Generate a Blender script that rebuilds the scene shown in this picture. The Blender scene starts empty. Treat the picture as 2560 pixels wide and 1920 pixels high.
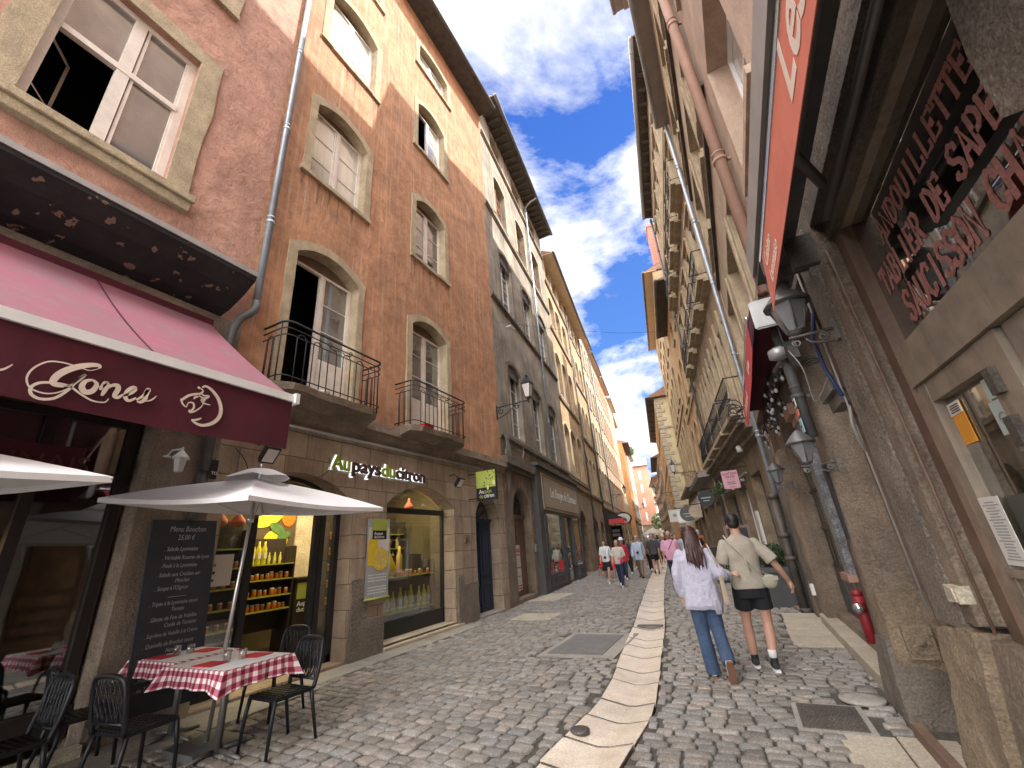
import bpy, bmesh, math, random
from mathutils import Vector, Matrix, noise
from mathutils.geometry import tessellate_polygon
random.seed(7)
R_ = math.radians
SC = bpy.context.scene
COL = SC.collection
# ------------------------------------------------------------------ camera, sky, sun, exposure
cam_d = bpy.data.cameras.new('camera'); cam = bpy.data.objects.new('camera', cam_d); COL.objects.link(cam)
cam_d.sensor_width = 36; cam_d.lens = 14.687; cam_d.clip_start = .05; cam_d.clip_end = 900
cam.matrix_world = Matrix(((0.88671261, 0.22934256, 0.40142589, 0), (0.45639821, -0.29569462, -0.8392052, 0),
                           (-0.07376599, 0.92734389, -0.36686768, 1.6), (0, 0, 0, 1)))
SC.camera = cam
SUN_AZ = R_(75); SUN_EL = R_(51.5)          # azimuth from +Y towards +X
world = bpy.data.worlds.new('World'); SC.world = world; world.use_nodes = True
nt = world.node_tree; nt.nodes.clear()
def WN(t, **k):
    n = nt.nodes.new(t)
    for a, b in k.items(): setattr(n, a, b)
    return n
wl = nt.links.new
sky = WN('ShaderNodeTexSky', sky_type='NISHITA', sun_disc=False, sun_elevation=SUN_EL, sun_rotation=SUN_AZ)
sky.air_density = 1.3; sky.dust_density = .3; sky.ozone_density = 3.0
tc = WN('ShaderNodeTexCoord'); sep = WN('ShaderNodeSeparateXYZ'); wl(tc.outputs['Generated'], sep.inputs[0])
mx = WN('ShaderNodeMath', operation='MAXIMUM'); wl(sep.outputs['Z'], mx.inputs[0]); mx.inputs[1].default_value = .06
ad = WN('ShaderNodeMath', operation='ADD'); wl(mx.outputs[0], ad.inputs[0]); ad.inputs[1].default_value = .12
dx = WN('ShaderNodeMath', operation='DIVIDE'); wl(sep.outputs['X'], dx.inputs[0]); wl(ad.outputs[0], dx.inputs[1])
dy = WN('ShaderNodeMath', operation='DIVIDE'); wl(sep.outputs['Y'], dy.inputs[0]); wl(ad.outputs[0], dy.inputs[1])
cb = WN('ShaderNodeCombineXYZ'); wl(dx.outputs[0], cb.inputs[0]); wl(dy.outputs[0], cb.inputs[1])
mp = WN('ShaderNodeMapping'); wl(cb.outputs[0], mp.inputs[0]); mp.inputs['Location'].default_value = (3.1, .35, 0)
n1 = WN('ShaderNodeTexNoise'); wl(mp.outputs[0], n1.inputs['Vector'])
n1.inputs['Scale'].default_value = 1.35; n1.inputs['Detail'].default_value = 9; n1.inputs['Roughness'].default_value = .62; n1.inputs['Distortion'].default_value = .35
cr = WN('ShaderNodeValToRGB'); wl(n1.outputs['Fac'], cr.inputs[0])
cr.color_ramp.elements[0].position = .43; cr.color_ramp.elements[0].color = (0, 0, 0, 1)
cr.color_ramp.elements[1].position = .55; cr.color_ramp.elements[1].color = (1, 1, 1, 1)
n2 = WN('ShaderNodeTexNoise'); wl(mp.outputs[0], n2.inputs['Vector'])
n2.inputs['Scale'].default_value = 2.1; n2.inputs['Detail'].default_value = 6; n2.inputs['Roughness'].default_value = .6
cr2 = WN('ShaderNodeValToRGB'); wl(n2.outputs['Fac'], cr2.inputs[0])
cr2.color_ramp.elements[0].position = .36; cr2.color_ramp.elements[0].color = (3.3, 3.5, 4.0, 1)
cr2.color_ramp.elements[1].position = .6; cr2.color_ramp.elements[1].color = (6.2, 6.2, 6.3, 1)
tint = WN('ShaderNodeMix', data_type='RGBA', blend_type='MULTIPLY'); tint.inputs[0].default_value = 1
wl(sky.outputs[0], tint.inputs[6]); tint.inputs[7].default_value = (.42, .70, 1.25, 1)
crb = WN('ShaderNodeValToRGB'); wl(sep.outputs['Z'], crb.inputs[0]); crb.color_ramp.elements[0].position = .05; crb.color_ramp.elements[0].color = (.75, 1.6, 3.3, 1); crb.color_ramp.elements[1].position = .85; crb.color_ramp.elements[1].color = (.20, .62, 2.5, 1)
mxb = WN('ShaderNodeMix', data_type='RGBA'); mxb.inputs[0].default_value = .75; wl(tint.outputs[2], mxb.inputs[6]); wl(crb.outputs[0], mxb.inputs[7])
mxc = WN('ShaderNodeMix', data_type='RGBA'); wl(cr.outputs[0], mxc.inputs[0]); wl(mxb.outputs[2], mxc.inputs[6]); wl(cr2.outputs[0], mxc.inputs[7])
# sky brightness added overhead and behind, out of view, to fill the shaded street
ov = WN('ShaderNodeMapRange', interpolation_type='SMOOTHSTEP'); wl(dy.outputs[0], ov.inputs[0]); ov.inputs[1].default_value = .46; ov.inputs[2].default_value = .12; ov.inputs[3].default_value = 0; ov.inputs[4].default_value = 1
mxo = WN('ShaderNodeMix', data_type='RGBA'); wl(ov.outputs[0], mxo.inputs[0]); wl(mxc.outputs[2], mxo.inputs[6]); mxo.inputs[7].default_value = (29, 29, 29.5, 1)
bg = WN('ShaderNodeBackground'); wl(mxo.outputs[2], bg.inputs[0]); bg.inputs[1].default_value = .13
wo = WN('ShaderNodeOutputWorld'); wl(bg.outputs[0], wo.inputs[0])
sun_d = bpy.data.lights.new('sun', 'SUN'); sun_d.energy = 4.5; sun_d.angle = R_(.5); sun_d.color = (1, .94, .86)
sun = bpy.data.objects.new('sun', sun_d); COL.objects.link(sun)
sdir = Vector((math.sin(SUN_AZ) * math.cos(SUN_EL), math.cos(SUN_AZ) * math.cos(SUN_EL), math.sin(SUN_EL)))
sun.rotation_euler = sdir.to_track_quat('Z', 'Y').to_euler(); sun.location = (0, 0, 60)
SC.view_settings.view_transform = 'Standard'; SC.view_settings.look = 'None'; SC.view_settings.gamma = 1
SC.view_settings.exposure = 1.0
SC.render.engine = 'CYCLES'
SC.cycles.max_bounces = 8; SC.cycles.diffuse_bounces = 5; SC.cycles.glossy_bounces = 4; SC.cycles.transparent_max_bounces = 12

# ------------------------------------------------------------------ materials
M = {}
def mat(name, c, c2=None, scale=2.0, sscale=(2.6, 2.6, .16), blotch=0, rough=.85, metal=0, bump=0, bscale=40, streak=0, brick=None, spec=.4,
        stain=None, emit=None, es=0, alpha=None, detail=6, speck=0, attr=None, wave=None, coat=0):
    if name in M: return M[name]
    m = bpy.data.materials.new(name); m.use_nodes = True; t = m.node_tree; N = t.nodes; L = t.links.new
    p = N['Principled BSDF']
    def col(v): return (v[0], v[1], v[2], 1)
    tcn = N.new('ShaderNodeTexCoord')
    ob = tcn.outputs['Object']
    cur = None; h = None
    c2 = c2 or tuple(x * .72 for x in c)
    n = N.new('ShaderNodeTexNoise'); L(ob, n.inputs['Vector']); n.inputs['Scale'].default_value = scale
    n.inputs['Detail'].default_value = detail; n.inputs['Roughness'].default_value = .65
    r = N.new('ShaderNodeValToRGB'); L(n.outputs['Fac'], r.inputs[0])
    r.color_ramp.elements[0].position = .34; r.color_ramp.elements[0].color = col(c2)
    r.color_ramp.elements[1].position = .66; r.color_ramp.elements[1].color = col(c)
    cur = r.outputs[0]
    def mixc(a, b, f, mode='MIX'):
        x = N.new('ShaderNodeMix'); x.data_type = 'RGBA'; x.blend_type = mode
        if hasattr(f, 'name'): L(f, x.inputs[0])
        else: x.inputs[0].default_value = f
        for i, v in ((6, a), (7, b)):
            if hasattr(v, 'name'): L(v, x.inputs[i])
            else: x.inputs[i].default_value = col(v)
        return x.outputs[2]
    if attr:
        an = N.new('ShaderNodeAttribute'); an.attribute_name = attr
        cur = mixc(cur, an.outputs['Color'], 1.0, 'MULTIPLY')
    if streak:
        mpn = N.new('ShaderNodeMapping'); L(ob, mpn.inputs[0]); mpn.inputs['Scale'].default_value = sscale
        s = N.new('ShaderNodeTexNoise'); L(mpn.outputs[0], s.inputs['Vector']); s.inputs['Scale'].default_value = 2.2
        s.inputs['Detail'].default_value = 6; s.inputs['Roughness'].default_value = .7
        sr = N.new('ShaderNodeMapRange'); L(s.outputs['Fac'], sr.inputs[0]); sr.inputs[1].default_value = .5; sr.inputs[2].default_value = .68
        sr.inputs[3].default_value = 0; sr.inputs[4].default_value = streak
        cur = mixc(cur, stain or tuple(x * .45 for x in c), sr.outputs[0])
    if blotch:
        s = N.new('ShaderNodeTexNoise'); L(ob, s.inputs['Vector']); s.inputs['Scale'].default_value = .55; s.inputs['Detail'].default_value = 7; s.inputs['Roughness'].default_value = .7; s.inputs['Distortion'].default_value = 1.2
        sr = N.new('ShaderNodeMapRange'); L(s.outputs['Fac'], sr.inputs[0]); sr.inputs[1].default_value = .35; sr.inputs[2].default_value = .65; sr.inputs[3].default_value = 1 - blotch; sr.inputs[4].default_value = 1 + blotch * .5
        x = N.new('ShaderNodeVectorMath'); x.operation = 'SCALE'; L(cur, x.inputs[0]); L(sr.outputs[0], x.inputs['Scale']); cur = x.outputs[0]
    if speck:
        s = N.new('ShaderNodeTexNoise'); L(ob, s.inputs['Vector']); s.inputs['Scale'].default_value = 62; s.inputs['Detail'].default_value = 6
        sr = N.new('ShaderNodeMapRange'); L(s.outputs['Fac'], sr.inputs[0]); sr.inputs[1].default_value = .38; sr.inputs[2].default_value = .66
        sr.inputs[3].default_value = 1 - speck; sr.inputs[4].default_value = 1 + speck * .8
        x = N.new('ShaderNodeVectorMath'); x.operation = 'SCALE'; L(cur, x.inputs[0]); L(sr.outputs[0], x.inputs['Scale']); cur = x.outputs[0]
    if brick:
        bw, bh, mc, ms = brick
        mpn = N.new('ShaderNodeMapping'); L(tcn.outputs['UV'], mpn.inputs[0])
        wn = N.new('ShaderNodeTexNoise'); L(tcn.outputs['UV'], wn.inputs['Vector']); wn.inputs['Scale'].default_value = 1.5
        va = N.new('ShaderNodeVectorMath'); va.operation = 'SCALE'; L(wn.outputs['Color'], va.inputs[0]); va.inputs['Scale'].default_value = .05
        vb = N.new('ShaderNodeVectorMath'); L(tcn.outputs['UV'], vb.inputs[0]); L(va.outputs[0], vb.inputs[1])
        b = N.new('ShaderNodeTexBrick'); L(vb.outputs[0], b.inputs['Vector'])
        b.inputs['Scale'].default_value = 1; b.inputs['Brick Width'].default_value = bw; b.inputs['Row Height'].default_value = bh
        b.inputs['Mortar Size'].default_value = ms; b.inputs['Mortar Smooth'].default_value = .3
        b.inputs['Color1'].default_value = (1, 1, 1, 1); b.inputs['Color2'].default_value = (.72, .7, .68, 1); b.inputs['Mortar'].default_value = (1, 1, 1, 1)
        cur = mixc(cur, b.outputs['Color'], .8, 'MULTIPLY')
        cur = mixc(cur, mc, b.outputs['Fac'])
        h = b.outputs['Fac']
    L(cur, p.inputs['Base Color'])
    p.inputs['Roughness'].default_value = rough; p.inputs['Metallic'].default_value = metal
    p.inputs['Specular IOR Level'].default_value = spec
    if coat: p.inputs['Coat Weight'].default_value = coat
    if bump:
        bn = N.new('ShaderNodeTexNoise'); L(ob, bn.inputs['Vector']); bn.inputs['Scale'].default_value = bscale
        bn.inputs['Detail'].default_value = 8; bn.inputs['Roughness'].default_value = .65
        b2 = N.new('ShaderNodeTexNoise'); L(ob, b2.inputs['Vector']); b2.inputs['Scale'].default_value = bscale * .13; b2.inputs['Detail'].default_value = 3
        a = N.new('ShaderNodeMath'); a.operation = 'MULTIPLY_ADD'; L(b2.outputs['Fac'], a.inputs[0]); a.inputs[1].default_value = 1.5; L(bn.outputs['Fac'], a.inputs[2])
        out = a.outputs[0]
        if h is not None:
            a2 = N.new('ShaderNodeMath'); a2.operation = 'MULTIPLY_ADD'; L(h, a2.inputs[0]); a2.inputs[1].default_value = -1.5; L(out, a2.inputs[2]); out = a2.outputs[0]
        bp = N.new('ShaderNodeBump'); bp.inputs['Strength'].default_value = 1; bp.inputs['Distance'].default_value = bump
        L(out, bp.inputs['Height']); L(bp.outputs[0], p.inputs['Normal'])
    if emit: p.inputs['Emission Color'].default_value = col(emit); p.inputs['Emission Strength'].default_value = es
    if alpha is not None: p.inputs['Alpha'].default_value = alpha
    M[name] = m
    return m
def glass_mat(name, tintc=(.9, .93, .92), refl=.16, rough=.03):
    m = bpy.data.materials.new(name); m.use_nodes = True; t = m.node_tree; N = t.nodes; N.clear(); L = t.links.new
    o = N.new('ShaderNodeOutputMaterial'); tr = N.new('ShaderNodeBsdfTransparent'); tr.inputs[0].default_value = (*tintc, 1)
    g = N.new('ShaderNodeBsdfGlossy'); g.inputs['Roughness'].default_value = rough
    lw = N.new('ShaderNodeLayerWeight'); lw.inputs[0].default_value = .35
    mr = N.new('ShaderNodeMapRange'); L(lw.outputs['Facing'], mr.inputs[0]); mr.inputs[3].default_value = refl * .5; mr.inputs[4].default_value = min(1, refl * 4)
    mxn = N.new('ShaderNodeMixShader'); L(mr.outputs[0], mxn.inputs[0]); L(tr.outputs[0], mxn.inputs[1]); L(g.outputs[0], mxn.inputs[2]); L(mxn.outputs[0], o.inputs[0])
    M[name] = m; return m
glass_mat('shop_glass'); glass_mat('transom_glass', (.35, .35, .36), .42, .02); glass_mat('clear_glass', (.97, .97, .97), .2); glass_mat('door_glass', (.75, .78, .76), .3)
mat('pane', (.035, .038, .042), (.07, .07, .07), scale=.8, rough=.04, spec=1.0)
mat('pane_curtain', (.62, .59, .52), (.48, .46, .41), scale=.9, detail=2, streak=.6, sscale=(14, 14, .15), stain=(.30, .29, .27), rough=.12, spec=.9)
mat('pane_dim', (.15, .15, .14), (.07, .07, .075), scale=.6, detail=2, rough=.05, spec=1.0)
for k_ in ('pane', 'pane_curtain', 'pane_dim'): M[k_].node_tree.nodes['Principled BSDF'].inputs['IOR'].default_value = 2.1
mat('wood_shaded', (.028, .02, .017), (.016, .012, .011), scale=5, rough=.5)  # brown wood darkened in colour to stand in for shade inside the restaurant
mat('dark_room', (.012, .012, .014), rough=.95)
mat('stucco_orange', (.54, .275, .145), (.365, .18, .098), scale=3.2, bump=.025, bscale=9, streak=.8, stain=(.56, .38, .26), sscale=(5, 5, .22), blotch=.26, speck=.12)
mat('stucco_pink', (.55, .31, .225), (.38, .20, .145), scale=3.6, bump=.03, bscale=10, streak=.35, stain=(.34, .22, .17), blotch=.2, speck=.16)
mat('stucco_grey', (.44, .39, .31), (.25, .22, .18), scale=.8, blotch=.3, bump=.01, bscale=16, streak=.65, stain=(.14, .125, .11), speck=.12)
mat('stucco_ochre', (.60, .43, .25), (.42, .29, .16), scale=1.4, blotch=.3, bump=.008, bscale=14, streak=.45, stain=(.30, .21, .13), speck=.1)
mat('stucco_beige', (.56, .45, .31), (.40, .31, .21), scale=1.4, blotch=.3, bump=.008, bscale=14, streak=.4, speck=.1)
mat('stucco_salmon', (.60, .30, .20), (.48, .24, .15), scale=.9, bump=.006, bscale=14, streak=.35, speck=.1)
mat('stucco_cream', (.70, .60, .38), (.58, .48, .29), scale=.9, bump=.006, bscale=14, streak=.3, speck=.1)
mat('stucco_deep', (.55, .27, .11), (.45, .21, .09), scale=.9, bump=.006, bscale=14, streak=.4, speck=.1)
mat('stucco_rose', (.53, .39, .29), (.42, .30, .22), scale=2, blotch=.2, bump=.008, bscale=15, streak=.3, speck=.1)
mat('stucco_tan', (.47, .36, .255), (.34, .26, .185), scale=2, blotch=.25, bump=.01, bscale=15, streak=.5, stain=(.6, .5, .3), speck=.14)
mat('stucco_gold', (.60, .39, .20), (.48, .30, .15), scale=1.6, blotch=.2, bump=.006, bscale=15, streak=.3, speck=.1)
mat('stone', (.52, .41, .30), (.34, .26, .19), scale=1.6, bump=.02, bscale=18, streak=.6, stain=(.20, .14, .10), speck=.14, brick=(.75, .42, (.15, .12, .09), .008))
mat('stone_trim', (.50, .40, .26), (.33, .26, .17), scale=3, bump=.012, bscale=26, speck=.22, streak=.3)
mat('stone_pale', (.55, .48, .36), (.40, .34, .25), scale=3, bump=.012, bscale=26, speck=.22, streak=.3)
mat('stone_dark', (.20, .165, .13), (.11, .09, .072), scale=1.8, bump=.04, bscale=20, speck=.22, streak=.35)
mat('stone_rough', (.30, .25, .195), (.20, .165, .13), scale=2.2, bump=.06, bscale=22, speck=.32, blotch=.2)
mat('stone_brown', (.31, .24, .175), (.18, .135, .10), scale=1.6, bump=.04, bscale=20, speck=.22, streak=.35, blotch=.2)
mat('stone_yellow', (.37, .285, .185), (.22, .165, .11), scale=1.6, bump=.045, bscale=20, speck=.22, blotch=.25)
mat('slab', (.34, .315, .27), (.25, .23, .20), scale=2, bump=.006, bscale=30, speck=.18, rough=.75)
mat('slab_warm', (.46, .40, .31), (.35, .30, .23), scale=2, bump=.006, bscale=30, speck=.18, rough=.75)
mat('cobble', (.30, .275, .245), (.205, .188, .165), scale=9, bump=.006, bscale=45, speck=.25, rough=.8, attr='tone', spec=.22)
mat('joint', (.10, .088, .072), (.05, .044, .037), scale=12, bump=.01, bscale=40)
mat('gutter_stone', (.76, .68, .56), (.57, .49, .385), scale=3.5, bump=.006, bscale=30, speck=.16, rough=.34, attr='tone', spec=.7)
mat('asphalt', (.17, .165, .155), (.13, .125, .118), scale=5, bump=.004, bscale=80, speck=.2)
mat('iron', (.035, .036, .042), (.02, .02, .024), rough=.5, metal=.3, bump=.001, bscale=80)
mat('iron_cast', (.14, .12, .10), (.08, .07, .06), rough=.6, metal=.4, speck=.3)
mat('zinc', (.42, .46, .50), (.30, .33, .36), scale=3, rough=.45, metal=.5, streak=.3)
mat('zinc_dark', (.13, .13, .125), (.08, .08, .08), scale=3, rough=.6, metal=.2)
mat('zinc_pale', (.44, .44, .43), (.34, .34, .33), scale=4, rough=.4, metal=.4)
mat('copper_paint', (.36, .22, .155), (.28, .165, .12), scale=3, rough=.7)
mat('soffit_wood', (.10, .085, .07), (.055, .048, .04), scale=4, rough=.9, bump=.006, bscale=30)
mat('soffit_beige', (.55, .42, .28), (.46, .34, .23), scale=2, rough=.8)
mat('soffit_grey', (.32, .28, .25), (.25, .22, .20), scale=2, rough=.8)
mat('tile', (.36, .20, .13), (.22, .13, .09), scale=5, rough=.9, bump=.02, bscale=20)
mat('white_paint', (.74, .66, .58), (.60, .52, .45), scale=3, rough=.55, speck=.05)
mat('white_clean', (.80, .79, .76), (.72, .71, .68), scale=3, rough=.45)
mat('wood_window', (.46, .25, .13), (.34, .18, .09), scale=6, rough=.7)
mat('wood_brown', (.17, .105, .07), (.10, .062, .042), scale=5, rough=.62, bump=.004, bscale=30, streak=.4, stain=(.27, .17, .10), spec=.5)
mat('wood_panel', (.27, .17, .10), (.15, .09, .055), scale=3.2, rough=.55, bump=.004, bscale=26, streak=.5, stain=(.09, .055, .04))
mat('wood_grey', (.30, .245, .185), (.20, .16, .12), scale=4, rough=.75, bump=.006, bscale=22, streak=.6, stain=(.12, .095, .075))
mat('blue_door', (.028, .045, .085), (.018, .028, .055), rough=.45, bump=.002, bscale=40)
mat('grey_paint', (.085, .085, .085), (.06, .06, .062), rough=.5)
mat('sign_taupe', (.40, .33, .25), (.34, .28, .215), scale=1.2, rough=.7, streak=.2)
mat('black_peel', (.03, .028, .028), (.014, .013, .014), rough=.8, bump=.01, bscale=20)
mat('black_plastic', (.014, .014, .017), (.009, .009, .011), rough=.42, spec=.35)
mat('black_frame', (.03, .028, .03), (.02, .02, .02), rough=.4)
mat('chalkboard', (.022, .022, .026), (.034, .034, .038), rough=.8)
mat('chalk', (.34, .34, .33), rough=.9)
mat('awning_pink', (.34, .105, .145), (.25, .13, .15), scale=1.6, rough=.9, streak=.35, stain=(.27, .19, .2))
mat('awning_maroon', (.085, .010, .02), (.06, .008, .016), scale=2, rough=.85)
mat('cream_print', (.80, .66, .54), rough=.8)
mat('valance_orange', (.64, .19, .12), (.56, .155, .10), scale=5, rough=.8)
mat('valance_red', (.62, .07, .075), (.55, .06, .065), scale=5, rough=.8)
mat('parasol', (.82, .80, .79), (.74, .72, .71), scale=1.5, rough=.8)
mat('cloth_white', (.80, .79, .80), rough=.85)
mat('napkin_red', (.62, .03, .05), rough=.85)
mat('aluminium', (.62, .60, .58), rough=.35, metal=.8)
mat('steel', (.72, .75, .8), (.6, .63, .67), rough=.2, metal=.9)
mat('red_plastic', (.72, .02, .03), rough=.4)
mat('letter_red', (.46, .21, .18), (.35, .16, .135), scale=9, rough=.75, speck=.2)
mat('letter_green', (.35, .42, .05), rough=.5)
mat('letter_brown', (.085, .035, .025), rough=.5)
mat('sign_green', (.42, .48, .10), (.33, .38, .07), scale=2, rough=.6)
mat('sign_black', (.015, .015, .018), rough=.5)
mat('sign_pink', (.52, .27, .31), (.47, .24, .28), rough=.6)
mat('ink', (.10, .05, .06), rough=.7)
mat('ink_grey', (.35, .36, .37), rough=.7)
mat('paper', (.62, .60, .55), (.64, .62, .57), scale=4, rough=.8)
mat('paper_mint', (.50, .60, .56), rough=.7)
mat('poster_orange', (.80, .35, .04), rough=.7)
mat('lemon', (.80, .58, .05), (.7, .45, .03), scale=8, rough=.5)
mat('lemon_pale', (.85, .74, .35), rough=.5)
mat('leaf', (.10, .20, .05), (.05, .12, .03), scale=6, rough=.6)
mat('leaf_dark', (.05, .085, .035), (.025, .045, .02), scale=9, rough=.7)
mat('leaf_print', (.02, .03, .015), rough=.6)
mat('poster_grey', (.30, .31, .32), (.4, .41, .42), scale=2, rough=.6)
mat('poster_teal', (.20, .38, .44), (.30, .45, .48), scale=2, rough=.4)
mat('shop_wall', (.15, .115, .06), (.11, .085, .045), rough=.8)
mat('shop_green', (.38, .40, .05), (.3, .33, .04), rough=.6)
mat('shop_dark', (.045, .032, .026), rough=.6)
mat('jam', (.55, .20, .03), (.4, .12, .02), scale=20, rough=.25)
mat('liquor', (.62, .55, .06), (.5, .45, .05), scale=3, rough=.15)
mat('lamp_glow', (1, .85, .5), emit=(1, .62, .22), es=9)
mat('mineral_streak', (.74, .58, .45), (.62, .46, .34), scale=9, alpha=.30); mat('grime_streak', (.12, .07, .05), (.08, .05, .04), scale=9, alpha=.28)
mat('blue_mottle', (.26, .27, .28), (.12, .115, .11), scale=7, speck=.4, bump=.004)
mat('spot_glow', (1, .95, .8), emit=(1, .93, .75), es=25)
mat('led_glow', (1, 1, 1), emit=(.9, .95, 1), es=.7)
mat('lamp_glass', (.72, .68, .66), (.6, .56, .54), scale=3, rough=.35)
mat('lamp_glass_dim', (.22, .23, .23), (.15, .15, .15), scale=3, rough=.25)
mat('grey_metal', (.17, .165, .155), (.11, .105, .10), rough=.45, metal=.4)
mat('cable_black', (.02, .02, .02), rough=.6); mat('cable_white', (.30, .28, .25), rough=.6); mat('cable_blue', (.03, .05, .14), rough=.5)
mat('bulb', (.5, .5, .5), rough=.1, alpha=.5)
mat('skin', (.47, .265, .185), (.41, .22, .15), scale=6, rough=.55); mat('skin_tan', (.40, .20, .13), rough=.55)
mat('hair_auburn', (.06, .022, .016), (.028, .012, .01), scale=30, rough=.45); mat('hair_dark', (.016, .012, .012), scale=30, rough=.5)
mat('hair_grey', (.35, .33, .31), rough=.7); mat('hair_blond', (.35, .22, .12), rough=.6)
def fold_mat(name, c, b=.02, s=7): return mat(name, c, tuple(x * .8 for x in c), scale=5, rough=.9, bump=b, bscale=s)
fold_mat('linen_lilac', (.47, .455, .54), .035, 9); fold_mat('tee_khaki', (.36, .315, .25), .02, 6); fold_mat('shorts_black', (.012, .012, .014), .01)
mat('denim', (.06, .095, .165), (.035, .058, .11), scale=5, rough=.9, bump=.008, bscale=10, speck=.15)
mat('canvas_bag', (.40, .31, .22), (.34, .26, .19), scale=4, rough=.85, bump=.01, bscale=8)
mat('cream_leather', (.36, .33, .25), (.29, .26, .2), rough=.55); mat('shoe_white', (.72, .70, .68), rough=.6); mat('shoe_black', (.02, .02, .022), rough=.6)
mat('gum_sole', (.20, .10, .06), rough=.6)
for nm, c in dict(white=(.74, .74, .73), cream=(.66, .60, .50), lightblue=(.50, .56, .66), pink=(.74, .38, .50), grey=(.075, .075, .07), navy=(.03, .04, .08),
                  black=(.015, .015, .016), red=(.60, .03, .05), hotpink=(.85, .05, .22), khaki=(.26, .19, .13), teal=(.10, .25, .32), brown=(.18, .10, .07),
                  green=(.12, .2, .1), jean=(.06, .09, .16), orange=(.6, .2, .06)).items(): fold_mat('cloth_' + nm, tuple(v * .85 for v in c), .012, 8)

# checked tablecloth on UV metres
def check_mat():
    m = mat('gingham', (.8, .78, .76)); t = m.node_tree; N = t.nodes; L = t.links.new; p = N['Principled BSDF']
    tcn = N.new('ShaderNodeTexCoord'); s = N.new('ShaderNodeSeparateXYZ'); L(tcn.outputs['UV'], s.inputs[0])
    outs = []
    for ax in 'XY':
        d = N.new('ShaderNodeMath'); d.operation = 'PINGPONG'; L(s.outputs[ax], d.inputs[0]); d.inputs[1].default_value = .04
        g = N.new('ShaderNodeMath'); g.operation = 'GREATER_THAN'; L(d.outputs[0], g.inputs[0]); g.inputs[1].default_value = .02; outs.append(g)
    a = N.new('ShaderNodeMath'); L(outs[0].outputs[0], a.inputs[0]); L(outs[1].outputs[0], a.inputs[1])
    r = N.new('ShaderNodeValToRGB'); r.color_ramp.interpolation = 'CONSTANT'
    h = N.new('ShaderNodeMath'); h.operation = 'MULTIPLY'; L(a.outputs[0], h.inputs[0]); h.inputs[1].default_value = .5; L(h.outputs[0], r.inputs[0])
    e = r.color_ramp.elements; e[0].color = (.8, .76, .74, 1); e[1].position = .4; e[1].color = (.50, .16, .20, 1)
    x = e.new(.9); x.color = (.20, .015, .04, 1)
    L(r.outputs[0], p.inputs['Base Color'])
check_mat()
# peeling paint
def peel(m, under, thr=.60, sc=3.0):
    t = m.node_tree; N = t.nodes; L = t.links.new; p = N['Principled BSDF']; src = p.inputs['Base Color'].links[0].from_socket
    tcn = N.new('ShaderNodeTexCoord'); n = N.new('ShaderNodeTexNoise'); L(tcn.outputs['Object'], n.inputs['Vector']); n.inputs['Scale'].default_value = sc; n.inputs['Detail'].default_value = 5
    g = N.new('ShaderNodeMath'); g.operation = 'GREATER_THAN'; L(n.outputs['Fac'], g.inputs[0]); g.inputs[1].default_value = thr
    x = N.new('ShaderNodeMix'); x.data_type = 'RGBA'; L(g.outputs[0], x.inputs[0]); L(src, x.inputs[6]); x.inputs[7].default_value = (*under, 1); L(x.outputs[2], p.inputs['Base Color'])
peel(M['black_peel'], (.22, .155, .11), .63, 5.5)
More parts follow.
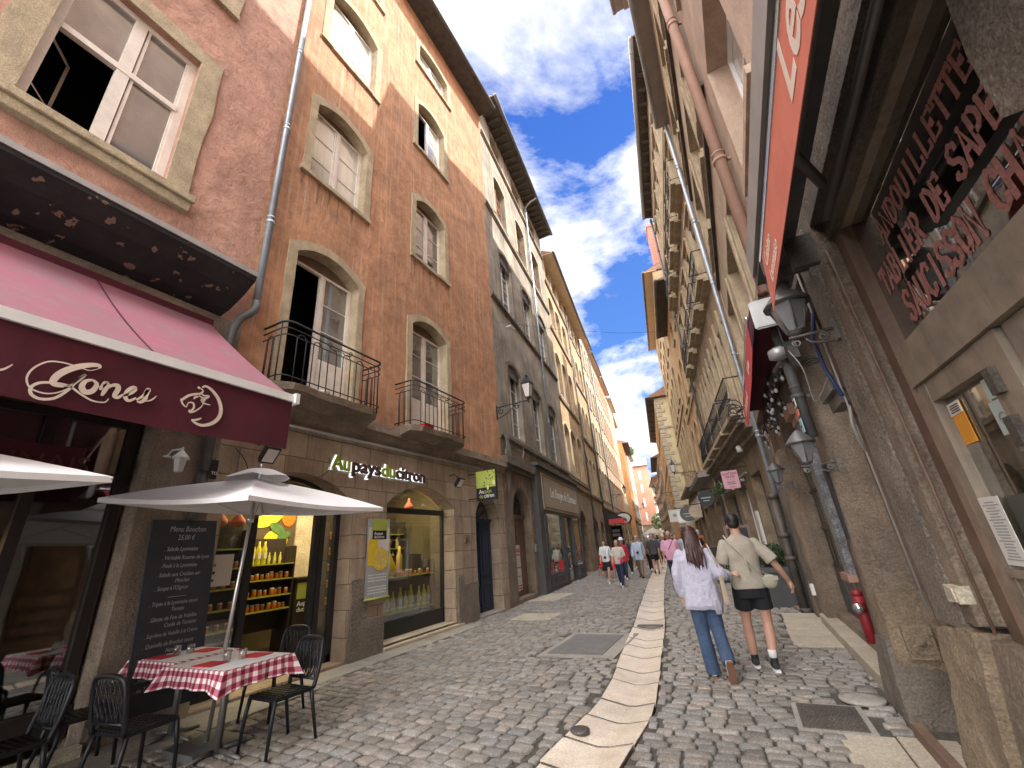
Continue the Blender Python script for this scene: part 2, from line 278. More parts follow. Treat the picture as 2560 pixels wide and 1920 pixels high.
# ------------------------------------------------------------------ mesh tools
BASE = {}
def tag(o, label=None, cat=None, group=None, kind=None):
    if label: o['label'] = label
    if cat: o['category'] = cat
    if group: o['group'] = group
    if kind: o['kind'] = kind
    return o
def thing(name, label, cat, base=(0, 0, 0), group=None):
    o = bpy.data.objects.new(name, None); COL.objects.link(o); o.location = base; o.empty_display_size = .2
    BASE[o] = Vector(base); return tag(o, label, cat, group)
def ident(p): return Vector(p)
def frame(P, D, out):                    # local (u along wall, w outward, z) -> world
    P = Vector((P[0], P[1], 0)); D = Vector((D[0], D[1], 0)).normalized()
    n = Vector((D.y, -D.x, 0)) * (1 if out > 0 else -1)
    return lambda p: P + D * p[0] + n * p[1] + Vector((0, 0, p[2]))
class MB:
    def __init__(s, T=ident): s.T = T; s.v = []; s.f = []; s.m = []; s.s = []; s.u = []
    def add(s, pts, faces, mi=0, smooth=False, uv=None):
        o = len(s.v); s.v += [Vector(p) for p in pts]
        for k, f in enumerate(faces):
            s.f.append([o + i for i in f]); s.m.append(mi); s.s.append(smooth); s.u.append(uv[k] if uv else None)
        return s
    def quad(s, a, b, c, d, mi=0): return s.add([a, b, c, d], [(0, 1, 2, 3)], mi)
    def box(s, a, b, mi=0, skip=''):
        x0, y0, z0 = [min(p, q) for p, q in zip(a, b)]; x1, y1, z1 = [max(p, q) for p, q in zip(a, b)]
        P = [(x0, y0, z0), (x1, y0, z0), (x1, y1, z0), (x0, y1, z0), (x0, y0, z1), (x1, y0, z1), (x1, y1, z1), (x0, y1, z1)]
        F = [(0, 3, 2, 1), (4, 5, 6, 7), (0, 1, 5, 4), (1, 2, 6, 5), (2, 3, 7, 6), (3, 0, 4, 7)]
        return s.add(P, F, mi)
    def prism(s, poly, w0, w1, mi=0, holes=(), sidemi=None):       # poly in (u,z), extruded w0..w1
        loops = [list(poly)] + [list(h) for h in holes]
        tri = tessellate_polygon([[Vector((p[0], p[1], 0)) for p in l] for l in loops])
        flat = [p for l in loops for p in l]; n = len(flat)
        s.add([(p[0], w1, p[1]) for p in flat], tri, mi)
        s.add([(p[0], w0, p[1]) for p in flat], [t[::-1] for t in tri], mi)
        for l in loops:
            k = len(l)
            s.add([(p[0], w0, p[1]) for p in l] + [(p[0], w1, p[1]) for p in l], [(i, (i + 1) % k, k + (i + 1) % k, k + i) for i in range(k)], mi if sidemi is None else sidemi)
        return s
    def tube(s, path, r, n=8, mi=0, closed=False, cap=True):
        path = [Vector(p) for p in path]; R = r if isinstance(r, (list, tuple)) else [r] * len(path)
        rings = []; up = None
        for i, p in enumerate(path):
            a = path[max(i - 1, 0)]; b = path[min(i + 1, len(path) - 1)]
            if closed: a = path[i - 1]; b = path[(i + 1) % len(path)]
            d = (b - a).normalized() if (b - a).length > 1e-9 else Vector((0, 0, 1))
            if up is None: up = Vector((0, 0, 1)) if abs(d.z) < .9 else Vector((1, 0, 0))
            x = d.cross(up); x = x.normalized() if x.length > 1e-6 else d.orthogonal().normalized(); y = d.cross(x).normalized(); up = -y
            rings.append([p + (x * math.cos(t * 2 * math.pi / n) + y * math.sin(t * 2 * math.pi / n)) * R[i] for t in range(n)])
        pts = [q for rg in rings for q in rg]; F = []
        m = len(rings)
        for i in range(m if closed else m - 1):
            j = (i + 1) % m
            for t in range(n): F.append((i * n + t, i * n + (t + 1) % n, j * n + (t + 1) % n, j * n + t))
        if cap and not closed: F += [tuple(range(n))[::-1], tuple((m - 1) * n + t for t in range(n))]
        return s.add(pts, F, mi, True)
    def lathe(s, prof, c=(0, 0, 0), n=16, mi=0, sx=1, sy=1, smooth=True, a0=0):      # prof: (r,z)
        pts = []; F = []
        for r, z in prof:
            for t in range(n):
                a = a0 + 2 * math.pi * t / n; pts.append((c[0] + r * math.cos(a) * sx, c[1] + r * math.sin(a) * sy, c[2] + z))
        for i in range(len(prof) - 1):
            for t in range(n): F.append((i * n + t, i * n + (t + 1) % n, (i + 1) * n + (t + 1) % n, (i + 1) * n + t))
        F += [tuple(range(n))[::-1], tuple((len(prof) - 1) * n + t for t in range(n))]
        return s.add(pts, F, mi, smooth)
    def ball(s, c, r, n=12, mi=0):
        r = r if isinstance(r, (tuple, list)) else (r, r, r)
        prof = [(math.sin(math.pi * i / (n // 2 + 2)), -math.cos(math.pi * i / (n // 2 + 2))) for i in range(1, n // 2 + 2)]
        pts = []; F = []; m = len(prof)
        for q, z in prof:
            for t in range(n): a = 2 * math.pi * t / n; pts.append((c[0] + q * r[0] * math.cos(a), c[1] + q * r[1] * math.sin(a), c[2] + z * r[2]))
        for i in range(m - 1):
            for t in range(n): F.append((i * n + t, i * n + (t + 1) % n, (i + 1) * n + (t + 1) % n, (i + 1) * n + t))
        F += [tuple(range(n))[::-1], tuple((m - 1) * n + t for t in range(n))]
        return s.add(pts, F, mi, True)
    def build(s, name, mats, parent=None, label=None, cat=None, group=None, kind=None, recalc=True, origin=False):
        if not isinstance(mats, (list, tuple)): mats = [mats]
        W = [s.T(p) for p in s.v]
        if parent is not None: base = BASE[parent]
        elif origin: base = Vector((0, 0, 0))
        else:
            xs = [p.x for p in W]; ys = [p.y for p in W]; base = Vector(((min(xs) + max(xs)) / 2, (min(ys) + max(ys)) / 2, min(p.z for p in W)))
        me = bpy.data.meshes.new(name); me.from_pydata([tuple(p - base) for p in W], [], s.f)
        uvl = me.uv_layers.new(name='UVMap'); k = 0
        uvd = [0.0] * (2 * len(me.loops))
        for fi, f in enumerate(s.f):
            if s.u[fi]:
                for q in s.u[fi]: uvd[2 * k] = q[0]; uvd[2 * k + 1] = q[1]; k += 1
                continue
            a, b, c = s.v[f[0]], s.v[f[1]], s.v[f[2]]; nn = (b - a).cross(c - a); ax = max(range(3), key=lambda i: abs(nn[i]))
            for i in f:
                p = s.v[i]
                q = (p[1], p[2]) if ax == 0 else (p[0], p[2]) if ax == 1 else (p[0], p[1])
                uvd[2 * k] = q[0]; uvd[2 * k + 1] = q[1]; k += 1
        uvl.data.foreach_set('uv', uvd)
        for m in mats: me.materials.append(M[m] if isinstance(m, str) else m)
        me.polygons.foreach_set('material_index', s.m); me.polygons.foreach_set('use_smooth', s.s)
        me.update()
        if recalc:
            bm = bmesh.new(); bm.from_mesh(me); bmesh.ops.recalc_face_normals(bm, faces=bm.faces); bm.to_mesh(me); bm.free()
        o = bpy.data.objects.new(name, me); COL.objects.link(o)
        if parent is not None: o.parent = parent; BASE[o] = base
        else: o.location = base; BASE[o] = base
        return tag(o, label, cat, group, kind)
def copy_tree(o, parent=None):
    c = o.copy(); COL.objects.link(c)
    if parent is not None: c.parent = parent
    for ch in [x for x in CH.get(o, [])]: copy_tree(ch, c)
    return c
CH = {}
def index_children(o):
    CH[o] = list(o.children)
    for c in o.children: index_children(c)
def bevel(o, w=.01, n=1):
    me = o.data; bm = bmesh.new(); bm.from_mesh(me)
    bmesh.ops.remove_doubles(bm, verts=bm.verts, dist=1e-5)
    bmesh.ops.bevel(bm, geom=[e for e in bm.edges if len(e.link_faces) == 2 and e.calc_face_angle(0) > .5], offset=w, segments=n, affect='EDGES', clamp_overlap=True)
    bm.to_mesh(me); bm.free(); return o
def text(s, T, u, z, size, m, parent, name='lettering', w=.005, ext=.004, align='LEFT', shear=0, off=0, xs=1, rot=0, flip=1, label=None):
    cu = bpy.data.curves.new('t', 'FONT'); cu.body = s; cu.size = size; cu.extrude = ext; cu.align_x = align; cu.shear = shear; cu.offset = off; cu.resolution_u = 3
    ob = bpy.data.objects.new('t', cu); me = bpy.data.meshes.new_from_object(ob)
    b = MB(T); cr_, sr_ = math.cos(rot), math.sin(rot)
    pts = []
    for v in me.vertices:
        x, y = v.co.x * xs, v.co.y; x, y = x * cr_ - y * sr_, x * sr_ + y * cr_
        pts.append((u + flip * x, w + ext + v.co.z, z + y))
    b.add(pts, [tuple(p.vertices) for p in me.polygons]); bpy.data.objects.remove(ob); bpy.data.curves.remove(cu); bpy.data.meshes.remove(me)
    return b.build(name, m, parent, label)
def ribbon(b, pts, wd, w0=.004, mi=0):       # flat painted/cut stroke in the (u,z) plane; wd width or list
    n = len(pts); W = wd if isinstance(wd, (list, tuple)) else [wd] * n
    L = []; Rr = []
    for i, p in enumerate(pts):
        a = pts[max(i - 1, 0)]; c = pts[min(i + 1, n - 1)]; d = Vector((c[0] - a[0], c[1] - a[1])); d = d.normalized() if d.length > 1e-9 else Vector((1, 0)); q = Vector((-d.y, d.x)) * W[i] / 2
        L.append((p[0] + q.x, w0, p[1] + q.y)); Rr.append((p[0] - q.x, w0, p[1] - q.y))
    b.add(L + Rr, [(i, i + 1, n + i + 1, n + i) for i in range(n - 1)], mi)
def spline(P, k=6, closed=False):
    P = [Vector(p) for p in P]; out = []; n = len(P)
    for i in range(n if closed else n - 1):
        g = (lambda j: P[j % n]) if closed else (lambda j: P[min(max(j, 0), n - 1)])
        a, b, c, d = g(i - 1), g(i), g(i + 1), g(i + 2)
        for t in range(k):
            x = t / k; out.append(.5 * ((2 * b) + (c - a) * x + (2 * a - 5 * b + 4 * c - d) * x * x + (3 * b - a - 3 * c + d) * x ** 3))
    if not closed: out.append(P[-1])
    return out
def outline(u0, u1, z0, z1, rise=0, n=9):
    if rise <= 0: return [(u0, z0), (u1, z0), (u1, z1), (u0, z1)]
    h = (u1 - u0) / 2; c = (u0 + u1) / 2; r = (h * h + rise * rise) / (2 * rise); cz = z1 - r; a = math.asin(min(1, h / r))
    if rise >= h * .999: a = math.pi / 2; r = h; cz = z1 - h
    arc = [(c + r * math.sin(a - 2 * a * i / n), cz + r * math.cos(a - 2 * a * i / n)) for i in range(n + 1)]
    return [(u0, z0), (u1, z0)] + arc
def wall_face(b, u0, u1, z0, z1, holes=(), w=0, depth=.25, mi=0, rmi=None, top=None):
    """front face with openings and their reveals"""
    outer = top or [(u0, z0), (u1, z0), (u1, z1), (u0, z1)]
    loops = [outer] + [h[0] if isinstance(h, tuple) else h for h in holes]
    tri = tessellate_polygon([[Vector((p[0], p[1], 0)) for p in l] for l in loops]); flat = [p for l in loops for p in l]
    b.add([(p[0], w, p[1]) for p in flat], tri, mi)
    for l in loops[1:]:
        k = len(l)
        b.add([(p[0], w, p[1]) for p in l] + [(p[0], w - depth, p[1]) for p in l], [(i, (i + 1) % k, k + (i + 1) % k, k + i) for i in range(k)], mi if rmi is None else rmi)
def surround(T, root, ol, t=.2, pr=.03, m='stone_trim', depth=.0, seed=0, jitter=.012, bottom=False, name='window_surround', toph=None):
    """stone ring round an opening outline, jambs and head"""
    rnd = random.Random(seed); n = len(ol); cx = sum(p[0] for p in ol) / n; zt = max(p[1] for p in ol)
    out = []
    for i, p in enumerate(ol):
        x, z = p
        side = -1 if x < cx - 1e-6 else 1
        if i in (0, 1): o = (x + side * t, z - (t * .0 if not bottom else t))
        else:
            if n == 4: o = (x + side * t, z + t)
            else:
                f = (i - 2) / (n - 3); ang = math.pi / 2 * (1 - 2 * f) * .55
                o = (x + t * math.sin(ang) * 1.15 if 0 < f < 1 else x + side * t, z + t * (math.cos(ang) if 0 < f < 1 else .75))
        out.append((o[0] + rnd.uniform(-jitter, jitter), o[1] + rnd.uniform(-jitter, jitter)))
    b = MB(T); rng = range(1, n) if not bottom else range(n)
    # subdivide jambs for irregular edge
    for i in rng:
        j = (i + 1) % n
        k = 5 if abs(ol[i][1] - ol[j][1]) > .8 else 1
        prev = None
        for q in range(k + 1):
            f = q / k
            a = (ol[i][0] * (1 - f) + ol[j][0] * f, ol[i][1] * (1 - f) + ol[j][1] * f)
            c = (out[i][0] * (1 - f) + out[j][0] * f, out[i][1] * (1 - f) + out[j][1] * f)
            if 0 < q < k: c = (c[0] + rnd.uniform(-jitter, jitter) * 1.6, c[1])
            if prev:
                pa, pc = prev
                b.quad((pa[0], pr, pa[1]), (pc[0], pr, pc[1]), (c[0], pr, c[1]), (a[0], pr, a[1]))
                b.quad((pc[0], pr, pc[1]), (pc[0], -.02, pc[1]), (c[0], -.02, c[1]), (c[0], pr, c[1]))
                b.quad((pa[0], pr, pa[1]), (a[0], pr, a[1]), (a[0], -depth - .004, a[1]), (pa[0], -depth - .004, pa[1]))
            prev = (a, c)
    return b.build(name, m, root)
def bars_window(T, root, u0, u1, z0, z1, d, m='white_paint', pm='pane_curtain', cols=2, bars=2, open_left=False, spring=None, fw=.055, panel=0, name='window', room=True, pane_name='pane', transom=None, glassless=False):
    """wooden casement window set in an opening at depth d (negative w)"""
    b = MB(T); w0, w1 = d - .03, d + .035
    b.box((u0, w0, z0), (u0 + fw, w1, z1)); b.box((u1 - fw, w0, z0), (u1, w1, z1))
    b.box((u0 + fw, w0, z0), (u1 - fw, w1, z0 + fw)); b.box((u0 + fw, w0, z1 - fw), (u1 - fw, w1, z1))
    cw = (u1 - u0) / cols
    for c in range(1, cols): b.box((u0 + c * cw - fw * .75, w0 - .005, z0 + fw), (u0 + c * cw + fw * .75, w1 + .012, z1 - fw))
    if transom: b.box((u0 + fw, w0 - .004, transom - .05), (u1 - fw, w1 + .02, transom + .05))
    if panel:
        for c in range(1 if open_left else 0, cols): b.box((u0 + c * cw + fw, w0 + .015, z0 + fw), (u0 + (c + 1) * cw - fw, w1 - .015, z0 + panel))
    for c in range(1 if open_left else 0, cols):
        a, e = u0 + c * cw + fw, u0 + (c + 1) * cw - fw; zb = z0 + max(panel, fw)
        b.box((a - .005, w0 + .01, zb), (a + .035, w1 - .008, z1 - fw)); b.box((e - .035, w0 + .01, zb), (e + .005, w1 - .008, z1 - fw))
        for k in range(1, bars + 1):
            zz = zb + (z1 - fw - zb) * k / (bars + 1); b.box((a + .035, w0 + .012, zz - .011), (e - .035, w1 - .02, zz + .011))
    o = b.build(name, m, root)
    if not glassless:
        for c in range(1 if open_left else 0, cols):
            g = MB(T); a, e = u0 + c * cw + fw * .8, u0 + (c + 1) * cw - fw * .8
            g.box((a, d - .006, z0 + fw * .5), (e, d, z1 - fw * .5)); g.build(pane_name, pm, o)
    return o
def sill(T, parent, u0, u1, z, pr=.09, h=.11, m='stone_trim', back=-.2):
    b = MB(T); n = 6; rnd = random.Random(int(u0 * 100 + z * 7))
    for i in range(n):
        a = u0 + (u1 - u0) * i / n; c = u0 + (u1 - u0) * (i + 1) / n; q = pr + rnd.uniform(-.008, .008); hh = h + rnd.uniform(-.012, .012)
        b.box((a, back, z - hh), (c, q, z))
    return b.build('sill', m, parent)
def simple_window(T, root, u0, u1, z0, z1, rise=0, d=-.24, m='white_paint', pm='pane', surr=None, cols=2, bars=2, shutter=None, sl=None, name='window', sw=.12):
    """window of a middle or far building: one frame mesh with its glass, optional surround in the same mesh"""
    b = MB(T); fw = .05; zs = z1 - rise
    b.prism(outline(u0, u1, z0, z1, rise), d - .02, d, 1)
    b.box((u0, d + .002, z0), (u0 + fw, d + .05, zs)); b.box((u1 - fw, d + .002, z0), (u1, d + .05, zs))
    b.box((u0 + fw, d + .002, z0), (u1 - fw, d + .05, z0 + fw)); b.box((u0 + fw, d + .002, zs - fw), (u1 - fw, d + .05, zs))
    for c in range(1, cols): x = u0 + (u1 - u0) * c / cols; b.box((x - .04, d + .003, z0 + fw), (x + .04, d + .055, zs - fw))
    for k in range(1, bars + 1): z = z0 + (zs - z0) * k / (bars + 1); b.box((u0 + fw, d + .004, z - .014), (u1 - fw, d + .03, z + .014))
    mats = [m, pm]
    if surr:
        mats.append(surr); ol = outline(u0, u1, z0, z1, rise); o2 = outline(u0 - sw, u1 + sw, z0, z1 + sw, rise * 1.05)
        n = len(ol)
        for i in range(1, n): j = (i + 1) % n; a, c, e, f = ol[i], o2[i], o2[j], ol[j]; b.quad((a[0], .03, a[1]), (c[0], .03, c[1]), (e[0], .03, e[1]), (f[0], .03, f[1]), 2); b.quad((c[0], .03, c[1]), (c[0], 0, c[1]), (e[0], 0, e[1]), (e[0], .03, e[1]), 2)
        b.box((u0 - sw - .03, -.1, z0 - .12), (u1 + sw + .03, .09, z0), 2)
    if shutter:
        mats.append(shutter); k = len(mats) - 1; hw = (u1 - u0) / 2
        b.box((u0 - hw - .02, .01, z0), (u0 - .03, .05, zs), k); b.box((u1 + .03, .01, z0), (u1 + hw + .02, .05, zs), k)
    return b.build(name, mats, root)
def lambrequin(T, root, u0, u1, zt, h=.4, w=-.02, m='zinc_dark'):
    b = MB(T); n = 8; bot = []
    for i in range(n * 4 + 1): x = u0 + (u1 - u0) * i / (n * 4); bot.append((x, zt - h - .06 * abs(math.sin(math.pi * i / 4))))
    b.prism(bot + [(u1, zt), (u0, zt)], w - .012, w); return b.build('scalloped_valance', m, root)
def pipe(T, name, label, u, z0, z1, r=.06, w=.1, m='zinc', cat='downpipe', group=None, lean=0, joint=2.4, parent=None, tail=None, seed=0):
    b = MB(T); rt = parent
    if tail: b.tube([(tail[0], tail[1], tail[2]), (u, w, z0 - .02), (u, w, z0 + .1)], r, 12)
    b.tube([(u, w, z0), (u + lean, w, z1)], r, 14)
    z = z0 + joint * .7
    while z < z1:
        f = (z - z0) / (z1 - z0); c = (u + lean * f, w, z); b.tube([c, (c[0], c[1], z + .05)], r * 1.2, 14); b.tube([(c[0], c[1], z + .12), (c[0], c[1], z + .15)], r * 1.13, 14)
        b.box((c[0] - .015, 0, z), (c[0] + .015, w, z + .03)); z += joint
    return b.build(name, m, rt, label if not rt else None, cat if not rt else None, group if not rt else None)
def body_box(T, root, u0, u1, z0, z1, depth=8, m='stucco_beige', w=-.26):
    """side, back and roof walls behind the facade so that the house is a closed volume"""
    b = MB(T)
    b.quad((u0, 0, z0), (u0, -depth, z0), (u0, -depth, z1), (u0, 0, z1)); b.quad((u1, 0, z0), (u1, -depth, z0), (u1, -depth, z1), (u1, 0, z1))
    b.quad((u0, -depth, z0), (u1, -depth, z0), (u1, -depth, z1), (u0, -depth, z1))
    return b.build('rear_walls', m, root, recalc=False)
def roof(T, root, u0, u1, z, depth=8, over=.6, rise=2.4, m='tile', soff='soffit_wood', gutter=True, rafters=0, th=.12, gm='zinc_dark', ends=.0):
    b = MB(T); a, c = u0 - ends, u1 + ends
    b.quad((a, over, z + .02), (c, over, z + .02), (c, -depth / 2, z + rise), (a, -depth / 2, z + rise), 0)
    b.quad((a, -depth - .3, z), (c, -depth - .3, z), (c, -depth / 2, z + rise), (a, -depth / 2, z + rise), 0)
    for e in (a, c): b.add([(e, over, z), (e, -depth / 2, z + rise), (e, -depth - .3, z)], [(0, 1, 2)], 0)
    b.box((a, -.3, z - .04), (c, over, z + .01), 1)
    o = b.build('roof', [m, soff], root)
    if rafters:
        r = MB(T)
        for i in range(rafters): x = a + .15 + (c - a - .3) * i / (rafters - 1); r.add([(x - .06, 0, z - .2), (x + .06, 0, z - .2), (x + .06, over - .1, z - .1), (x - .06, over - .1, z - .1), (x - .06, 0, z - .03), (x + .06, 0, z - .03), (x + .06, over - .1, z - .03), (x - .06, over - .1, z - .03)], [(0, 1, 2, 3), (4, 5, 6, 7), (0, 1, 5, 4), (1, 2, 6, 5), (2, 3, 7, 6), (3, 0, 4, 7)])
        r.build('rafters', soff, o)
    if gutter:
        g = MB(T); g.tube([(a - .02, over + .03, z + .0), (c + .02, over + .03, z + .0)], .085, 12); n = int((c - a) / .9)
        for i in range(n): x = a + (c - a) * (i + .5) / n; g.tube([(x, over + .03, z), (x + .03, over + .03, z)], .093, 12)
        g.build('gutter', gm, o)
    return o
def scroll(c, r0, r1, a0, turns, n=14, plane='uz'):
    out = []
    for i in range(n + 1):
        f = i / n; r = r0 + (r1 - r0) * f; a = a0 + turns * 2 * math.pi * f; out.append((c[0] + r * math.cos(a), c[1] + r * math.sin(a)))
    return out
def disc(b, u, z, r, w, mi=0, n=20, sx=1): b.add([(u + r * sx * math.cos(2 * math.pi * i / n), w, z + r * math.sin(2 * math.pi * i / n)) for i in range(n)], [tuple(range(n))], mi)
def rough_block(T, root, c, m, name='base_stone', n=7, amp=.03, seed=0, sc=3.0):
    """hexahedron (8 corners, bottom ring then top ring) subdivided and weathered"""
    c = [Vector(p) for p in c]; b = MB(T)
    def tri(u, v, w):
        a = c[0].lerp(c[1], u); d = c[3].lerp(c[2], u); e = c[4].lerp(c[5], u); f = c[7].lerp(c[6], u)
        p = a.lerp(d, v).lerp(e.lerp(f, v), w); q = Vector((u - .5, v - .5, w - .5)); o = noise.noise(p * sc + Vector((seed, 0, 0))) + .5 * noise.noise(p * sc * 3 + Vector((0, seed, 0)))
        k = max(abs(q.x), abs(q.y), abs(q.z)); rnd_ = (Vector((abs(q.x), abs(q.y), abs(q.z))).length - .5) * .10
        dv = (c[6] - c[0]).normalized(); ctr = (c[0] + c[6]) / 2; return p + (p - ctr).normalized() * (o * amp - rnd_ * .6)
    for ax in range(3):
        for s in (0, 1):
            pts = []
            for i in range(n + 1):
                for j in range(n + 1):
                    a, e = i / n, j / n; pts.append(tri(*((s, a, e) if ax == 0 else (a, s, e) if ax == 1 else (a, e, s))))
            b.add(pts, [(i * (n + 1) + j, i * (n + 1) + j + 1, (i + 1) * (n + 1) + j + 1, (i + 1) * (n + 1) + j) for i in range(n) for j in range(n)], 0, True)
    return b.build(name, m, root)
def box8(u0, u1, w0, w1, z0, z1, t=0):
    return [(u0 - t, w0, z0), (u1 + t, w0, z0), (u1 + t, w1 + t, z0), (u0 - t, w1 + t, z0), (u0, w0, z1), (u1, w0, z1), (u1, w1, z1), (u0, w1, z1)]
# ------------------------------------------------------------------ ground, cobbles, central gutter
CL = [(-1.84, 1.5), (-1.84, 3.71), (-1.79, 4.5), (-1.75, 5.11), (-1.83, 6.0), (-2.1, 7.99), (-2.3, 9.53), (-2.95, 13.9), (-3.77, 19.52), (-4.78, 26.9), (-6.5, 39), (-9.6, 62)]
CR = [(-1.24, 1.5), (-1.21, 3.9), (-1.16, 5.1), (-1.26, 6.05), (-1.38, 6.97), (-1.70, 9.54), (-2.34, 13.79), (-3.13, 19.26), (-4.1, 26.9), (-5.8, 39), (-8.8, 62)]
def interp(t, y):
    if y <= t[0][1]: return t[0][0]
    for a, b in zip(t, t[1:]):
        if y <= b[1]: f = (y - a[1]) / (b[1] - a[1]); return a[0] + (b[0] - a[0]) * f
    return t[-1][0]
def leftwall(y): return -6.4 if y < 12.1 else (-6.4 - .1253 * (y - 12.1) if y < 22.3 else -7.67 - .15 * (y - 22.3))
def rightwall(y): return 1.0 if y < 11.1 else (1.0 - .14 * (y - 11.1) if y < 20.25 else -.28 - .144 * (y - 20.25))
b = MB(); b.quad((-120, -60, -.12), (120, -60, -.12), (120, 260, -.12), (-120, 260, -.12)); b.build('ground', 'joint', kind='structure')
# paved street base strips
b = MB(); Z = -.012; ys = [-6, 1.5, 3.71, 4.5, 5.11, 6, 6.97, 7.99, 9.53, 13.8, 19.4, 26.9, 39, 62]
for a, c in zip(ys, ys[1:]): b.quad((leftwall(a) - 1, a, Z), (interp(CL, a) - .01, a, Z), (interp(CL, c) - .01, c, Z), (leftwall(c) - 1, c, Z)); b.quad((interp(CR, a) + .01, a, Z), (rightwall(a) + 1, a, Z), (rightwall(c) + 1, c, Z), (interp(CR, c) + .01, c, Z))
b.build('street_bed', 'joint', kind='structure')
mat('far_cobble', (.30, .275, .245), (.19, .178, .16), scale=7, speck=.25, rough=.65, brick=(.22, .14, (.10, .09, .08), .014), bump=.006, bscale=40)
b = MB(); ys = [27.8, 33, 39, 45, 53, 62]
for a, c in zip(ys, ys[1:]): b.quad((leftwall(a) - .5, a, 0), (interp(CL, a) - .02, a, 0), (interp(CL, c) - .02, c, 0), (leftwall(c) - .5, c, 0)); b.quad((interp(CR, a) + .02, a, 0), (rightwall(a) + .5, a, 0), (rightwall(c) + .5, c, 0), (interp(CR, c) + .02, c, 0))
for a, c in ((62, 90), (90, 120)): b.quad((leftwall(a) - .5, a, 0), (rightwall(a) + .5, a, 0), (rightwall(c) + .5, c, 0), (leftwall(c) - .5, c, 0))
b.build('far_paving', 'far_cobble', kind='structure')
HOLES = [(-3.36, 6.95, -2.0, 8.85), (.04, 4.9, .66, 5.64), (.33, 4.25, 1.1, 4.98), (.30, 8.0, 1.1, 10.9), (-6.5, -2, -5.62, 5.0), (-6.5, 5.0, -5.85, 9.6), (-5.5, 10.2, -4.4, 11.2), (-6.6, 13.6, -5.6, 15.6), (.45, 5.65, .92, 6.0)]
def blocked(x, y): return any(h[0] < x < h[2] and h[1] < y < h[3] for h in HOLES)
def cobbles(name, xl, xr, y0, y1, row, lmin, lmax, seed, slant=0.0, coarse=False):
    rnd = random.Random(seed); V = []; F = []; C = []; y = y0
    while y < y1:
        rh = row * rnd.uniform(.93, 1.08); x = -8.2
        ph = rnd.uniform(0, 6)
        while x < 1.4:
            ln = rnd.uniform(lmin, lmax); xc = x + ln / 2; yc = y + rh / 2 + slant * (xc + 4) + .03 * math.sin(xc * 1.7 + y * .6) + rnd.uniform(-.008, .008)
            x += ln
            A, B = xl(yc), xr(yc)
            if xc < A or xc > B or blocked(xc, yc): continue
            hw = ln / 2 - .007 - rnd.uniform(0, .004); hh = rh / 2 - .007 - rnd.uniform(0, .004); o = len(V)
            if xc - hw < A: hw = max(.04, (xc - A))
            if xc + hw > B: hw = max(.04, (B - xc))
            zt = .006 + rnd.uniform(-.004, .005); tx, ty = rnd.uniform(-.045, .045), rnd.uniform(-.045, .045); an = rnd.uniform(-.07, .07) + math.atan(slant); ca, sa = math.cos(an), math.sin(an)
            cut = rnd.uniform(.10, .22)
            oc = [(-1 + cut, -1), (1 - cut, -1), (1, -1 + cut * 1.4), (1, 1 - cut * 1.4), (1 - cut, 1), (-1 + cut, 1), (-1, 1 - cut * 1.4), (-1, -1 + cut * 1.4)]
            oc = [(px + rnd.uniform(-.07, .07), py + rnd.uniform(-.09, .09)) for px, py in oc]
            rings = ((1.0, -.03), (.975, -.004), (.87, .005), (.5, .007)) if not coarse else ((1, -.02), (.86, .006))
            for k, dz in rings:
                for px, py in oc:
                    lx, ly = px * hw * k, py * hh * k if k > .9 else py * hh * k
                    V.append((xc + lx * ca - ly * sa, yc + lx * sa + ly * ca, zt + dz + (tx * lx + ty * ly)))
            nr = len(rings)
            for r in range(nr - 1):
                for i in range(8): F.append((o + r * 8 + i, o + r * 8 + (i + 1) % 8, o + (r + 1) * 8 + (i + 1) % 8, o + (r + 1) * 8 + i))
            F.append(tuple(o + (nr - 1) * 8 + i for i in range(8)))
            t = rnd.uniform(.78, 1.14); w_ = rnd.uniform(-.04, .055)
            if rnd.random() < .05: t *= .7
            col = (t * (1 + w_), t, t * (1 - w_ * .9), 1); C += [col] * (nr * 8)
        y += rh
    me = bpy.data.meshes.new(name); me.from_pydata(V, [], F); at = me.color_attributes.new('tone', 'FLOAT_COLOR', 'POINT'); at.data.foreach_set('color', [c for q in C for c in q])
    me.polygons.foreach_set('use_smooth', [True] * len(F)); me.materials.append(M['cobble']); me.update()
    o = bpy.data.objects.new(name, me); COL.objects.link(o); tag(o, kind='structure'); return o
cobbles('street_paving_left', lambda y: leftwall(y) + (.0 if y > 9.6 else .1), lambda y: interp(CL, y) - .03, 1.2, 13, .145, .15, .25, 1, slant=-.10)
cobbles('street_paving_left_far', lambda y: leftwall(y), lambda y: interp(CL, y) - .03, 13, 28, .15, .16, .26, 2, slant=-.06, coarse=True)
cobbles('street_paving_right', lambda y: interp(CR, y) + .03, lambda y: .98 if y < 11.1 else rightwall(y), 1.2, 13, .125, .15, .24, 3)
cobbles('street_paving_right_far', lambda y: interp(CR, y) + .03, rightwall, 13, 28, .14, .16, .25, 4, coarse=True)
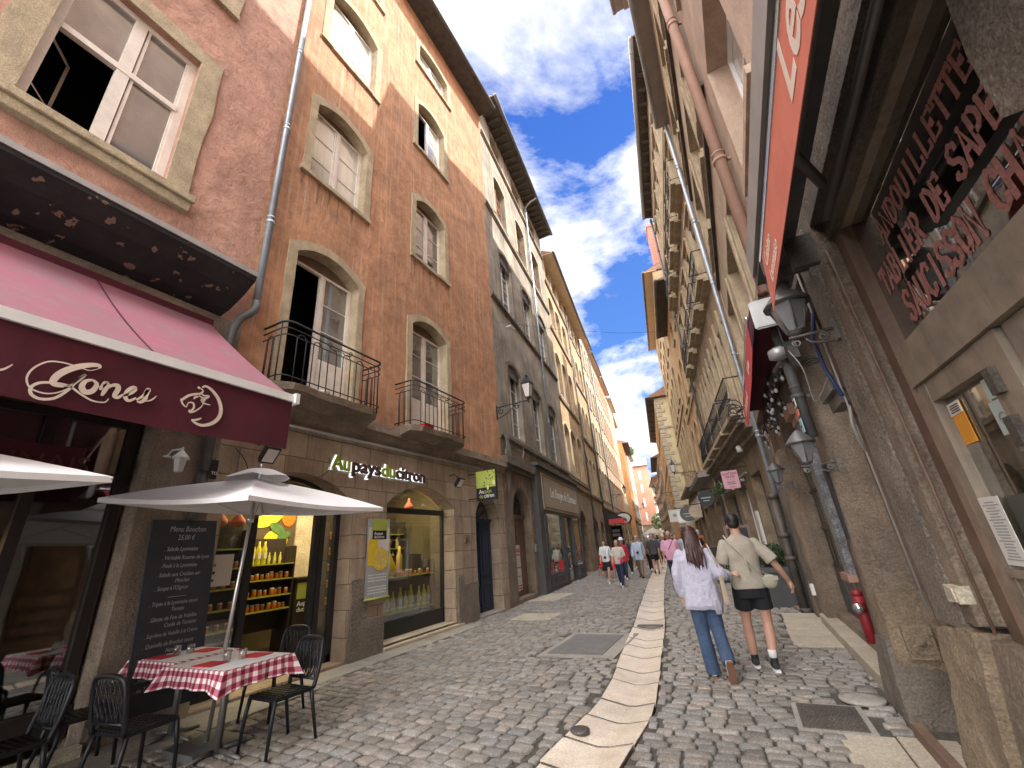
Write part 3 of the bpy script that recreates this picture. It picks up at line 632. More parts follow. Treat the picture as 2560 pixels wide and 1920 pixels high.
# central gutter of pale limestone blocks, each a shallow V
rnd = random.Random(5); b = MB(); jb = MB(); F = []; V = []; C = []
y = 1.5; k = 0
while y < 62:
    ln = rnd.uniform(.42, .78) if y < 8 else rnd.uniform(.6, 1.1)
    y2 = y + ln; g = .015; o = len(V); t = rnd.choice((.98, 1.0, .9, .84, .95)); dark = (7.05 < y < 7.6)
    n = 7; sk = rnd.uniform(-.05, .05); hz = rnd.uniform(-.005, .006); hy = rnd.uniform(-.005, .005)
    for yy in (y + g, y2 - g):
        a, c = interp(CL, yy) + rnd.uniform(-.012, .012), interp(CR, yy) + rnd.uniform(-.012, .012)
        for i in range(n):
            f = i / (n - 1); ff = abs(f - .56) / .56; z = .012 - .062 * (1 - min(1, ff)) ** 1.0
            V.append((a + (c - a) * f, yy + sk * (f - .5), z + hz + (hy if yy > y + .2 else -hy))); C.append((t * 1.04, t * 1.0, t * .97, 1))
    for i in range(n - 1): F.append((o + i, o + i + 1, o + n + i + 1, o + n + i))
    # skirts
    o2 = len(V)
    for i in list(range(n)) + list(range(n, 2 * n)): p = V[o + i]; V.append((p[0], p[1], p[2] - .05)); C.append((.06, .055, .05, 1))
    for i in range(n - 1): F.append((o + i, o + i + 1, o2 + i + 1, o2 + i)); F.append((o + n + i, o + n + i + 1, o2 + n + i + 1, o2 + n + i))
    F.append((o, o + n, o2 + n, o2)); F.append((o + n - 1, o + 2 * n - 1, o2 + 2 * n - 1, o2 + n - 1))
    jr = random.Random(k); jo = []
    for q in (-1, 1):
        for i in range(n): f = i / (n - 1); p = V[o + n + i]; jo.append((p[0], y2 + sk * (f - .5) + q * jr.uniform(.004, .013), p[2] + .004))
    jb.add(jo, [(i, i + 1, n + i + 1, n + i) for i in range(n - 1)])
    y = y2; k += 1
me = bpy.data.meshes.new('central_gutter'); me.from_pydata(V, [], F); at = me.color_attributes.new('tone', 'FLOAT_COLOR', 'POINT'); at.data.foreach_set('color', [c for q in C for c in q])
jb.build('gutter_joints', 'joint', kind='structure'); me.materials.append(M['gutter_stone']); o = bpy.data.objects.new('central_gutter', me); COL.objects.link(o); tag(o, kind='structure')
# flagstones and patches beside the walls
def slabs(name, cells, m, z=.012, kind='structure'):
    b = MB()
    for (x0, y0, x1, y1) in cells:
        g = .006; rr = random.Random(int(x0 * 97 + y0 * 31)); dz = rr.uniform(-.003, .003)
        b.box((x0 + g, y0 + g, -.03), (x1 - g, y1 - g, z + dz))
    o = b.build(name, m); bevel(o, .006); tag(o, kind=kind); return o
slabs('pavement_slabs_left', [(-6.5, -2, -5.64, .2), (-6.5, .2, -5.64, 1.9), (-6.5, 1.9, -5.64, 3.4), (-6.5, 3.4, -5.66, 5.0), (-6.4, 5.0, -5.87, 6.3), (-6.4, 6.3, -5.87, 7.9), (-6.4, 7.9, -5.87, 9.6)], 'slab')
slabs('pavement_slabs_door', [(-5.5, 10.2, -4.4, 10.7), (-5.5, 10.7, -4.95, 11.2), (-4.95, 10.7, -4.4, 11.2), (-6.6, 13.6, -5.6, 14.6), (-6.6, 14.6, -5.6, 15.6)], 'slab_warm')
slabs('pavement_slabs_right', [(.33, 4.3, .72, 4.95), (.72, 4.25, 1.1, 4.98), (.32, 8.0, .95, 9.3), (.34, 9.3, .95, 10.1), (.36, 10.1, .98, 10.86)], 'slab_warm')
b = MB(); b.box((-3.3, 7.0, -.03), (-2.06, 8.8, .008)); b.build('asphalt_patch', 'slab', kind='structure')
b = MB()
b.box((-3.18, 7.16, .0), (-2.28, 8.62, .016))
b.build('utility_cover', 'asphalt', None, 'large smooth dark grey square cover plate left of the pale central gutter', 'ground cover')
# iron plate with studs
t = thing('drain_cover', 'rusty square cast iron cover with raised studs near the restaurant wall', 'drain cover', (.34, 5.27, .01))
b = MB(); b.box((.06, 4.92, -.02), (.62, 5.60, .014)); b.build('frame', 'slab', t)
b = MB(); b.box((.10, 4.97, .0), (.57, 5.55, .022))
for i in range(12):
    for j in range(12):
        x, y = .13 + i * .037 + (j % 2) * .015, 5.0 + j * .0455
        b.box((x, y, .022), (x + .018, y + .026, .028))
b.build('plate', 'iron_cast', t)
b = MB(); b.lathe([(.19, 0), (.19, .02), (.12, .022)], (.68, 5.82, 0), 24); b.build('round_cover', 'slab', None, 'small round stone access cover at the foot of the dark pillar', 'ground cover')
b = MB(); b.lathe([(.09, 0), (.09, .02), (.05, .021), (.03, .018)], (-1.72, 4.45, .0), 18); b.build('small_water_cover', 'iron_cast', None, 'small round water valve cover let into the left edge of the pale gutter', 'ground cover')
b = MB(); b.box((-2.22, 9.45, .0), (-1.74, 9.62, .016)); b.build('gutter_grating', 'zinc_dark', None, 'dark grey metal strip across the pale central gutter', 'drain grating')
# ------------------------------------------------------------------ LEFT SIDE
TL = frame((-6.4, 0), (0, 1), 1)        # u = world Y, w towards the street (+X)
# ---- house b1: pink house with the restaurant
h1 = thing('pink_house', 'pink plastered corner of a house above the dark red restaurant awning', 'house', (-6.4, 0, 0))
win1 = outline(.42, 1.97, 6.95, 9.78); win0 = outline(-3.0, -1.45, 6.95, 9.78); win1b = outline(.42, 1.97, 11.6, 14.2)
shopo = outline(-5.2, 2.62, 0.02, 3.55)
b = MB(TL); wall_face(b, -6, 3.42, 4.3, 22, [win1, win0, win1b], depth=.3); b.build('upper_wall', 'stucco_pink', h1, recalc=False)
b = MB(TL); wall_face(b, -6, 3.42, 0, 4.3, [shopo], depth=.45); b.quad((-6, 0, 5.3), (3.42, 0, 5.3), (3.42, .006, 4.3), (-6, .006, 4.3)); b.build('ground_floor_wall', 'stone_brown', h1, recalc=False)
body_box(TL, h1, -6, 3.42, 0, 22, 8, 'stucco_pink')
roof(TL, h1, -6, 3.42, 22, 8, .8, gutter=False)
surround(TL, h1, win1, .31, .035, 'stone_trim', .0, 3, .02)
f = bars_window(TL, h1, .42, 1.97, 6.95, 9.78, -.14, 'white_paint', 'pane_dim', 2, 0, True, fw=.10, transom=8.58)
# curtains / rail behind the closed leaf, top lights, and the opened leaf inside
b = MB(TL); b.box((1.25, -.165, 7.62), (1.85, -.15, 7.645)); b.build('glazing_bar', 'white_paint', f)
g = MB(TL); g.box((.5, -.15, 8.63), (1.14, -.14, 9.7)); g.build('pane', 'pane_dim', f)
b = MB(TL)
for (a, c, e, d) in [((.44, -.2), (.80, -.62), 7.02, 8.5)]:
    for z0, z1 in ((e, e + .06), (d - .06, d)): b.quad((a[0], a[1], z0), (c[0], c[1], z0), (c[0], c[1], z1), (a[0], a[1], z1))
    for f0, f1 in ((0, .12), (.88, 1)): p = [(a[0] + (c[0] - a[0]) * t_, a[1] + (c[1] - a[1]) * t_) for t_ in (f0, f1)]; b.quad((*p[0], e), (*p[1], e), (*p[1], d), (*p[0], d))
    b.quad((a[0], a[1], e + .55), (c[0], c[1], e + .55), (c[0], c[1], e + .58), (a[0], a[1], e + .58))
b.build('open_leaf', 'white_paint', f)
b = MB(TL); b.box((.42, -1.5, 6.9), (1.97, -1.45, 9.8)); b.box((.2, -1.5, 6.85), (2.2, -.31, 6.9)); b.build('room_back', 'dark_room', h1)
b = MB(TL); b.prism([(0.02, 6.72), (2.30, 6.70), (2.33, 6.9), (2.33, 6.99), (.0, 6.99), (.0, 6.9)], -.3, .12); b.box((.0, .12, 6.86), (2.34, .17, 6.99)); o = b.build('window_sill', 'stone_trim', h1); bevel(o, .012)
bars_window(TL, h1, .42, 1.97, 11.6, 14.2, -.14, 'white_paint', 'pane_curtain', 2, 2, fw=.09); surround(TL, h1, win1b, .31, .035, 'stone_trim', 0, 5, .02); sill(TL, h1, .0, 2.3, 11.6)
bars_window(TL, h1, -3.0, -1.45, 6.95, 9.78, -.14, 'white_paint', 'pane_curtain', 2, 2, fw=.09)
# hood (marquise) with peeling black soffit
b = MB(TL); U0, U1 = -6.2, 3.08
prof = [(0, 6.28), (.72, 5.74), (.78, 5.74), (.78, 5.66), (.55, 5.50), (.2, 5.34), (0, 5.30)]
for (w0, z0), (w1, z1) in list(zip(prof, prof[1:])):
    b.add([(U0, w0, z0), (U1 - (0 if w0 < .1 else 0), w0, z0), (U1, w1, z1), (U0, w1, z1)], [(0, 1, 2, 3)], 0 if z1 > 5.70 else 1)
b.add([(U1, w, z) for w, z in prof] , [tuple(range(len(prof)))], 1)
b.box((U0, .70, 5.72), (U1 + .01, .80, 5.80), 2)
hood = b.build('shop_hood', ['zinc', 'black_peel', 'zinc_pale'], h1, recalc=False)
pipe(TL, 'rain_pipe', 'long grey zinc downpipe between the pink and the orange house', 3.50, 5.72, 23, .062, .13, 'zinc', lean=0, tail=None)
b = MB(TL); b.tube([(3.50, .13, 5.75), (3.49, .16, 5.6), (3.40, .20, 5.45), (3.27, .2, 5.3), (3.22, .15, 5.1), (3.22, .12, 4.7), (3.22, .12, 2.9)], .062, 12); b.tube([(3.22, .10, 2.9), (3.22, .05, 2.28)], .066, 12)
b.build('pipe_elbow', 'zinc_dark', None, 'dark weathered pipe elbow under the black peeling hood', 'downpipe')
# restaurant front in the dark opening
b = MB(TL)
for x in (-2.9, -.9, .55, 1.75, 2.52): b.box((x - .05, -.42, .3), (x + .05, -.30, 3.5))
b.box((-5.2, -.42, 2.72), (2.6, -.32, 2.82)); b.box((-5.2, -.43, .12), (2.6, -.30, .42)); b.box((-5.2, -.42, 3.42), (2.6, -.32, 3.5))
b.build('shop_front_frame', 'wood_shaded', h1)
b = MB(TL); b.box((-5.2, -.37, .42), (2.6, -.36, 3.42)); b.build('shop_window', 'door_glass', h1)
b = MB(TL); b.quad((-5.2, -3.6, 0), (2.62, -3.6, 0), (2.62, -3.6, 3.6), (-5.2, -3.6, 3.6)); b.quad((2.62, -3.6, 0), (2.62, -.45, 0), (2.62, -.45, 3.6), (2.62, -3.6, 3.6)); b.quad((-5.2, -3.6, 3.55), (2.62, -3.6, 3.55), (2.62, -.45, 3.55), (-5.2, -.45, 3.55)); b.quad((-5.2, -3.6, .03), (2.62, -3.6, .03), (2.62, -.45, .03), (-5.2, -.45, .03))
b.build('dining_room', 'wood_shaded', h1, recalc=False)
b = MB(TL); b.box((-5.2, .0, .0), (2.6, .12, .11)); b.build('doorstep', 'stone_pale', h1)
b = MB(TL); b.box((-1.0, -.2, 2.72), (2.05, -.12, 3.05)); o = b.build('inner_sign_board', 'awning_maroon', h1)
text('LYONNAIS', TL, .78, 2.78, .24, 'letter_brown', o, w=-.118, xs=1.15)
# lit wall lamp inside
t = thing('wall_lamp', 'small lit amber glass wall lamp glowing inside the dark restaurant', 'lamp', (-6.9, 1.35, 1.9))
b = MB(TL); b.lathe([(.03, -.08), (.055, -.05), (.075, .08)], (1.38, -.62, 2.0), 6); b.build('lamp_shade', 'lamp_glow', t)
b = MB(TL); b.lathe([(.09, .08), (.03, .14), (.01, .18)], (1.38, -.62, 2.0), 6); b.tube([(1.38, -.62, 2.17), (1.38, -.8, 2.2)], .01); b.build('lamp_cap', 'iron', t)
ld = bpy.data.lights.new('lamp_light', 'POINT'); ld.energy = 4; ld.color = (1, .6, .25); ld.shadow_soft_size = .06; lo = bpy.data.objects.new('lamp_light', ld); COL.objects.link(lo); lo.location = (-6.95, 1.38, 2.02)
# white lantern on the stone pier
t = thing('wall_lantern', 'small white hexagonal lantern on the stone pier between restaurant and lemon shop', 'lantern', (-6.2, 2.85, 2.8))
b = MB(TL); b.lathe([(.02, .0), (.05, .01), (.075, .17)], (2.87, .2, 2.83), 6, smooth=False); b.build('lantern_glass', 'lamp_glass', t)
b = MB(TL); b.lathe([(.10, .17), (.105, .185), (.045, .25), (.03, .27), (.012, .29), (.018, .31), (.004, .33)], (2.87, .2, 2.83), 6, smooth=False); b.tube([(2.80, .0, 3.06), (2.80, .1, 3.12), (2.86, .2, 3.13)], .012); b.lathe([(.045, 0), (.045, .02)], (2.8, .0, 3.04), 10); b.build('lantern_cap', 'white_clean', t)
for i, (u, z, m, lb) in enumerate([(3.3, 2.95, 'sign_black', 'black sticker with white letters stuck on the drainpipe above the pier')]):
    o = MB(TL); o.box((u - .045, .18, z - .16), (u + .045, .19, z + .1)); o = o.build('sticker', m, None, lb, 'sticker'); text('TO', TL, u - .035, z - .1, .06, 'white_clean', o, w=.191)

# ---- house b2: orange house with the lemon shop
h2 = thing('orange_house', 'tall orange plastered house with stone framed arched windows over a lemon shop', 'house', (-6.4, 3.42, 0))
ops = []; W2 = []
d1 = outline(4.17, 5.72, 4.27, 7.62, .30); d2 = outline(7.58, 9.10, 4.27, 7.62, .28)
for (a, c, z0, z1) in [(4.18, 5.69, 9.42, 11.82), (7.66, 9.10, 9.55, 11.92), (4.20, 5.78, 13.88, 16.28), (7.70, 9.15, 13.98, 16.28), (4.15, 5.75, 18.1, 19.42), (7.74, 9.46, 18.1, 19.42)]:
    ol = outline(a, c, z0, z1, .30 if z0 < 18 else .18); W2.append((a, c, z0, z1, ol))
b = MB(TL); wall_face(b, 3.42, 12.1, 4.27, 20.75, [d1, d2] + [w[4] for w in W2], depth=.32, rmi=1); b.build('upper_wall', ['stucco_orange', 'stone_trim'], h2, recalc=False)
a1 = outline(3.62, 6.0, .05, 3.08, .50, 14); a2 = outline(6.88, 9.33, .10, 3.12, .44, 14); a3 = outline(10.36, 11.72, .02, 3.1, .62, 12)
b = MB(TL); wall_face(b, 3.42, 12.1, 0, 4.27, [a1, a2, a3], depth=.42); b.build('ground_floor_wall', 'stone', h2, recalc=False)
body_box(TL, h2, 3.42, 12.1, 0, 20.75, 9, 'stucco_orange')
b = MB(TL); b.box((3.42, -9, 4.2), (12.1, -.33, 4.26)); b.box((3.5, -.9, 0), (3.6, -.42, 4.2)); b.build('floor_slab', 'dark_room', h2)
roof(TL, h2, 3.42, 12.1, 20.75, 9, .74, 2.5, 'tile', 'soffit_wood', True, 0, gm='zinc_dark', ends=.05)
for i, w in enumerate(W2):
    a, c, z0, z1, ol = w
    surround(TL, h2, ol, .2, .032, 'stone_trim', 0, i, .014)
    ow = i == 3
    f = bars_window(TL, h2, a, c, z0, z1 - (.26 if z0 < 18 else .14), -.22, 'white_paint' if i < 2 else 'white_clean', ['pane_curtain', 'pane', 'pane_curtain', 'pane_curtain', 'pane_curtain', 'pane_curtain'][i], 2, 2 if z0 < 18 else 0, open_left=ow)
    b = MB(TL); zt = z1 - (.26 if z0 < 18 else .14)
    b.prism(outline(a, c, zt, z1, .26 if z0 < 18 else .14), -.30, -.24); b.build('shutter_box', 'wood_brown', f)
    sill(TL, h2, a - .22, c + .22, z0, .07, .10)
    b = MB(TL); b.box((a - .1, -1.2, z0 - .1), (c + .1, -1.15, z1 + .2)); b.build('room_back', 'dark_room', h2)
for i, (ol, a, c, open_) in enumerate([(d1, 4.17, 5.72, True), (d2, 7.58, 9.10, False)]):
    surround(TL, h2, ol, .19, .032, 'stone_trim', 0, 20 + i, .014)
    f = bars_window(TL, h2, a, c, 4.33, 7.30, -.24, 'white_paint', 'pane_dim', 2, 2, open_left=open_, panel=1.05, name='french_window')
    b = MB(TL); b.prism(outline(a, c, 7.3, 7.62, .28), -.32, -.26); b.build('shutter_box', 'wood_brown', f)
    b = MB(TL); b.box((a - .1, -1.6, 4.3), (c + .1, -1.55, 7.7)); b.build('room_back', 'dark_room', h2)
for i, w in enumerate(W2[:3]):
    a, c, z0, z1, ol = w; rr = random.Random(40 + i)
    for mt, nn in (('mineral_streak', 9 if i == 1 else 6), ('grime_streak', 6)):
        b = MB(TL)
        for k in range(nn):
            u = rr.uniform(a - .2, c + .2); zt = z0 - .10; l_ = rr.uniform(.3, 1.9 if mt == 'mineral_streak' else 1.0); wd = rr.uniform(.008, .028) * (1 if mt == 'mineral_streak' else 1.8); n = 7; pts = []
            L = [(u - wd * (1 - .6 * q / n) + rr.uniform(-.006, .006), .0025 + .0004 * k, zt - l_ * q / n) for q in range(n + 1)]; Rr = [(u + wd * (1 - .6 * q / n) + rr.uniform(-.006, .006), .0025 + .0004 * k, zt - l_ * q / n) for q in range(n + 1)]
            b.add(L + Rr, [(q, q + 1, n + 2 + q, n + 1 + q) for q in range(n)])
        b.build('rain_streaks', mt, h2, recalc=False)
# string cornice and cable trunking
b = MB(TL); P = [(0, 4.30), (.20, 4.27), (.22, 4.08), (.14, 4.05), (.10, 3.96), (.02, 3.90), (0, 3.88)]
n = 26
for i in range(n):
    ua, uc = 3.42 + (12.1 - 3.42) * i / n, 3.42 + (12.1 - 3.42) * (i + 1) / n; rr = random.Random(i); q = rr.uniform(-.012, .012)
    for (w0, z0), (w1, z1) in zip(P, P[1:]): b.quad((ua, w0 + (q if w0 > .1 else 0), z0), (uc, w0 + (q if w0 > .1 else 0), z0), (uc, w1 + (q if w1 > .1 else 0), z1), (ua, w1 + (q if w1 > .1 else 0), z1))
b.build('string_cornice', 'stone_brown', h2, recalc=False)
b = MB(TL); b.tube([(3.9, .1, 3.80), (7, .11, 3.83), (10.7, .1, 3.86)], .028, 8); b.build('light_tube', 'zinc_pale', None, 'thin pale metal tube running under the cornice of the lemon shop', 'pipe')
# balconies
def balcony(u0, u1, z, label, dp=.60, seed=0):
    t = thing('balcony', label, 'balcony', (-6.1, (u0 + u1) / 2, z))
    rr = random.Random(seed)
    b = MB(TL); n = 9
    fr = []
    for i in range(n + 1):
        f = i / n; u = u0 - .02 + (u1 - u0 + .04) * f; w = dp + .05 + rr.uniform(-.02, .02) - (.16 if i in (0, n) else 0); fr.append((u, w))
    top = [(u, w, z + rr.uniform(-.008, .008)) for u, w in fr]; bot = [(u, w - .03, z - .11 + rr.uniform(-.02, .02)) for u, w in fr]; base = [(u, 0, z - .26) for u, w in fr]; tb = [(u, 0, z) for u, w in fr]
    for i in range(n):
        b.quad(top[i], top[i + 1], bot[i + 1], bot[i]); b.quad(bot[i], bot[i + 1], base[i + 1], base[i]); b.quad(tb[i], tb[i + 1], top[i + 1], top[i])
    for i in (0, n): b.add([top[i], bot[i], base[i], tb[i]], [(0, 1, 2, 3)])
    b.build('slab', 'stone_brown', t)
    b = MB(TL); c = .12
    def loop(zz, e=0): return [(u0, .02, zz), (u0, dp - c, zz), (u0 + c * .3, dp - c * .3, zz), (u0 + c, dp, zz), (u1 - c, dp, zz), (u1 - c * .3, dp - c * .3, zz), (u1, dp - c, zz), (u1, .02, zz)]
    zt = z + 1.06
    b.tube(loop(zt), .019, 8); b.tube(loop(zt - .12), .011, 6); b.tube(loop(zt - .24), .010, 6); b.tube(loop(z + .10), .011, 6)
    b.build('hand_rail', 'iron', t)
    b = MB(TL)
    nb = max(5, int(round((u1 - u0 - .2) / .31)));
    for i in range(nb):                      # hairpin bars
        x = u0 + .14 + (u1 - u0 - .28) * (i + .5) / nb; hw = (u1 - u0 - .28) / nb * .27
        arc = [(x - hw, dp, z + .03)] + [(x - hw * math.cos(math.pi * k / 8), dp, zt - .26 + hw * 1.0 * math.sin(math.pi * k / 8)) for k in range(9)] + [(x + hw, dp, z + .03)]
        b.tube(arc, .010, 6)
        if i < nb - 1: xm = x + (u1 - u0 - .28) / nb / 2
    for x in (u0, u1):
        for w in (.14, .32, .47): b.tube([(x, w, z + .03), (x, w, zt - .24)], .009, 6)
        w = .23; b.tube([(x, w - .06, z + .05)] + [(x, w - .06 * math.cos(math.pi * k / 6), zt - .26 + .06 * math.sin(math.pi * k / 6)) for k in range(7)] + [(x, w + .06, z + .05)], .009, 6)
        b.tube([(x, dp - c, z + .0), (x, dp - c, zt)], .012, 6)
    xm = (u0 + u1) / 2                      # centre scrolls
    for sx in (-1, 1):
        pts = [(xm + sx * .20, dp, zt - .17)] + [(xm + sx * (.24 + .045 * math.cos(a)), dp, zt - .12 + .045 * math.sin(a)) for a in [i * .7 for i in range(8)]]
        b.tube(pts, .008, 6)
        b.tube([(xm + sx * .2, dp, zt - .17), (xm + sx * .1, dp, zt - .19), (xm + sx * .08, dp, zt - .16), (xm, dp, zt - .16)], .008, 6)
    b.build('balusters', 'iron', t)
    return t
balcony(3.78, 5.98, 4.33, 'larger wrought iron balcony on a worn stone slab below the open door', seed=1)
balcony(7.00, 9.15, 4.33, 'smaller wrought iron balcony with a red tub, right of the larger one', seed=2)
b = MB(TL); b.lathe([(.12, 0), (.16, .15), (.175, .15), (.17, .165), (.15, .16), (.11, .02)], (7.75, .33, 4.34), 4, sx=1.5, sy=1, smooth=False, a0=math.pi / 4); b.build('plastic_tub', 'red_plastic', None, 'bright red plastic tub on the smaller balcony', 'tub')
b = MB(TL); b.ball((8.25, .4, 4.38), (.13, .08, .05)); b.ball((8.5, .38, 4.37), (.1, .07, .04)); b.build('rag', 'cloth_white', None, 'crumpled pale rag lying on the balcony beside the red tub', 'rag')
b = MB(TL); b.tube([(4.55, .52, 4.37), (4.75, .56, 4.39)], .035, 8); b.build('white_bottle', 'white_clean', None, 'white object lying on the edge of the larger balcony', 'bottle')
# shop: interior, glazing
def shop_room(T, root, u0, u1, z1, dep, m='shop_wall', fm='shop_dark'):
    b = MB(T); d0 = -.43
    b.quad((u0, -dep, 0.02), (u1, -dep, .02), (u1, -dep, z1), (u0, -dep, z1), 0); b.quad((u0, d0, .02), (u0, -dep, .02), (u0, -dep, z1), (u0, d0, z1), 0); b.quad((u1, d0, .02), (u1, -dep, .02), (u1, -dep, z1), (u1, d0, z1), 0)
    b.quad((u0, d0, z1), (u1, d0, z1), (u1, -dep, z1), (u0, -dep, z1), 0); b.quad((u0, d0, .03), (u1, d0, .03), (u1, -dep, .03), (u0, -dep, .03), 1)
    return b.build('shop_room', [m, fm], root, recalc=False)
shop_room(TL, h2, 3.6, 9.6, 3.6, 3.2)
b = MB(TL)                                    # black shopfront frame, arch 1: window left, door right
for x in (3.66, 4.33, 5.50, 5.62, 5.95): b.box((x - .05, -.42, .05), (x + .05, -.34, 2.56))
b.box((3.62, -.42, 2.46), (6.0, -.33, 2.58)); b.box((3.62, -.42, .05), (4.33, -.34, .22)); b.box((5.62, -.42, .05), (5.98, -.34, .16))
b.prism(outline(3.62, 6.0, 2.58, 3.08, .46, 14), -.42, -.36, 0, [outline(3.72, 5.90, 2.62, 3.0, .38, 14)])
b.build('door_frame', 'black_frame', h2)
b = MB(TL); b.box((3.7, -.385, .22), (4.3, -.38, 2.46)); b.box((5.66, -.385, .16), (5.9, -.38, 2.46)); b.prism(outline(3.72, 5.90, 2.62, 3.0, .38, 14), -.40, -.395); b.build('shop_window', 'shop_glass', h2)
b = MB(TL)
b.box((6.9, -.40, 2.54), (9.31, -.32, 2.66)); b.box((6.9, -.40, .10), (9.31, -.34, .42)); b.box((6.88, -.42, .1), (6.93, -.34, 2.8)); b.box((9.27, -.42, .1), (9.33, -.34, 2.8)); b.build('window_frame', 'black_frame', h2)
b = MB(TL); b.prism(outline(6.92, 9.29, .42, 3.06, .42, 14), -.385, -.38); b.build('shop_window', 'shop_glass', h2)
b = MB(TL); b.box((6.84, -.4, .0), (9.55, .10, .07)); b.box((6.9, -.4, .07), (9.4, .0, .12)); o = b.build('window_step', 'stone_pale', h2); bevel(o, .01)
# shelves and goods
jar0 = None
def make_jar():
    r = thing('jam_jar', 'small jar of orange preserve with pale lid on the yellow shelves of the lemon shop', 'jar', (0, 0, 0), 'jars on the lemon shop shelves')
    b = MB(); b.lathe([(.03, 0), (.036, .008), (.036, .07), (.028, .082)], n=10); b.build('glass_body', 'jam', r)
    b = MB(); b.lathe([(.031, .082), (.031, .1), (.02, .103)], n=10); b.build('lid', 'paper', r)
    return r
def make_bottle():
    r = thing('liqueur_bottle', 'tall clear bottle of yellow lemon liqueur in the lemon shop window', 'bottle', (0, 0, 0), 'yellow liqueur bottles low in the shop window')
    b = MB(); b.lathe([(.04, 0), (.045, .01), (.045, .26), (.018, .33), (.016, .40)], n=10); b.build('glass_body', 'liquor', r)
    b = MB(); b.box((-.028, -.047, .1), (.028, -.0445, .2)); b.build('bottle_label', 'paper', r)
    b = MB(); b.lathe([(.02, .40), (.02, .43), (.01, .432)], n=8); b.build('cap', 'sign_black', r)
    return r
jar0 = make_jar(); index_children(jar0); bot0 = make_bottle(); index_children(bot0)
first = {'j': True, 'b': True}
def put(proto, key, u, w, z, rz=0, sc=1, lb=None):
    p = TL((u, w, z)); r = proto if first[key] else copy_tree(proto); first[key] = False
    r.location = p; r.rotation_euler = (0, 0, rz + math.pi / 2); r.scale = (sc, sc, sc)
    if lb: r['label'] = lb
    return r
def shelf(u0, u1, w0, w1, zs, label, m='shop_green', back=True):
    t = thing('display_shelf', label, 'shelf', TL(((u0 + u1) / 2, (w0 + w1) / 2, zs[0] - .3)))
    for z in zs:
        b = MB(TL); b.box((u0, w0, z - .022), (u1, w1, z)); b.build('shelf_board', m, t)
    b = MB(TL)
    if back: b.box((u0, w0 - .03, zs[0] - .35), (u1, w0 - .005, zs[-1] + .45))
    b.box((u0 - .03, w0 - .02, zs[0] - .4), (u0 - .002, w1, zs[-1] + .3)); b.box((u1 + .002, w0 - .02, zs[0] - .4), (u1 + .03, w1, zs[-1] + .3)); b.build('shelf_back', 'shop_dark', t)
    return t
shelf(5.03, 5.85, -1.62, -1.34, [.92, 1.15, 1.42, 1.68], 'shelf rack of orange jam jars seen through the open lemon shop door')
rr = random.Random(11)
for z in (.92, 1.15, 1.42):
    for i in range(8): put(jar0, 'j', 5.08 + i * .1 + rr.uniform(-.012, .012), -1.42 + rr.uniform(-.03, .03), z, sc=rr.uniform(.85, 1.25))
for i in range(6): put(bot0, 'b', 5.08 + i * .11, -1.46, 1.68, sc=1.0 if i < 3 else .5, lb='yellow bottle on the top board above the rows of jam jars')
shelf(3.95, 4.75, -1.3, -1.05, [.75, 1.05, 1.35, 1.65, 1.95], 'narrow shelf rack at the left edge of the lemon shop window')
for z in (.75, 1.05, 1.35, 1.65):
    for i in range(5): put(jar0, 'j', 4.0 + i * .15, -1.12, z, lb='small jar on the narrow rack at the left edge of the lemon shop')
shelf(6.35, 7.0, -1.3, -1.0, [.9, 1.2, 1.5, 1.8, 2.1], 'shelf rack seen through the closed glass door of the lemon shop')
for z in (.9, 1.2, 1.5, 1.8, 2.1):
    for i in range(6): put(jar0, 'j', 6.4 + i * .1, -1.06, z, lb='small jar on the rack behind the closed glass door')
shelf(7.0, 9.2, -.95, -.55, [.52, 1.22], 'low green window display with yellow bottles in the right shop window')
rr = random.Random(5)
for i in range(11): put(bot0, 'b', 7.12 + i * .195 + rr.uniform(-.03, .03), -.62 + rr.uniform(-.06, .03), .52, sc=rr.uniform(.95, 1.25), rz=rr.uniform(-.6, .6))
shelf(8.0, 9.3, -1.9, -1.6, [1.5, 1.85, 2.2], 'rear shelf of bottles seen high in the right shop window')
for i in range(8): put(bot0, 'b', 8.1 + i * .14, -1.66, 1.85 if i % 2 else 1.5, sc=.7, lb='small bottle on the rear shelf of the right shop window')
rr = random.Random(3)
for i in range(14): put(jar0, 'j', 7.15 + i * .145, -.62 + rr.uniform(-.12, .02), 1.22, sc=rr.uniform(.8, 1.4), lb='jar on the dark counter board of the right shop window')
b = MB(TL); b.lathe([(.10, 0), (.19, .08), (.19, .16), (.05, .50), (.035, .62), (.045, .63)], (7.72, -.7, 1.24), 18); o = b.build('demijohn', 'lemon', None, 'big yellow teardrop bottle with a red stopper in the right shop window', 'bottle')
b = MB(TL); b.lathe([(.05, 0), (.075, .03), (.07, .09), (.03, .12)], (7.72, -.7, 1.87), 12); b.build('stopper', 'letter_red', o)
b = MB(TL); b.lathe([(.07, 0), (.07, .4), (.03, .5), (.03, .62)], (8.15, -.75, 1.24), 14); b.build('tall_bottle', 'lemon', None, 'tall straight yellow bottle beside the teardrop bottle in the shop window', 'bottle')
b = MB(TL)
for i in range(5): b.ball((7.02 + i * .07, -.66 + .03 * i, 1.5 + .22 * i), (.09, .06, .16))
b.build('lemon_garland', ['leaf'], None, 'green leafy garland hanging at the left of the right shop window', 'garland')
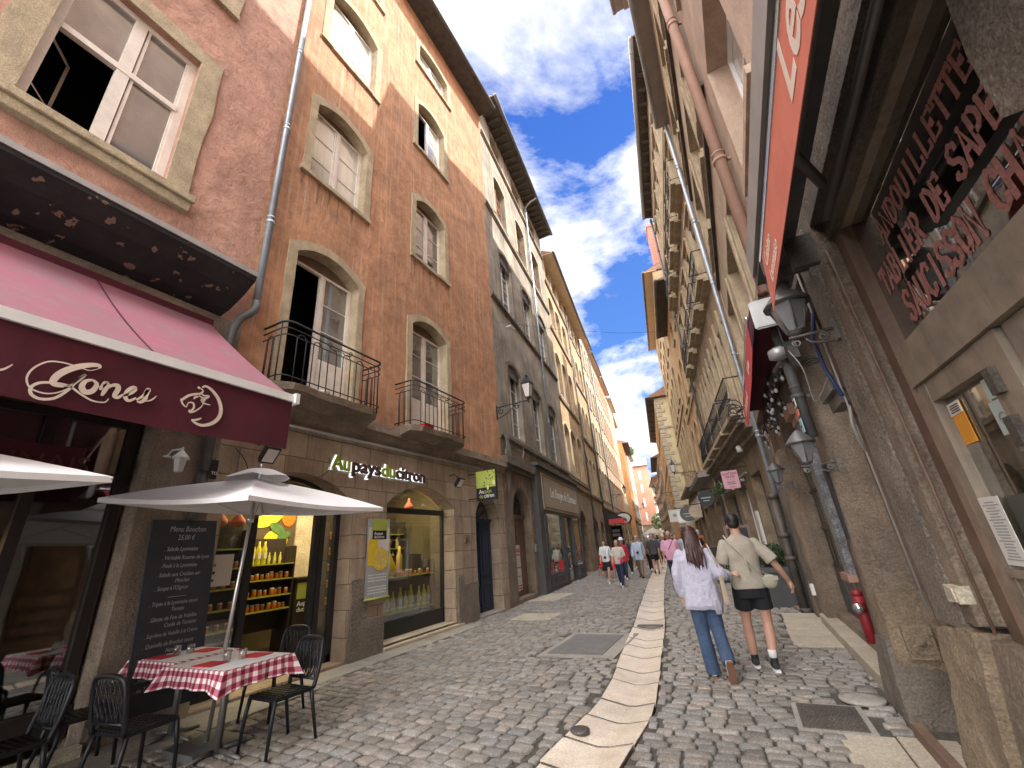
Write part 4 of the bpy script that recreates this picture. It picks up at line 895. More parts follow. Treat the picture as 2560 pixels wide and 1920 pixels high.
# lemon photo panel, counter, ceiling spots
t = thing('lemon_picture', 'large backlit picture of yellow and orange citrus on the shop back wall', 'poster', TL((5.0, -3.1, 1.6)))
b = MB(TL); b.box((5.35, -2.16, 1.62), (6.38, -2.12, 2.86)); b.build('panel', mat('picture_ground', (.10, .07, .04)), t)
for (u, z, a, c, m, ry) in [(5.72, 2.58, .36, .18, 'lemon', .35), (6.2, 2.62, .17, .22, 'jam', 0), (5.95, 2.12, .27, .22, 'lemon', 0), (5.95, 2.36, .19, .09, 'leaf', -.5), (6.12, 2.22, .16, .07, 'leaf', .3), (5.95, 1.84, .3, .12, 'jam', -.1), (5.6, 1.92, .17, .13, 'leaf', 0), (6.25, 1.75, .12, .08, 'leaf', 0)]:
    bb = MB(TL); n = 20; pts = []
    for i in range(n):
        an = 2 * math.pi * i / n; x, y = a * math.cos(an), c * math.sin(an); pts.append((u + x * math.cos(ry) - y * math.sin(ry), z + x * math.sin(ry) + y * math.cos(ry)))
    w_ = -2.11 + (.012 if m == 'leaf' else 0) + .002 * a; bb.prism(pts, w_ - .002, w_); bb.build('fruit_image', m, t)
b = MB(TL); b.box((5.95, -1.9, .03), (7.0, -1.34, 1.36)); b.box((5.92, -1.95, 1.36), (7.05, -1.3, 1.40)); o = b.build('counter', 'shop_dark', None, 'dark brown sales counter with a green shop emblem inside the lemon shop', 'counter')
b = MB(TL); b.box((5.98, -1.335, 1.02), (6.42, -1.33, 1.30)); b.build('emblem_panel', 'sign_green', o); text('Aupays', TL, 6.0, .90, .12, 'white_clean', o, w=-1.335); text('ducitron', TL, 6.0, .80, .12, 'white_clean', o, w=-1.335)
b = MB(TL); b.box((6.4, -2.2, .03), (7.1, -2.1, 2.75)); b.build('cupboard', 'stone_pale', h2)
for i, (u, w) in enumerate([(4.3, -1.4), (5.0, -1.9), (5.7, -1.4), (7.3, -.9), (8.2, -1.1), (9.0, -.9)]):
    b = MB(TL); b.lathe([(.05, 0), (.05, -.03), (.03, -.04)], (u, w, 3.5), 10); b.build('spot_lamp', 'spot_glow', None, ['ceiling spot at the left end of the lemon shop', 'ceiling spot above the jam shelves', 'ceiling spot behind the glass door', 'ceiling spot left in the right shop window', 'ceiling spot in the middle of the right shop window', 'ceiling spot at the right end of the shop window'][i], 'spotlight')
for (u, e, w) in ((5.6, 72, -1.2), (8.1, 55, -1.0)):
    ld = bpy.data.lights.new('shop_light', 'AREA'); ld.energy = e; ld.size = 1.6; ld.color = (1, .80, .42); lo = bpy.data.objects.new('shop_light', ld); COL.objects.link(lo); lo.location = TL((u, w, 3.4))
# red carafes high in the windows
for i, (u, z, lb) in enumerate([(4.25, 2.3, 'round red carafe high at the left of the lemon shop'), (4.55, 2.3, 'second round red carafe beside the first one high in the shop'), (8.4, 2.68, 'round red carafe above the bar of the right shop window')]):
    b = MB(TL); b.lathe([(.05, 0), (.11, .05), (.11, .1), (.03, .2), (.025, .28)], (u, -1.15 if u < 5 else -.7, z), 14); b.build('carafe', 'valance_orange', None, lb, 'carafe')
# notices, poster banner, number plate
b = MB(TL); b.box((3.74, -.372, 1.42), (4.10, -.366, 1.84)); o = b.build('notice_sheet', 'paper', None, 'white notice sheet with small symbols inside the lemon shop glass', 'notice')
for k in range(3):
    b = MB(TL); disc(b, 3.84, 1.70 - k * .1, .022, -.364); b.build('symbol', ['letter_red', 'sign_black', 'leaf'][k], o)
t = thing('lemon_banner', 'hanging banner with cut lemon and drink on the pier between two shop arches', 'banner', TL((6.65, .05, .9)))
b = MB(TL); b.box((6.34, .035, .95), (6.94, .045, 2.36)); b.build('sheet', 'poster_grey', t)
b = MB(TL); b.tube([(6.32, .05, .93), (6.96, .05, .93)], .02, 8); b.build('bottom_rod', 'sign_green', t)
b = MB(TL); b.box((6.36, .046, 1.75), (6.92, .048, 2.2)); b.build('pale_field', 'poster_orange' if 0 else 'paper', t)
b = MB(TL); b.box((6.44, .049, 2.12), (6.86, .051, 2.36)); b.build('green_field', 'sign_green', t)
b = MB(TL); b.box((6.46, .052, 1.98), (6.84, .054, 2.14)); b.build('black_field', 'sign_black', t)
text('Aupays', TL, 6.50, 2.06, .08, 'white_clean', t, w=.055, ext=.001); text('ducitron', TL, 6.50, 1.995, .08, 'white_clean', t, w=.055, ext=.001)
b = MB(TL); b.box((6.36, .0485, 1.5), (6.62, .0505, 1.9)); disc(b, 6.49, 1.9, .13, .0506); b.build('drink_image', 'lemon', t)
b = MB(TL); disc(b, 6.70, 1.62, .215, .052, 0); b.build('lemon_rind', 'lemon', t)
b = MB(TL); disc(b, 6.715, 1.64, .185, .054, 0); disc(b, 6.715, 1.64, .02, .058, 0)
for k in range(10): a = k * math.pi / 5; ribbon(b, [(6.715, 1.64), (6.715 + .18 * math.cos(a), 1.64 + .18 * math.sin(a))], .012, .058)
b.build('lemon_pith', 'lemon_pale', t)
b = MB(TL)
for k in range(10):
    a0 = k * math.pi / 5 + .08; a1 = a0 + math.pi / 5 - .16; b.add([(6.715 + .03 * math.cos((a0 + a1) / 2), .056, 1.64 + .03 * math.sin((a0 + a1) / 2)), (6.715 + .165 * math.cos(a0), .056, 1.64 + .165 * math.sin(a0)), (6.715 + .17 * math.cos((a0 + a1) / 2), .056, 1.64 + .17 * math.sin((a0 + a1) / 2)), (6.715 + .165 * math.cos(a1), .056, 1.64 + .165 * math.sin(a1))], [(0, 1, 2, 3)])
b.build('lemon_segments', 'lemon', t)
for k, z in enumerate([1.33, 1.28, 1.23, 1.12, 1.07, 1.02]):
    b = MB(TL)
    rr = random.Random(k); x = 6.40
    while x < 6.86: l_ = rr.uniform(.02, .07); b.box((x, .046, z), (min(x + l_, 6.88), .048, z + .018)); x += l_ + .014
    b.build('printed_line', 'white_clean', t)
b = MB(TL); b.box((9.72, .02, 1.86), (9.98, .035, 2.04)); o = b.build('house_number', 'stone_yellow', None, 'small weathered number plate beside the blue door', 'number plate'); text('32', TL, 9.77, 1.89, .13, 'letter_brown', o, w=.036)
# illuminated letters
t = thing('shop_letters', 'raised green and brown backlit letters over the two arches of the lemon shop', 'shop sign', TL((6.6, .1, 3.2)))
x = 5.36
for s, m, wd in (('Au', 'letter_green', .42), ('pays', 'letter_brown', .76), ('du', 'letter_green', .40), ('citron', 'letter_brown', .98)):
    o = text(s, TL, x, 3.215, .37, m, t, 'letters', w=.05, ext=.02, off=.008)
    xs = [v.co.y for v in o.data.vertices]; wv = max(xs) - min(xs)
    sc = wd / wv; x0 = min(xs)
    for v in o.data.vertices: v.co.y = x0 + (v.co.y - x0) * sc
    q = text(s, TL, x, 3.215, .37, 'led_glow', t, 'halo', w=.012, ext=.004, off=.02)
    for v in q.data.vertices: v.co.y = x0 + (v.co.y - x0) * sc
    x += wd + .035
b = MB(TL); b.box((5.36, .02, 3.19), (8.02, .05, 3.20)); b.build('mounting_rail', 'zinc', t)
# hanging sign at right angle
t = thing('hanging_sign', 'square green and black hanging sign with two yellow lemons beside the blue door', 'shop sign', TL((10.15, .6, 2.9)))
T9 = lambda p: Vector((-6.4 + .28 + p[0], 10.05 - p[1], p[2]))    # u -> +X, faces -Y
b = MB(T9); b.box((0, -.03, 2.88), (.62, .03, 3.66)); b.build('board', 'sign_black', t)
b = MB(T9); b.box((.0, .031, 3.21), (.60, .034, 3.66)); b.build('green_field', 'sign_green', t)
text('Au', T9, .08, 3.06, .15, 'white_clean', t, w=.032, ext=.002, xs=.9); text('pays', T9, .25, 3.06, .15, 'sign_green', t, w=.032, ext=.002, xs=.85)
text('du', T9, .08, 2.94, .15, 'sign_green', t, w=.032, ext=.002, xs=.85); text('citron', T9, .235, 2.94, .15, 'white_clean', t, w=.032, ext=.002, xs=.85)
b = MB(T9)
rr = random.Random(2)
for (x, z, a) in [(.40, 3.58, 2), (.5, 3.58, 1.2), (.47, 3.5, 2.6), (.55, 3.56, .6), (.36, 3.42, 2.2), (.3, 3.36, 3.6), (.42, 3.4, .4), (.28, 3.3, 4.2), (.44, 3.31, 4.4), (.52, 3.33, 5.2), (.5, 3.42, 1)]:
    l_ = .09; d_ = (math.cos(a), math.sin(a)); q = (-d_[1] * .014, d_[0] * .014); b.add([(x, .036, z), (x + d_[0] * l_ / 2 + q[0], .036, z + d_[1] * l_ / 2 + q[1]), (x + d_[0] * l_, .036, z + d_[1] * l_), (x + d_[0] * l_ / 2 - q[0], .036, z + d_[1] * l_ / 2 - q[1])], [(0, 1, 2, 3)])
ribbon(b, spline([(.58, 3.6), (.42, 3.5), (.40, 3.42), (.33, 3.4)]), .008, .0355); b.build('branch_print', 'leaf_print', t)
for (x, z) in ((.36, 3.2), (.55, 3.32)):
    b = MB(T9); disc(b, x, z, .06, .038, 0, 16, .55); b.build('lemon_print', 'lemon_pale', t)
b = MB(T9); b.tube([(-.28, 0, 3.62), (0, 0, 3.62)], .015, 6); b.tube([(-.28, 0, 2.95), (0, 0, 2.95)], .015, 6); b.build('bracket', 'iron', t)
# floodlights
for i, (u, z, lb) in enumerate([(9.15, 3.3, 'square floodlight on the wall right of the lemon shop lettering'), (3.98, 3.22, 'flat floodlight above the parasol between the awning and the first arch')]):
    t = thing('floodlight', lb, 'floodlight', TL((u, .3, z)))
    b = MB(TL); b.add([(u - .12, .25, z - .13), (u + .12, .25, z - .13), (u + .12, .42, z + .08), (u - .12, .42, z + .08), (u - .1, .2, z - .05), (u + .1, .2, z - .05), (u + .1, .33, z + .12), (u - .1, .33, z + .12)], [(0, 1, 2, 3), (4, 5, 6, 7), (0, 1, 5, 4), (1, 2, 6, 5), (2, 3, 7, 6), (3, 0, 4, 7)]); b.build('housing', 'black_frame', t)
    b = MB(TL); b.quad((u - .09, .262, z - .105), (u + .09, .262, z - .105), (u + .09, .40, z + .06), (u - .09, .40, z + .06)); b.v = [p + Vector((0, .012, -.01)) for p in b.v]; b.build('lens', 'lamp_glass', t)
    b = MB(TL); b.tube([(u, .0, z + .2), (u, .15, z + .22), (u, .3, z + .1)], .012, 6); b.build('bracket', 'iron', t)
b = MB(TL); b.tube(spline([(3.62, .04, 3.3), (3.8, .06, 3.1), (3.95, .05, 2.7), (4.0, .06, 2.5)]), .006, 5); b.tube(spline([(5.3, .05, 3.4), (5.3, .08, 3.2), (5.15, .06, 3.05), (5.0, .04, 3.02)]), .007, 5); b.build('loose_wire', 'cable_black', None, 'thin dark wires hanging over the stone above the first shop arch', 'cable')
# blue door in arch 3
t_ = MB(TL); t_.box((10.36, -.40, .02), (11.72, -.34, 2.42)); t_.box((10.36, -.41, 2.42), (11.72, -.28, 2.5))
for (x0, x1) in ((10.46, 11.0), (11.08, 11.62)):
    for z0, z1 in ((.15, .75), (.95, 2.3)):
        t_.box((x0, -.34, z0), (x1, -.32, z0 + .04)); t_.box((x0, -.34, z1 - .04), (x1, -.32, z1)); t_.box((x0, -.34, z0), (x0 + .04, -.32, z1)); t_.box((x1 - .04, -.34, z0), (x1, -.32, z1)); t_.box((x0 + .12, -.34, z0 + .12), (x1 - .12, -.325, z1 - .12))
t_.box((11.02, -.34, .02), (11.06, -.31, 2.42)); o = t_.build('door', 'blue_door', h2)
b = MB(TL); b.prism(outline(10.36, 11.72, 2.5, 3.1, .6, 12), -.40, -.38); b.build('fanlight', 'pane', h2)
b = MB(TL)
for k in range(5): a = math.pi * (k + .5) / 5.5 + .2; b.tube([(11.04, -.34, 2.52), (11.04 + .6 * math.cos(a), -.34, 2.52 + .52 * math.sin(a))], .012, 6)
b.build('fanlight_grille', 'iron', h2)
b = MB(TL); b.box((10.3, -.4, 0), (11.8, .06, .05)); b.build('doorstep', 'slab', h2)
# buttress-like worn base stones beside the door
for i, (u0, u1, z1, w) in enumerate([(9.36, 9.62, 1.1, .07), (9.62, 10.32, .9, .05), (6.05, 6.86, .62, .06), (6.05, 6.45, 1.3, .03)]):
    rough_block(TL, h2, box8(u0, u1, -.15, w, -.05, z1), 'stone_rough', seed=i)
# ------------------------------------------------------------------ left: grey house, ochre house, farther houses
T3 = frame((-6.4, 12.1), (-.1243, .99225), 1)
h3 = thing('grey_house', 'weathered grey house with scalloped metal blinds above the taupe candle shop', 'house', (-6.4, 12.1, 0))
L3 = 10.27
wn = []
for (a, c) in ((1.30, 2.80), (4.40, 5.92), (7.15, 8.80)):
    wn.append((a, c, 5.5, 8.5, .25, 1)); wn.append((a, c, 11.12, 13.95, .25, 1)); wn.append((a, c, 15.95, 18.4, .2, 0)); wn.append((a, c, 20.0, 21.15, 0, 0))
dA = outline(.80, 2.72, .12, 3.62, .96, 14); dS = outline(3.25, 10.25, .0, 4.45)
b = MB(T3); wall_face(b, 0, L3, 5.0, 21.6, [outline(a, c, z0, z1, r) for a, c, z0, z1, r, _ in wn], depth=.3); b.build('upper_wall', 'stucco_grey', h3, recalc=False)
b = MB(T3); wall_face(b, 0, L3, 0, 5.0, [dA, dS], depth=.4); b.build('ground_floor_wall', 'stone_brown', h3, recalc=False)
body_box(T3, h3, 0, L3, 0, 21.6, 9, 'stucco_grey')
roof(T3, h3, 0, L3, 21.6, 9, .85, 2.6, 'tile', 'soffit_wood', True, 22, ends=.05)
for i, (a, c, z0, z1, r, lam) in enumerate(wn):
    simple_window(T3, h3, a, c, z0, z1, r, -.24, 'white_clean' if lam else 'wood_window', 'pane_dim' if i % 3 else 'pane', None, 2, 3 if z1 - z0 > 2 else 1)
    if z1 - z0 > 1.5: surround(T3, h3, outline(a, c, z0, z1, r), .16, .03, 'stone_pale' if not lam else 'stone_brown', 0, 60 + i, .01)
    if lam: lambrequin(T3, h3, a + .02, c - .02, z1 - .04, .42, -.06, 'zinc_dark')
for z in (5.32, 10.92, 15.55, 19.82):
    b = MB(T3); b.box((0.02, -.05, z - .12), (L3 - .02, .10, z)); b.box((.02, 0, z - .2), (L3 - .02, .05, z - .12)); b.build('string_course', 'stone_dark' if z < 11 else 'stone_brown', h3)
pipe(T3, 'downpipe', 'pale grey zinc downpipe on the weathered grey house', 6.62, 5.6, 21.0, .06, .12, 'zinc')
b = MB(T3); b.tube([(6.62, .12, 20.95), (6.65, .5, 21.35), (6.68, .85, 21.5)], .06, 10); b.build('gutter_outlet', 'zinc_pale', None, 'pale swan neck joining the gutter of the grey house to its downpipe', 'downpipe')
b = MB(T3); b.box((.80, -.38, .12), (2.72, -.32, 2.6))
for x in (.95, 1.78): b.box((x, -.32, .3), (x + .65, -.30, 2.45))
b.box((.8, -.39, 2.6), (2.72, -.26, 2.72)); b.build('door', 'wood_brown', h3)
b = MB(T3); b.prism(outline(.80, 2.72, 2.72, 3.62, .9, 14), -.40, -.38, 0); b.build('fanlight', 'pane', h3)
b = MB(T3)
for s in range(4):
    x = .98 + s * .42; b.tube([(x + .16 * math.cos(a) * .9, -.3, 3.0 + .2 * math.sin(a)) for a in [k * .5 for k in range(12)]], .014, 5); b.tube([(x, -.3, 2.72), (x + .1, -.3, 3.0), (x + .05, -.3, 3.3)], .014, 5)
b.tube([(1.3, -.3, 3.3), (1.5, -.3, 3.5), (1.76, -.3, 3.58), (2.1, -.3, 3.5), (2.3, -.3, 3.3)], .014, 5); b.build('fanlight_grille', 'iron', h3)
t = thing('bill_poster', 'torn white notice sheets with red bands pasted on the old brown door', 'poster', T3((1.5, -.28, .3)))
b = MB(T3); b.prism([(.98, .25), (2.05, .32), (2.03, 1.72), (1.42, 1.72), (1.34, 1.35), (1.28, 1.7), (.98, 1.7)], -.30, -.296); b.build('sheet', 'paper', t)
b = MB(T3)
for z in (.34, .42, .98, 1.38, 1.48, 1.56): b.box((1.0, -.2955, z), (2.0, -.294, z + (.05 if z != 1.48 else .07)))
b.build('red_band', 'letter_red', t)
b = MB(T3); rr = random.Random(4)
for k in range(12): z = .5 + k * .07; b.box((1.05 + rr.random() * .1, -.2955, z), (1.7 + rr.random() * .3, -.294, z + (.045 if k == 3 else .012)))
b.build('printed_line', 'ink_grey', t)
# candle shop front, a dark wooden box front
t = thing('candle_shopfront', 'dark grey wooden shopfront with a wide taupe sign board and two display windows', 'shopfront', T3((7, .1, 0)))
U0, U1 = 3.12, 10.95
b = MB(T3); w1 = .22
b.box((U0, -.3, 0), (U0 + .45, w1, 4.62)); b.box((U0 + .45, -.3, 4.5), (U1, w1, 4.62)); b.box((U0 - .05, -.3, 4.62), (U1 + .05, w1 + .14, 4.72)); b.box((U0 + .45, -.3, 2.86), (U1, w1, 4.5))
b.box((U0 + .45, -.3, 0), (7.2, w1, .60)); b.box((9.1, -.3, 0), (U1, w1, .66)); b.box((U1 - .35, -.3, .66), (U1, w1 - .02, 2.86)); b.box((6.45, -.3, .6), (7.2, w1 - .02, 2.86)); b.box((8.9, -.3, .66), (9.1, w1 - .02, 2.86)); b.box((U0 + .45, -.3, .6), (4.12, w1 - .02, 2.86))
for x in (3.75, 4.0, 6.6, 6.95, 10.7): b.box((x, w1 - .02, .75), (x + .12, w1 + .02, 2.75))
for (a, c) in ((3.7, 4.2), (4.35, 6.3), (6.45, 7.1), (9.25, 10.7)): b.box((a, w1, .14), (c, w1 + .02, .18)); b.box((a, w1, .46), (c, w1 + .02, .50)); b.box((a, w1, .18), (a + .04, w1 + .02, .46)); b.box((c - .04, w1, .18), (c, w1 + .02, .46))
o = b.build('carcass', 'grey_paint', t)
b = MB(T3); b.box((3.80, w1 + .004, 2.98), (10.88, w1 + .03, 4.42)); b.build('sign_board', 'sign_taupe', t)
b = MB(T3); b.box((3.92, w1 + .03, 3.06), (10.76, w1 + .045, 3.09)); b.box((3.92, w1 + .03, 4.32), (10.76, w1 + .045, 4.35)); b.box((3.92, w1 + .03, 3.09), (3.95, w1 + .045, 4.32)); b.box((10.73, w1 + .03, 3.09), (10.76, w1 + .045, 4.32)); b.build('sign_moulding', 'grey_paint', t)
text('Les Bougies de Charroux', T3, 5.0, 3.55, .58, 'white_clean', t, w=w1 + .032, xs=.86, ext=.003)
b = MB(T3); b.box((4.12, .165, .6), (6.45, .17, 2.86)); b.box((9.1, .165, .66), (10.6, .17, 2.86)); b.box((7.2, .06, .1), (8.9, .07, 2.86)); b.build('shop_window', 'door_glass', t)
b = MB(T3); b.box((4.12, -.42, .55), (6.45, -.38, 2.9)); b.box((9.1, -.42, .55), (10.6, -.38, 2.9)); b.build('display_back', mat('display_tan', (.52, .34, .20), (.42, .27, .16), rough=.8), t)
for k in range(7):
    b = MB(T3); x = 4.4 + k * .28; b.lathe([(.06, 0), (.06, .12 + .05 * (k % 3)), (.02, .16 + .05 * (k % 3))], (x, -.15, .66 + .15 * (k % 2)), 8); o = b.build('candle', 'cloth_white', None, 'white candle in the window of the taupe candle shop', 'candle', 'candles in the shop window')
# wires and small things over the old door
b = MB(T3)
for s in range(5): b.tube(spline([(.15 + .1 * s, .1, 5.3), (.3 + .1 * s, .12, 4.9 - .1 * s), (.2, .1, 4.6), (.35 + .1 * s, .05, 4.1), (.4, .04, 3.3)], 4), .01, 5)
b.tube(spline([(2.2, .1, 5.2), (2.1, .12, 4.95), (1.9, .13, 4.7)]), .012, 5); b.tube(spline([(5.6, .1, 5.1), (6.1, .12, 4.95), (6.4, .1, 5.0), (6.9, .1, 4.98)]), .012, 5); b.build('loose_cable', 'cable_white', None, 'tangle of pale loose cables over the old arched brown door', 'cable')
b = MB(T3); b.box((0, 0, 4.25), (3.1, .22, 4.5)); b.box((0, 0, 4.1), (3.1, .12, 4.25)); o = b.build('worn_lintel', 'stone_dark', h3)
b = MB(T3); b.box((2.86, .0, 1.45), (3.04, .05, 1.72)); b.build('door_entry_panel', 'zinc_pale', None, 'small metal entry panel between the brown door and the candle shop', 'intercom')

# ---- street lanterns on scroll brackets
def street_lantern(T, u, z, arm, label, group=None):
    """T frame; mounted on the wall at (u, 0, z) with an arm reaching out w"""
    t = thing('street_lantern', label, 'street lamp', T((u, arm, z)), group)
    b = MB(T); s = arm / 1.3
    b.tube([(u, 0, z), (u, arm + .02, z + .02)], .02, 8); b.box((u - .03, 0, z - .42), (u + .03, .02, z + .08))
    def q(pts, r=.015): b.tube([(u, p[0], p[1]) for p in pts], r, 6)
    q(spline([(.03, z - .38), (.22 * s, z - .34), (.5 * s, z - .22), (.75 * s, z - .04), (.85 * s, z - .0)], 5))
    q(scroll((.16, z - .15), .12, .03, 1.6, 1.35)); q(scroll((.82 * s, z - .11), .09, .025, 1.4, -1.3)); b.build('bracket', 'iron', t)
    c = T((u, arm, z + .02)); F = MB(); G = MB()
    x, y, z_ = c
    F.lathe([(.012, -.10), (.03, -.06), (.02, 0), (.05, .03), (.05, .05)], c, 8)
    r0, r1, h0, h1 = .115, .21, .10, .56
    for k in range(4):
        a = math.pi / 4 + k * math.pi / 2; a2 = a + math.pi / 2
        p0 = (x + r0 * math.cos(a), y + r0 * math.sin(a), z_ + h0); p1 = (x + r1 * math.cos(a), y + r1 * math.sin(a), z_ + h1); q0 = (x + r0 * math.cos(a2), y + r0 * math.sin(a2), z_ + h0); q1 = (x + r1 * math.cos(a2), y + r1 * math.sin(a2), z_ + h1)
        F.tube([p0, p1], .011, 5); F.tube([p0, q0], .011, 5); F.tube([p1, q1], .016, 5)
        F.tube([p0, (x, y, z_ + .03)], .008, 5)
        G.quad(tuple(Vector(p0) * .96 + Vector((x, y, p0[2])) * .04), tuple(Vector(q0) * .96 + Vector((x, y, q0[2])) * .04), tuple(Vector(q1) * .96 + Vector((x, y, q1[2])) * .04), tuple(Vector(p1) * .96 + Vector((x, y, p1[2])) * .04))
    F.lathe([(.24, h1), (.235, h1 + .03), (.12, h1 + .17), (.12, h1 + .20), (.05, h1 + .22), (.035, h1 + .27), (.07, h1 + .29), (.06, h1 + .31), (.01, h1 + .35)], c, 4, smooth=False, a0=math.pi / 4)
    F.build('lantern_frame', 'iron', t); G.build('lantern_glass', 'lamp_glass', t)
    return t
street_lantern(TL, 12.0, 6.12, 1.22, 'large black street lantern on a scrolled bracket between the orange and the grey house')

# ---- ochre house (two halves)
T4 = frame((-7.67, 22.3), (-.148, .989), 1); LA = 13.6
h4 = thing('ochre_house', 'golden ochre house with groups of tall arched windows beyond the grey house', 'house', (-7.67, 22.3, 0))
wn = []
for (a, c) in ((.35, 1.85), (2.35, 3.80), (4.60, 6.05)): wn += [(a, c, 5.4, 8.4, .35), (a, c, 10.1, 13.1, .35), (a, c, 14.8, 17.2, .35), (a, c, 18.4, 19.8, 0)]
for (a, c) in ((7.5, 8.7), (9.3, 10.5), (11.2, 12.5)): wn += [(a, c, 5.0, 7.7, .35), (a, c, 9.25, 12.0, .35), (a, c, 13.85, 16.1, .35), (a, c, 17.9, 19.6, 0)]
da = outline(1.8, 4.3, 0.02, 3.45, .9, 12); db = outline(6.9, 9.6, .02, 3.25, .9, 12); dc = outline(10.8, 12.9, .02, 3.1, .8, 12)
b = MB(T4); wall_face(b, 0, LA, 4.7, 20.1, [outline(*w) for w in wn], depth=.3); b.build('upper_wall', 'stucco_ochre', h4, recalc=False)
b = MB(T4); wall_face(b, 0, LA, 0, 4.7, [da, db, dc], depth=.5); b.build('ground_floor_wall', 'stone_yellow', h4, recalc=False)
body_box(T4, h4, 0, LA, 0, 20.1, 9, 'stucco_ochre'); roof(T4, h4, 0, LA, 20.1, 9, .8, 2.4, 'tile', 'soffit_beige', True)
for i, w in enumerate(wn):
    simple_window(T4, h4, *w, -.24, 'white_clean', 'pane_dim' if i % 2 else 'pane', 'stone_pale', 2, 3)
b = MB(T4)
for z, a, c in ((4.85, 0, LA), (5.2, 0, 7), (9.9, 0, 6.9), (14.6, 0, 6.9), (9.05, 7.1, LA), (13.65, 7.1, LA), (18.1, 0, LA)): b.box((a, 0, z - .14), (c, .10, z))
b.build('string_course', 'stone_brown', h4)
for ol in (da, db, dc):
    b = MB(T4); b.prism(ol, -.48, -.45); b.build('shop_glazing', 'pane', h4)
    b = MB(T4); u0, u1 = ol[0][0], ol[1][0]
    for k in range(4): x = u0 + (u1 - u0) * k / 3; b.box((x - .05, -.45, 0), (x + .05, -.38, 2.5))
    b.box((u0, -.45, 2.45), (u1, -.37, 2.6)); b.build('shop_frame', 'grey_paint', h4)
pipe(T4, 'downpipe', 'dark downpipe dividing the two halves of the ochre house', 6.95, 0, 19.9, .06, .12, 'zinc_dark'); pipe(T4, 'downpipe', 'dark downpipe at the far end of the ochre house', 13.4, .2, 19.9, .06, .12, 'zinc_dark')
# ---- farther left houses, generic
def house(name, label, P, D, out, L, h, wallm, cols, floors, ground='stone_yellow', z0=4.4, soff='soffit_beige', shut=None, surr='stone_pale', pm='pane', wm='white_clean', ww=1.15, over=.5, depth=9, gf=True, arch=.2, gutter=True, roofm='tile', rise=2.2, gshop=None):
    T = frame(P, D, out); t = thing(name, label, 'house', (P[0], P[1], 0)); ws = []
    fh = (h - .6 - z0) / floors
    for f in range(floors):
        for c in range(cols): x = L * (c + .5) / cols; zz = z0 + .75 + f * fh; ws.append((x - ww / 2, x + ww / 2, zz, zz + fh * .66, arch))
    b = MB(T); wall_face(b, 0, L, z0, h, [outline(*w, 5) for w in ws], depth=.28); b.build('upper_wall', wallm, t, recalc=False)
    gd = []
    n = max(1, int(L / 3.2))
    for c in range(n): x = L * (c + .5) / n; gd.append(outline(x - .95, x + .95, .02, 3.1, .7 if gshop is None else 0, 8))
    b = MB(T); wall_face(b, 0, L, 0, z0, gd, depth=.4); b.box((0, 0, z0 - .1), (L, .14, z0 + .06)); b.build('ground_floor_wall', ground, t, recalc=False)
    for g in gd: b = MB(T); b.prism(g, -.38, -.36); b.box((g[0][0], -.36, 2.3), (g[1][0], -.3, 2.42)); b.build('shop_glazing', 'pane', t)
    body_box(T, t, 0, L, 0, h, depth, wallm); roof(T, t, 0, L, h, depth, over, rise, roofm, soff, gutter)
    for w in ws: simple_window(T, t, *w, -.22, wm, pm, surr, 2, 2, shut)
    return t, T
house('beige_house', 'pale beige house with long downpipes beyond the ochre house', (-9.75, 35.6), (-.139, .99), 1, 8.0, 22.3, 'stucco_beige', 4, 4, pm='pane_dim')
house('tan_house', 'sandy plain house in the middle of the left row', (-10.86, 43.5), (-.139, .99), 1, 8, 22.0, 'stucco_tan', 4, 4, pm='pane_dim')
house('salmon_house', 'salmon pink house near the far end of the left row', (-11.97, 51.4), (-.139, .99), 1, 8, 21.8, 'stucco_salmon', 4, 4)
house('yellow_house', 'narrow pale yellow house beyond the salmon pink one', (-13.05, 59.4), (-.15, .988), 1, 8.2, 21.4, 'stucco_cream', 3, 4, shut='stone_pale')
T7 = frame((-14.2, 67.6), (-.14, .99), 1)
for i, (x, P, sp) in enumerate([(6.9, T4, 0)]): pass
pipe(frame((-9.75, 35.6), (-.139, .99), 1), 'downpipe', 'long thin dark downpipe at the start of the pale beige house', .2, .3, 22, .06, .12, 'zinc_dark'); pipe(frame((-10.86, 43.5), (-.139, .99), 1), 'downpipe', 'long thin dark downpipe on the sandy plain house', .1, .3, 21.6, .06, .12, 'zinc_dark')
t, T = house('deep_orange_house', 'deep orange house with a dark eave and arched shops far down on the left', (-13.55, 67.6), (-.16, .987), 1, 11.5, 16.2, 'stucco_deep', 3, 3, soff='soffit_wood', over=.9, ground='stone_yellow')
b = MB(T); b.box((0, -9, 16), (11, -1.2, 21.6)); b.build('rear_block', 'stucco_cream', t)
for k in range(3):
    b = MB(T); b.box((1.5 + k * 3, -1.2, 18), (2.4 + k * 3, -1.15, 20)); b.build('window', 'pane_dim', t)
b = MB(T); b.box((-.3, -9.3, 21.6), (11.5, -.7, 21.8)); b.build('tower_roof', 'tile', t)
t, T = house('white_house', 'white facade with a planted roof terrace beyond the deep orange house', (-15.5, 79), (-.14, .99), 1, 16, 17.6, 'stucco_rose', 6, 5, ground='stone_pale', shut='paper')
house('end_house', 'plain apricot end house facing up the street', (-19.2, 99.5), (.985, .17), 1, 4.0, 17.2, 'stucco_salmon', 1, 4, ww=.5, surr=None, depth=8)
house('mansard_house', 'pink house under a red mansard roof closing the street', (-18.5, 116), (.99, .14), 1, 9, 9.8, 'stucco_rose', 3, 2, surr=None, ww=1.3, roofm='tile', rise=5)
t = bpy.data.objects['mansard_house']
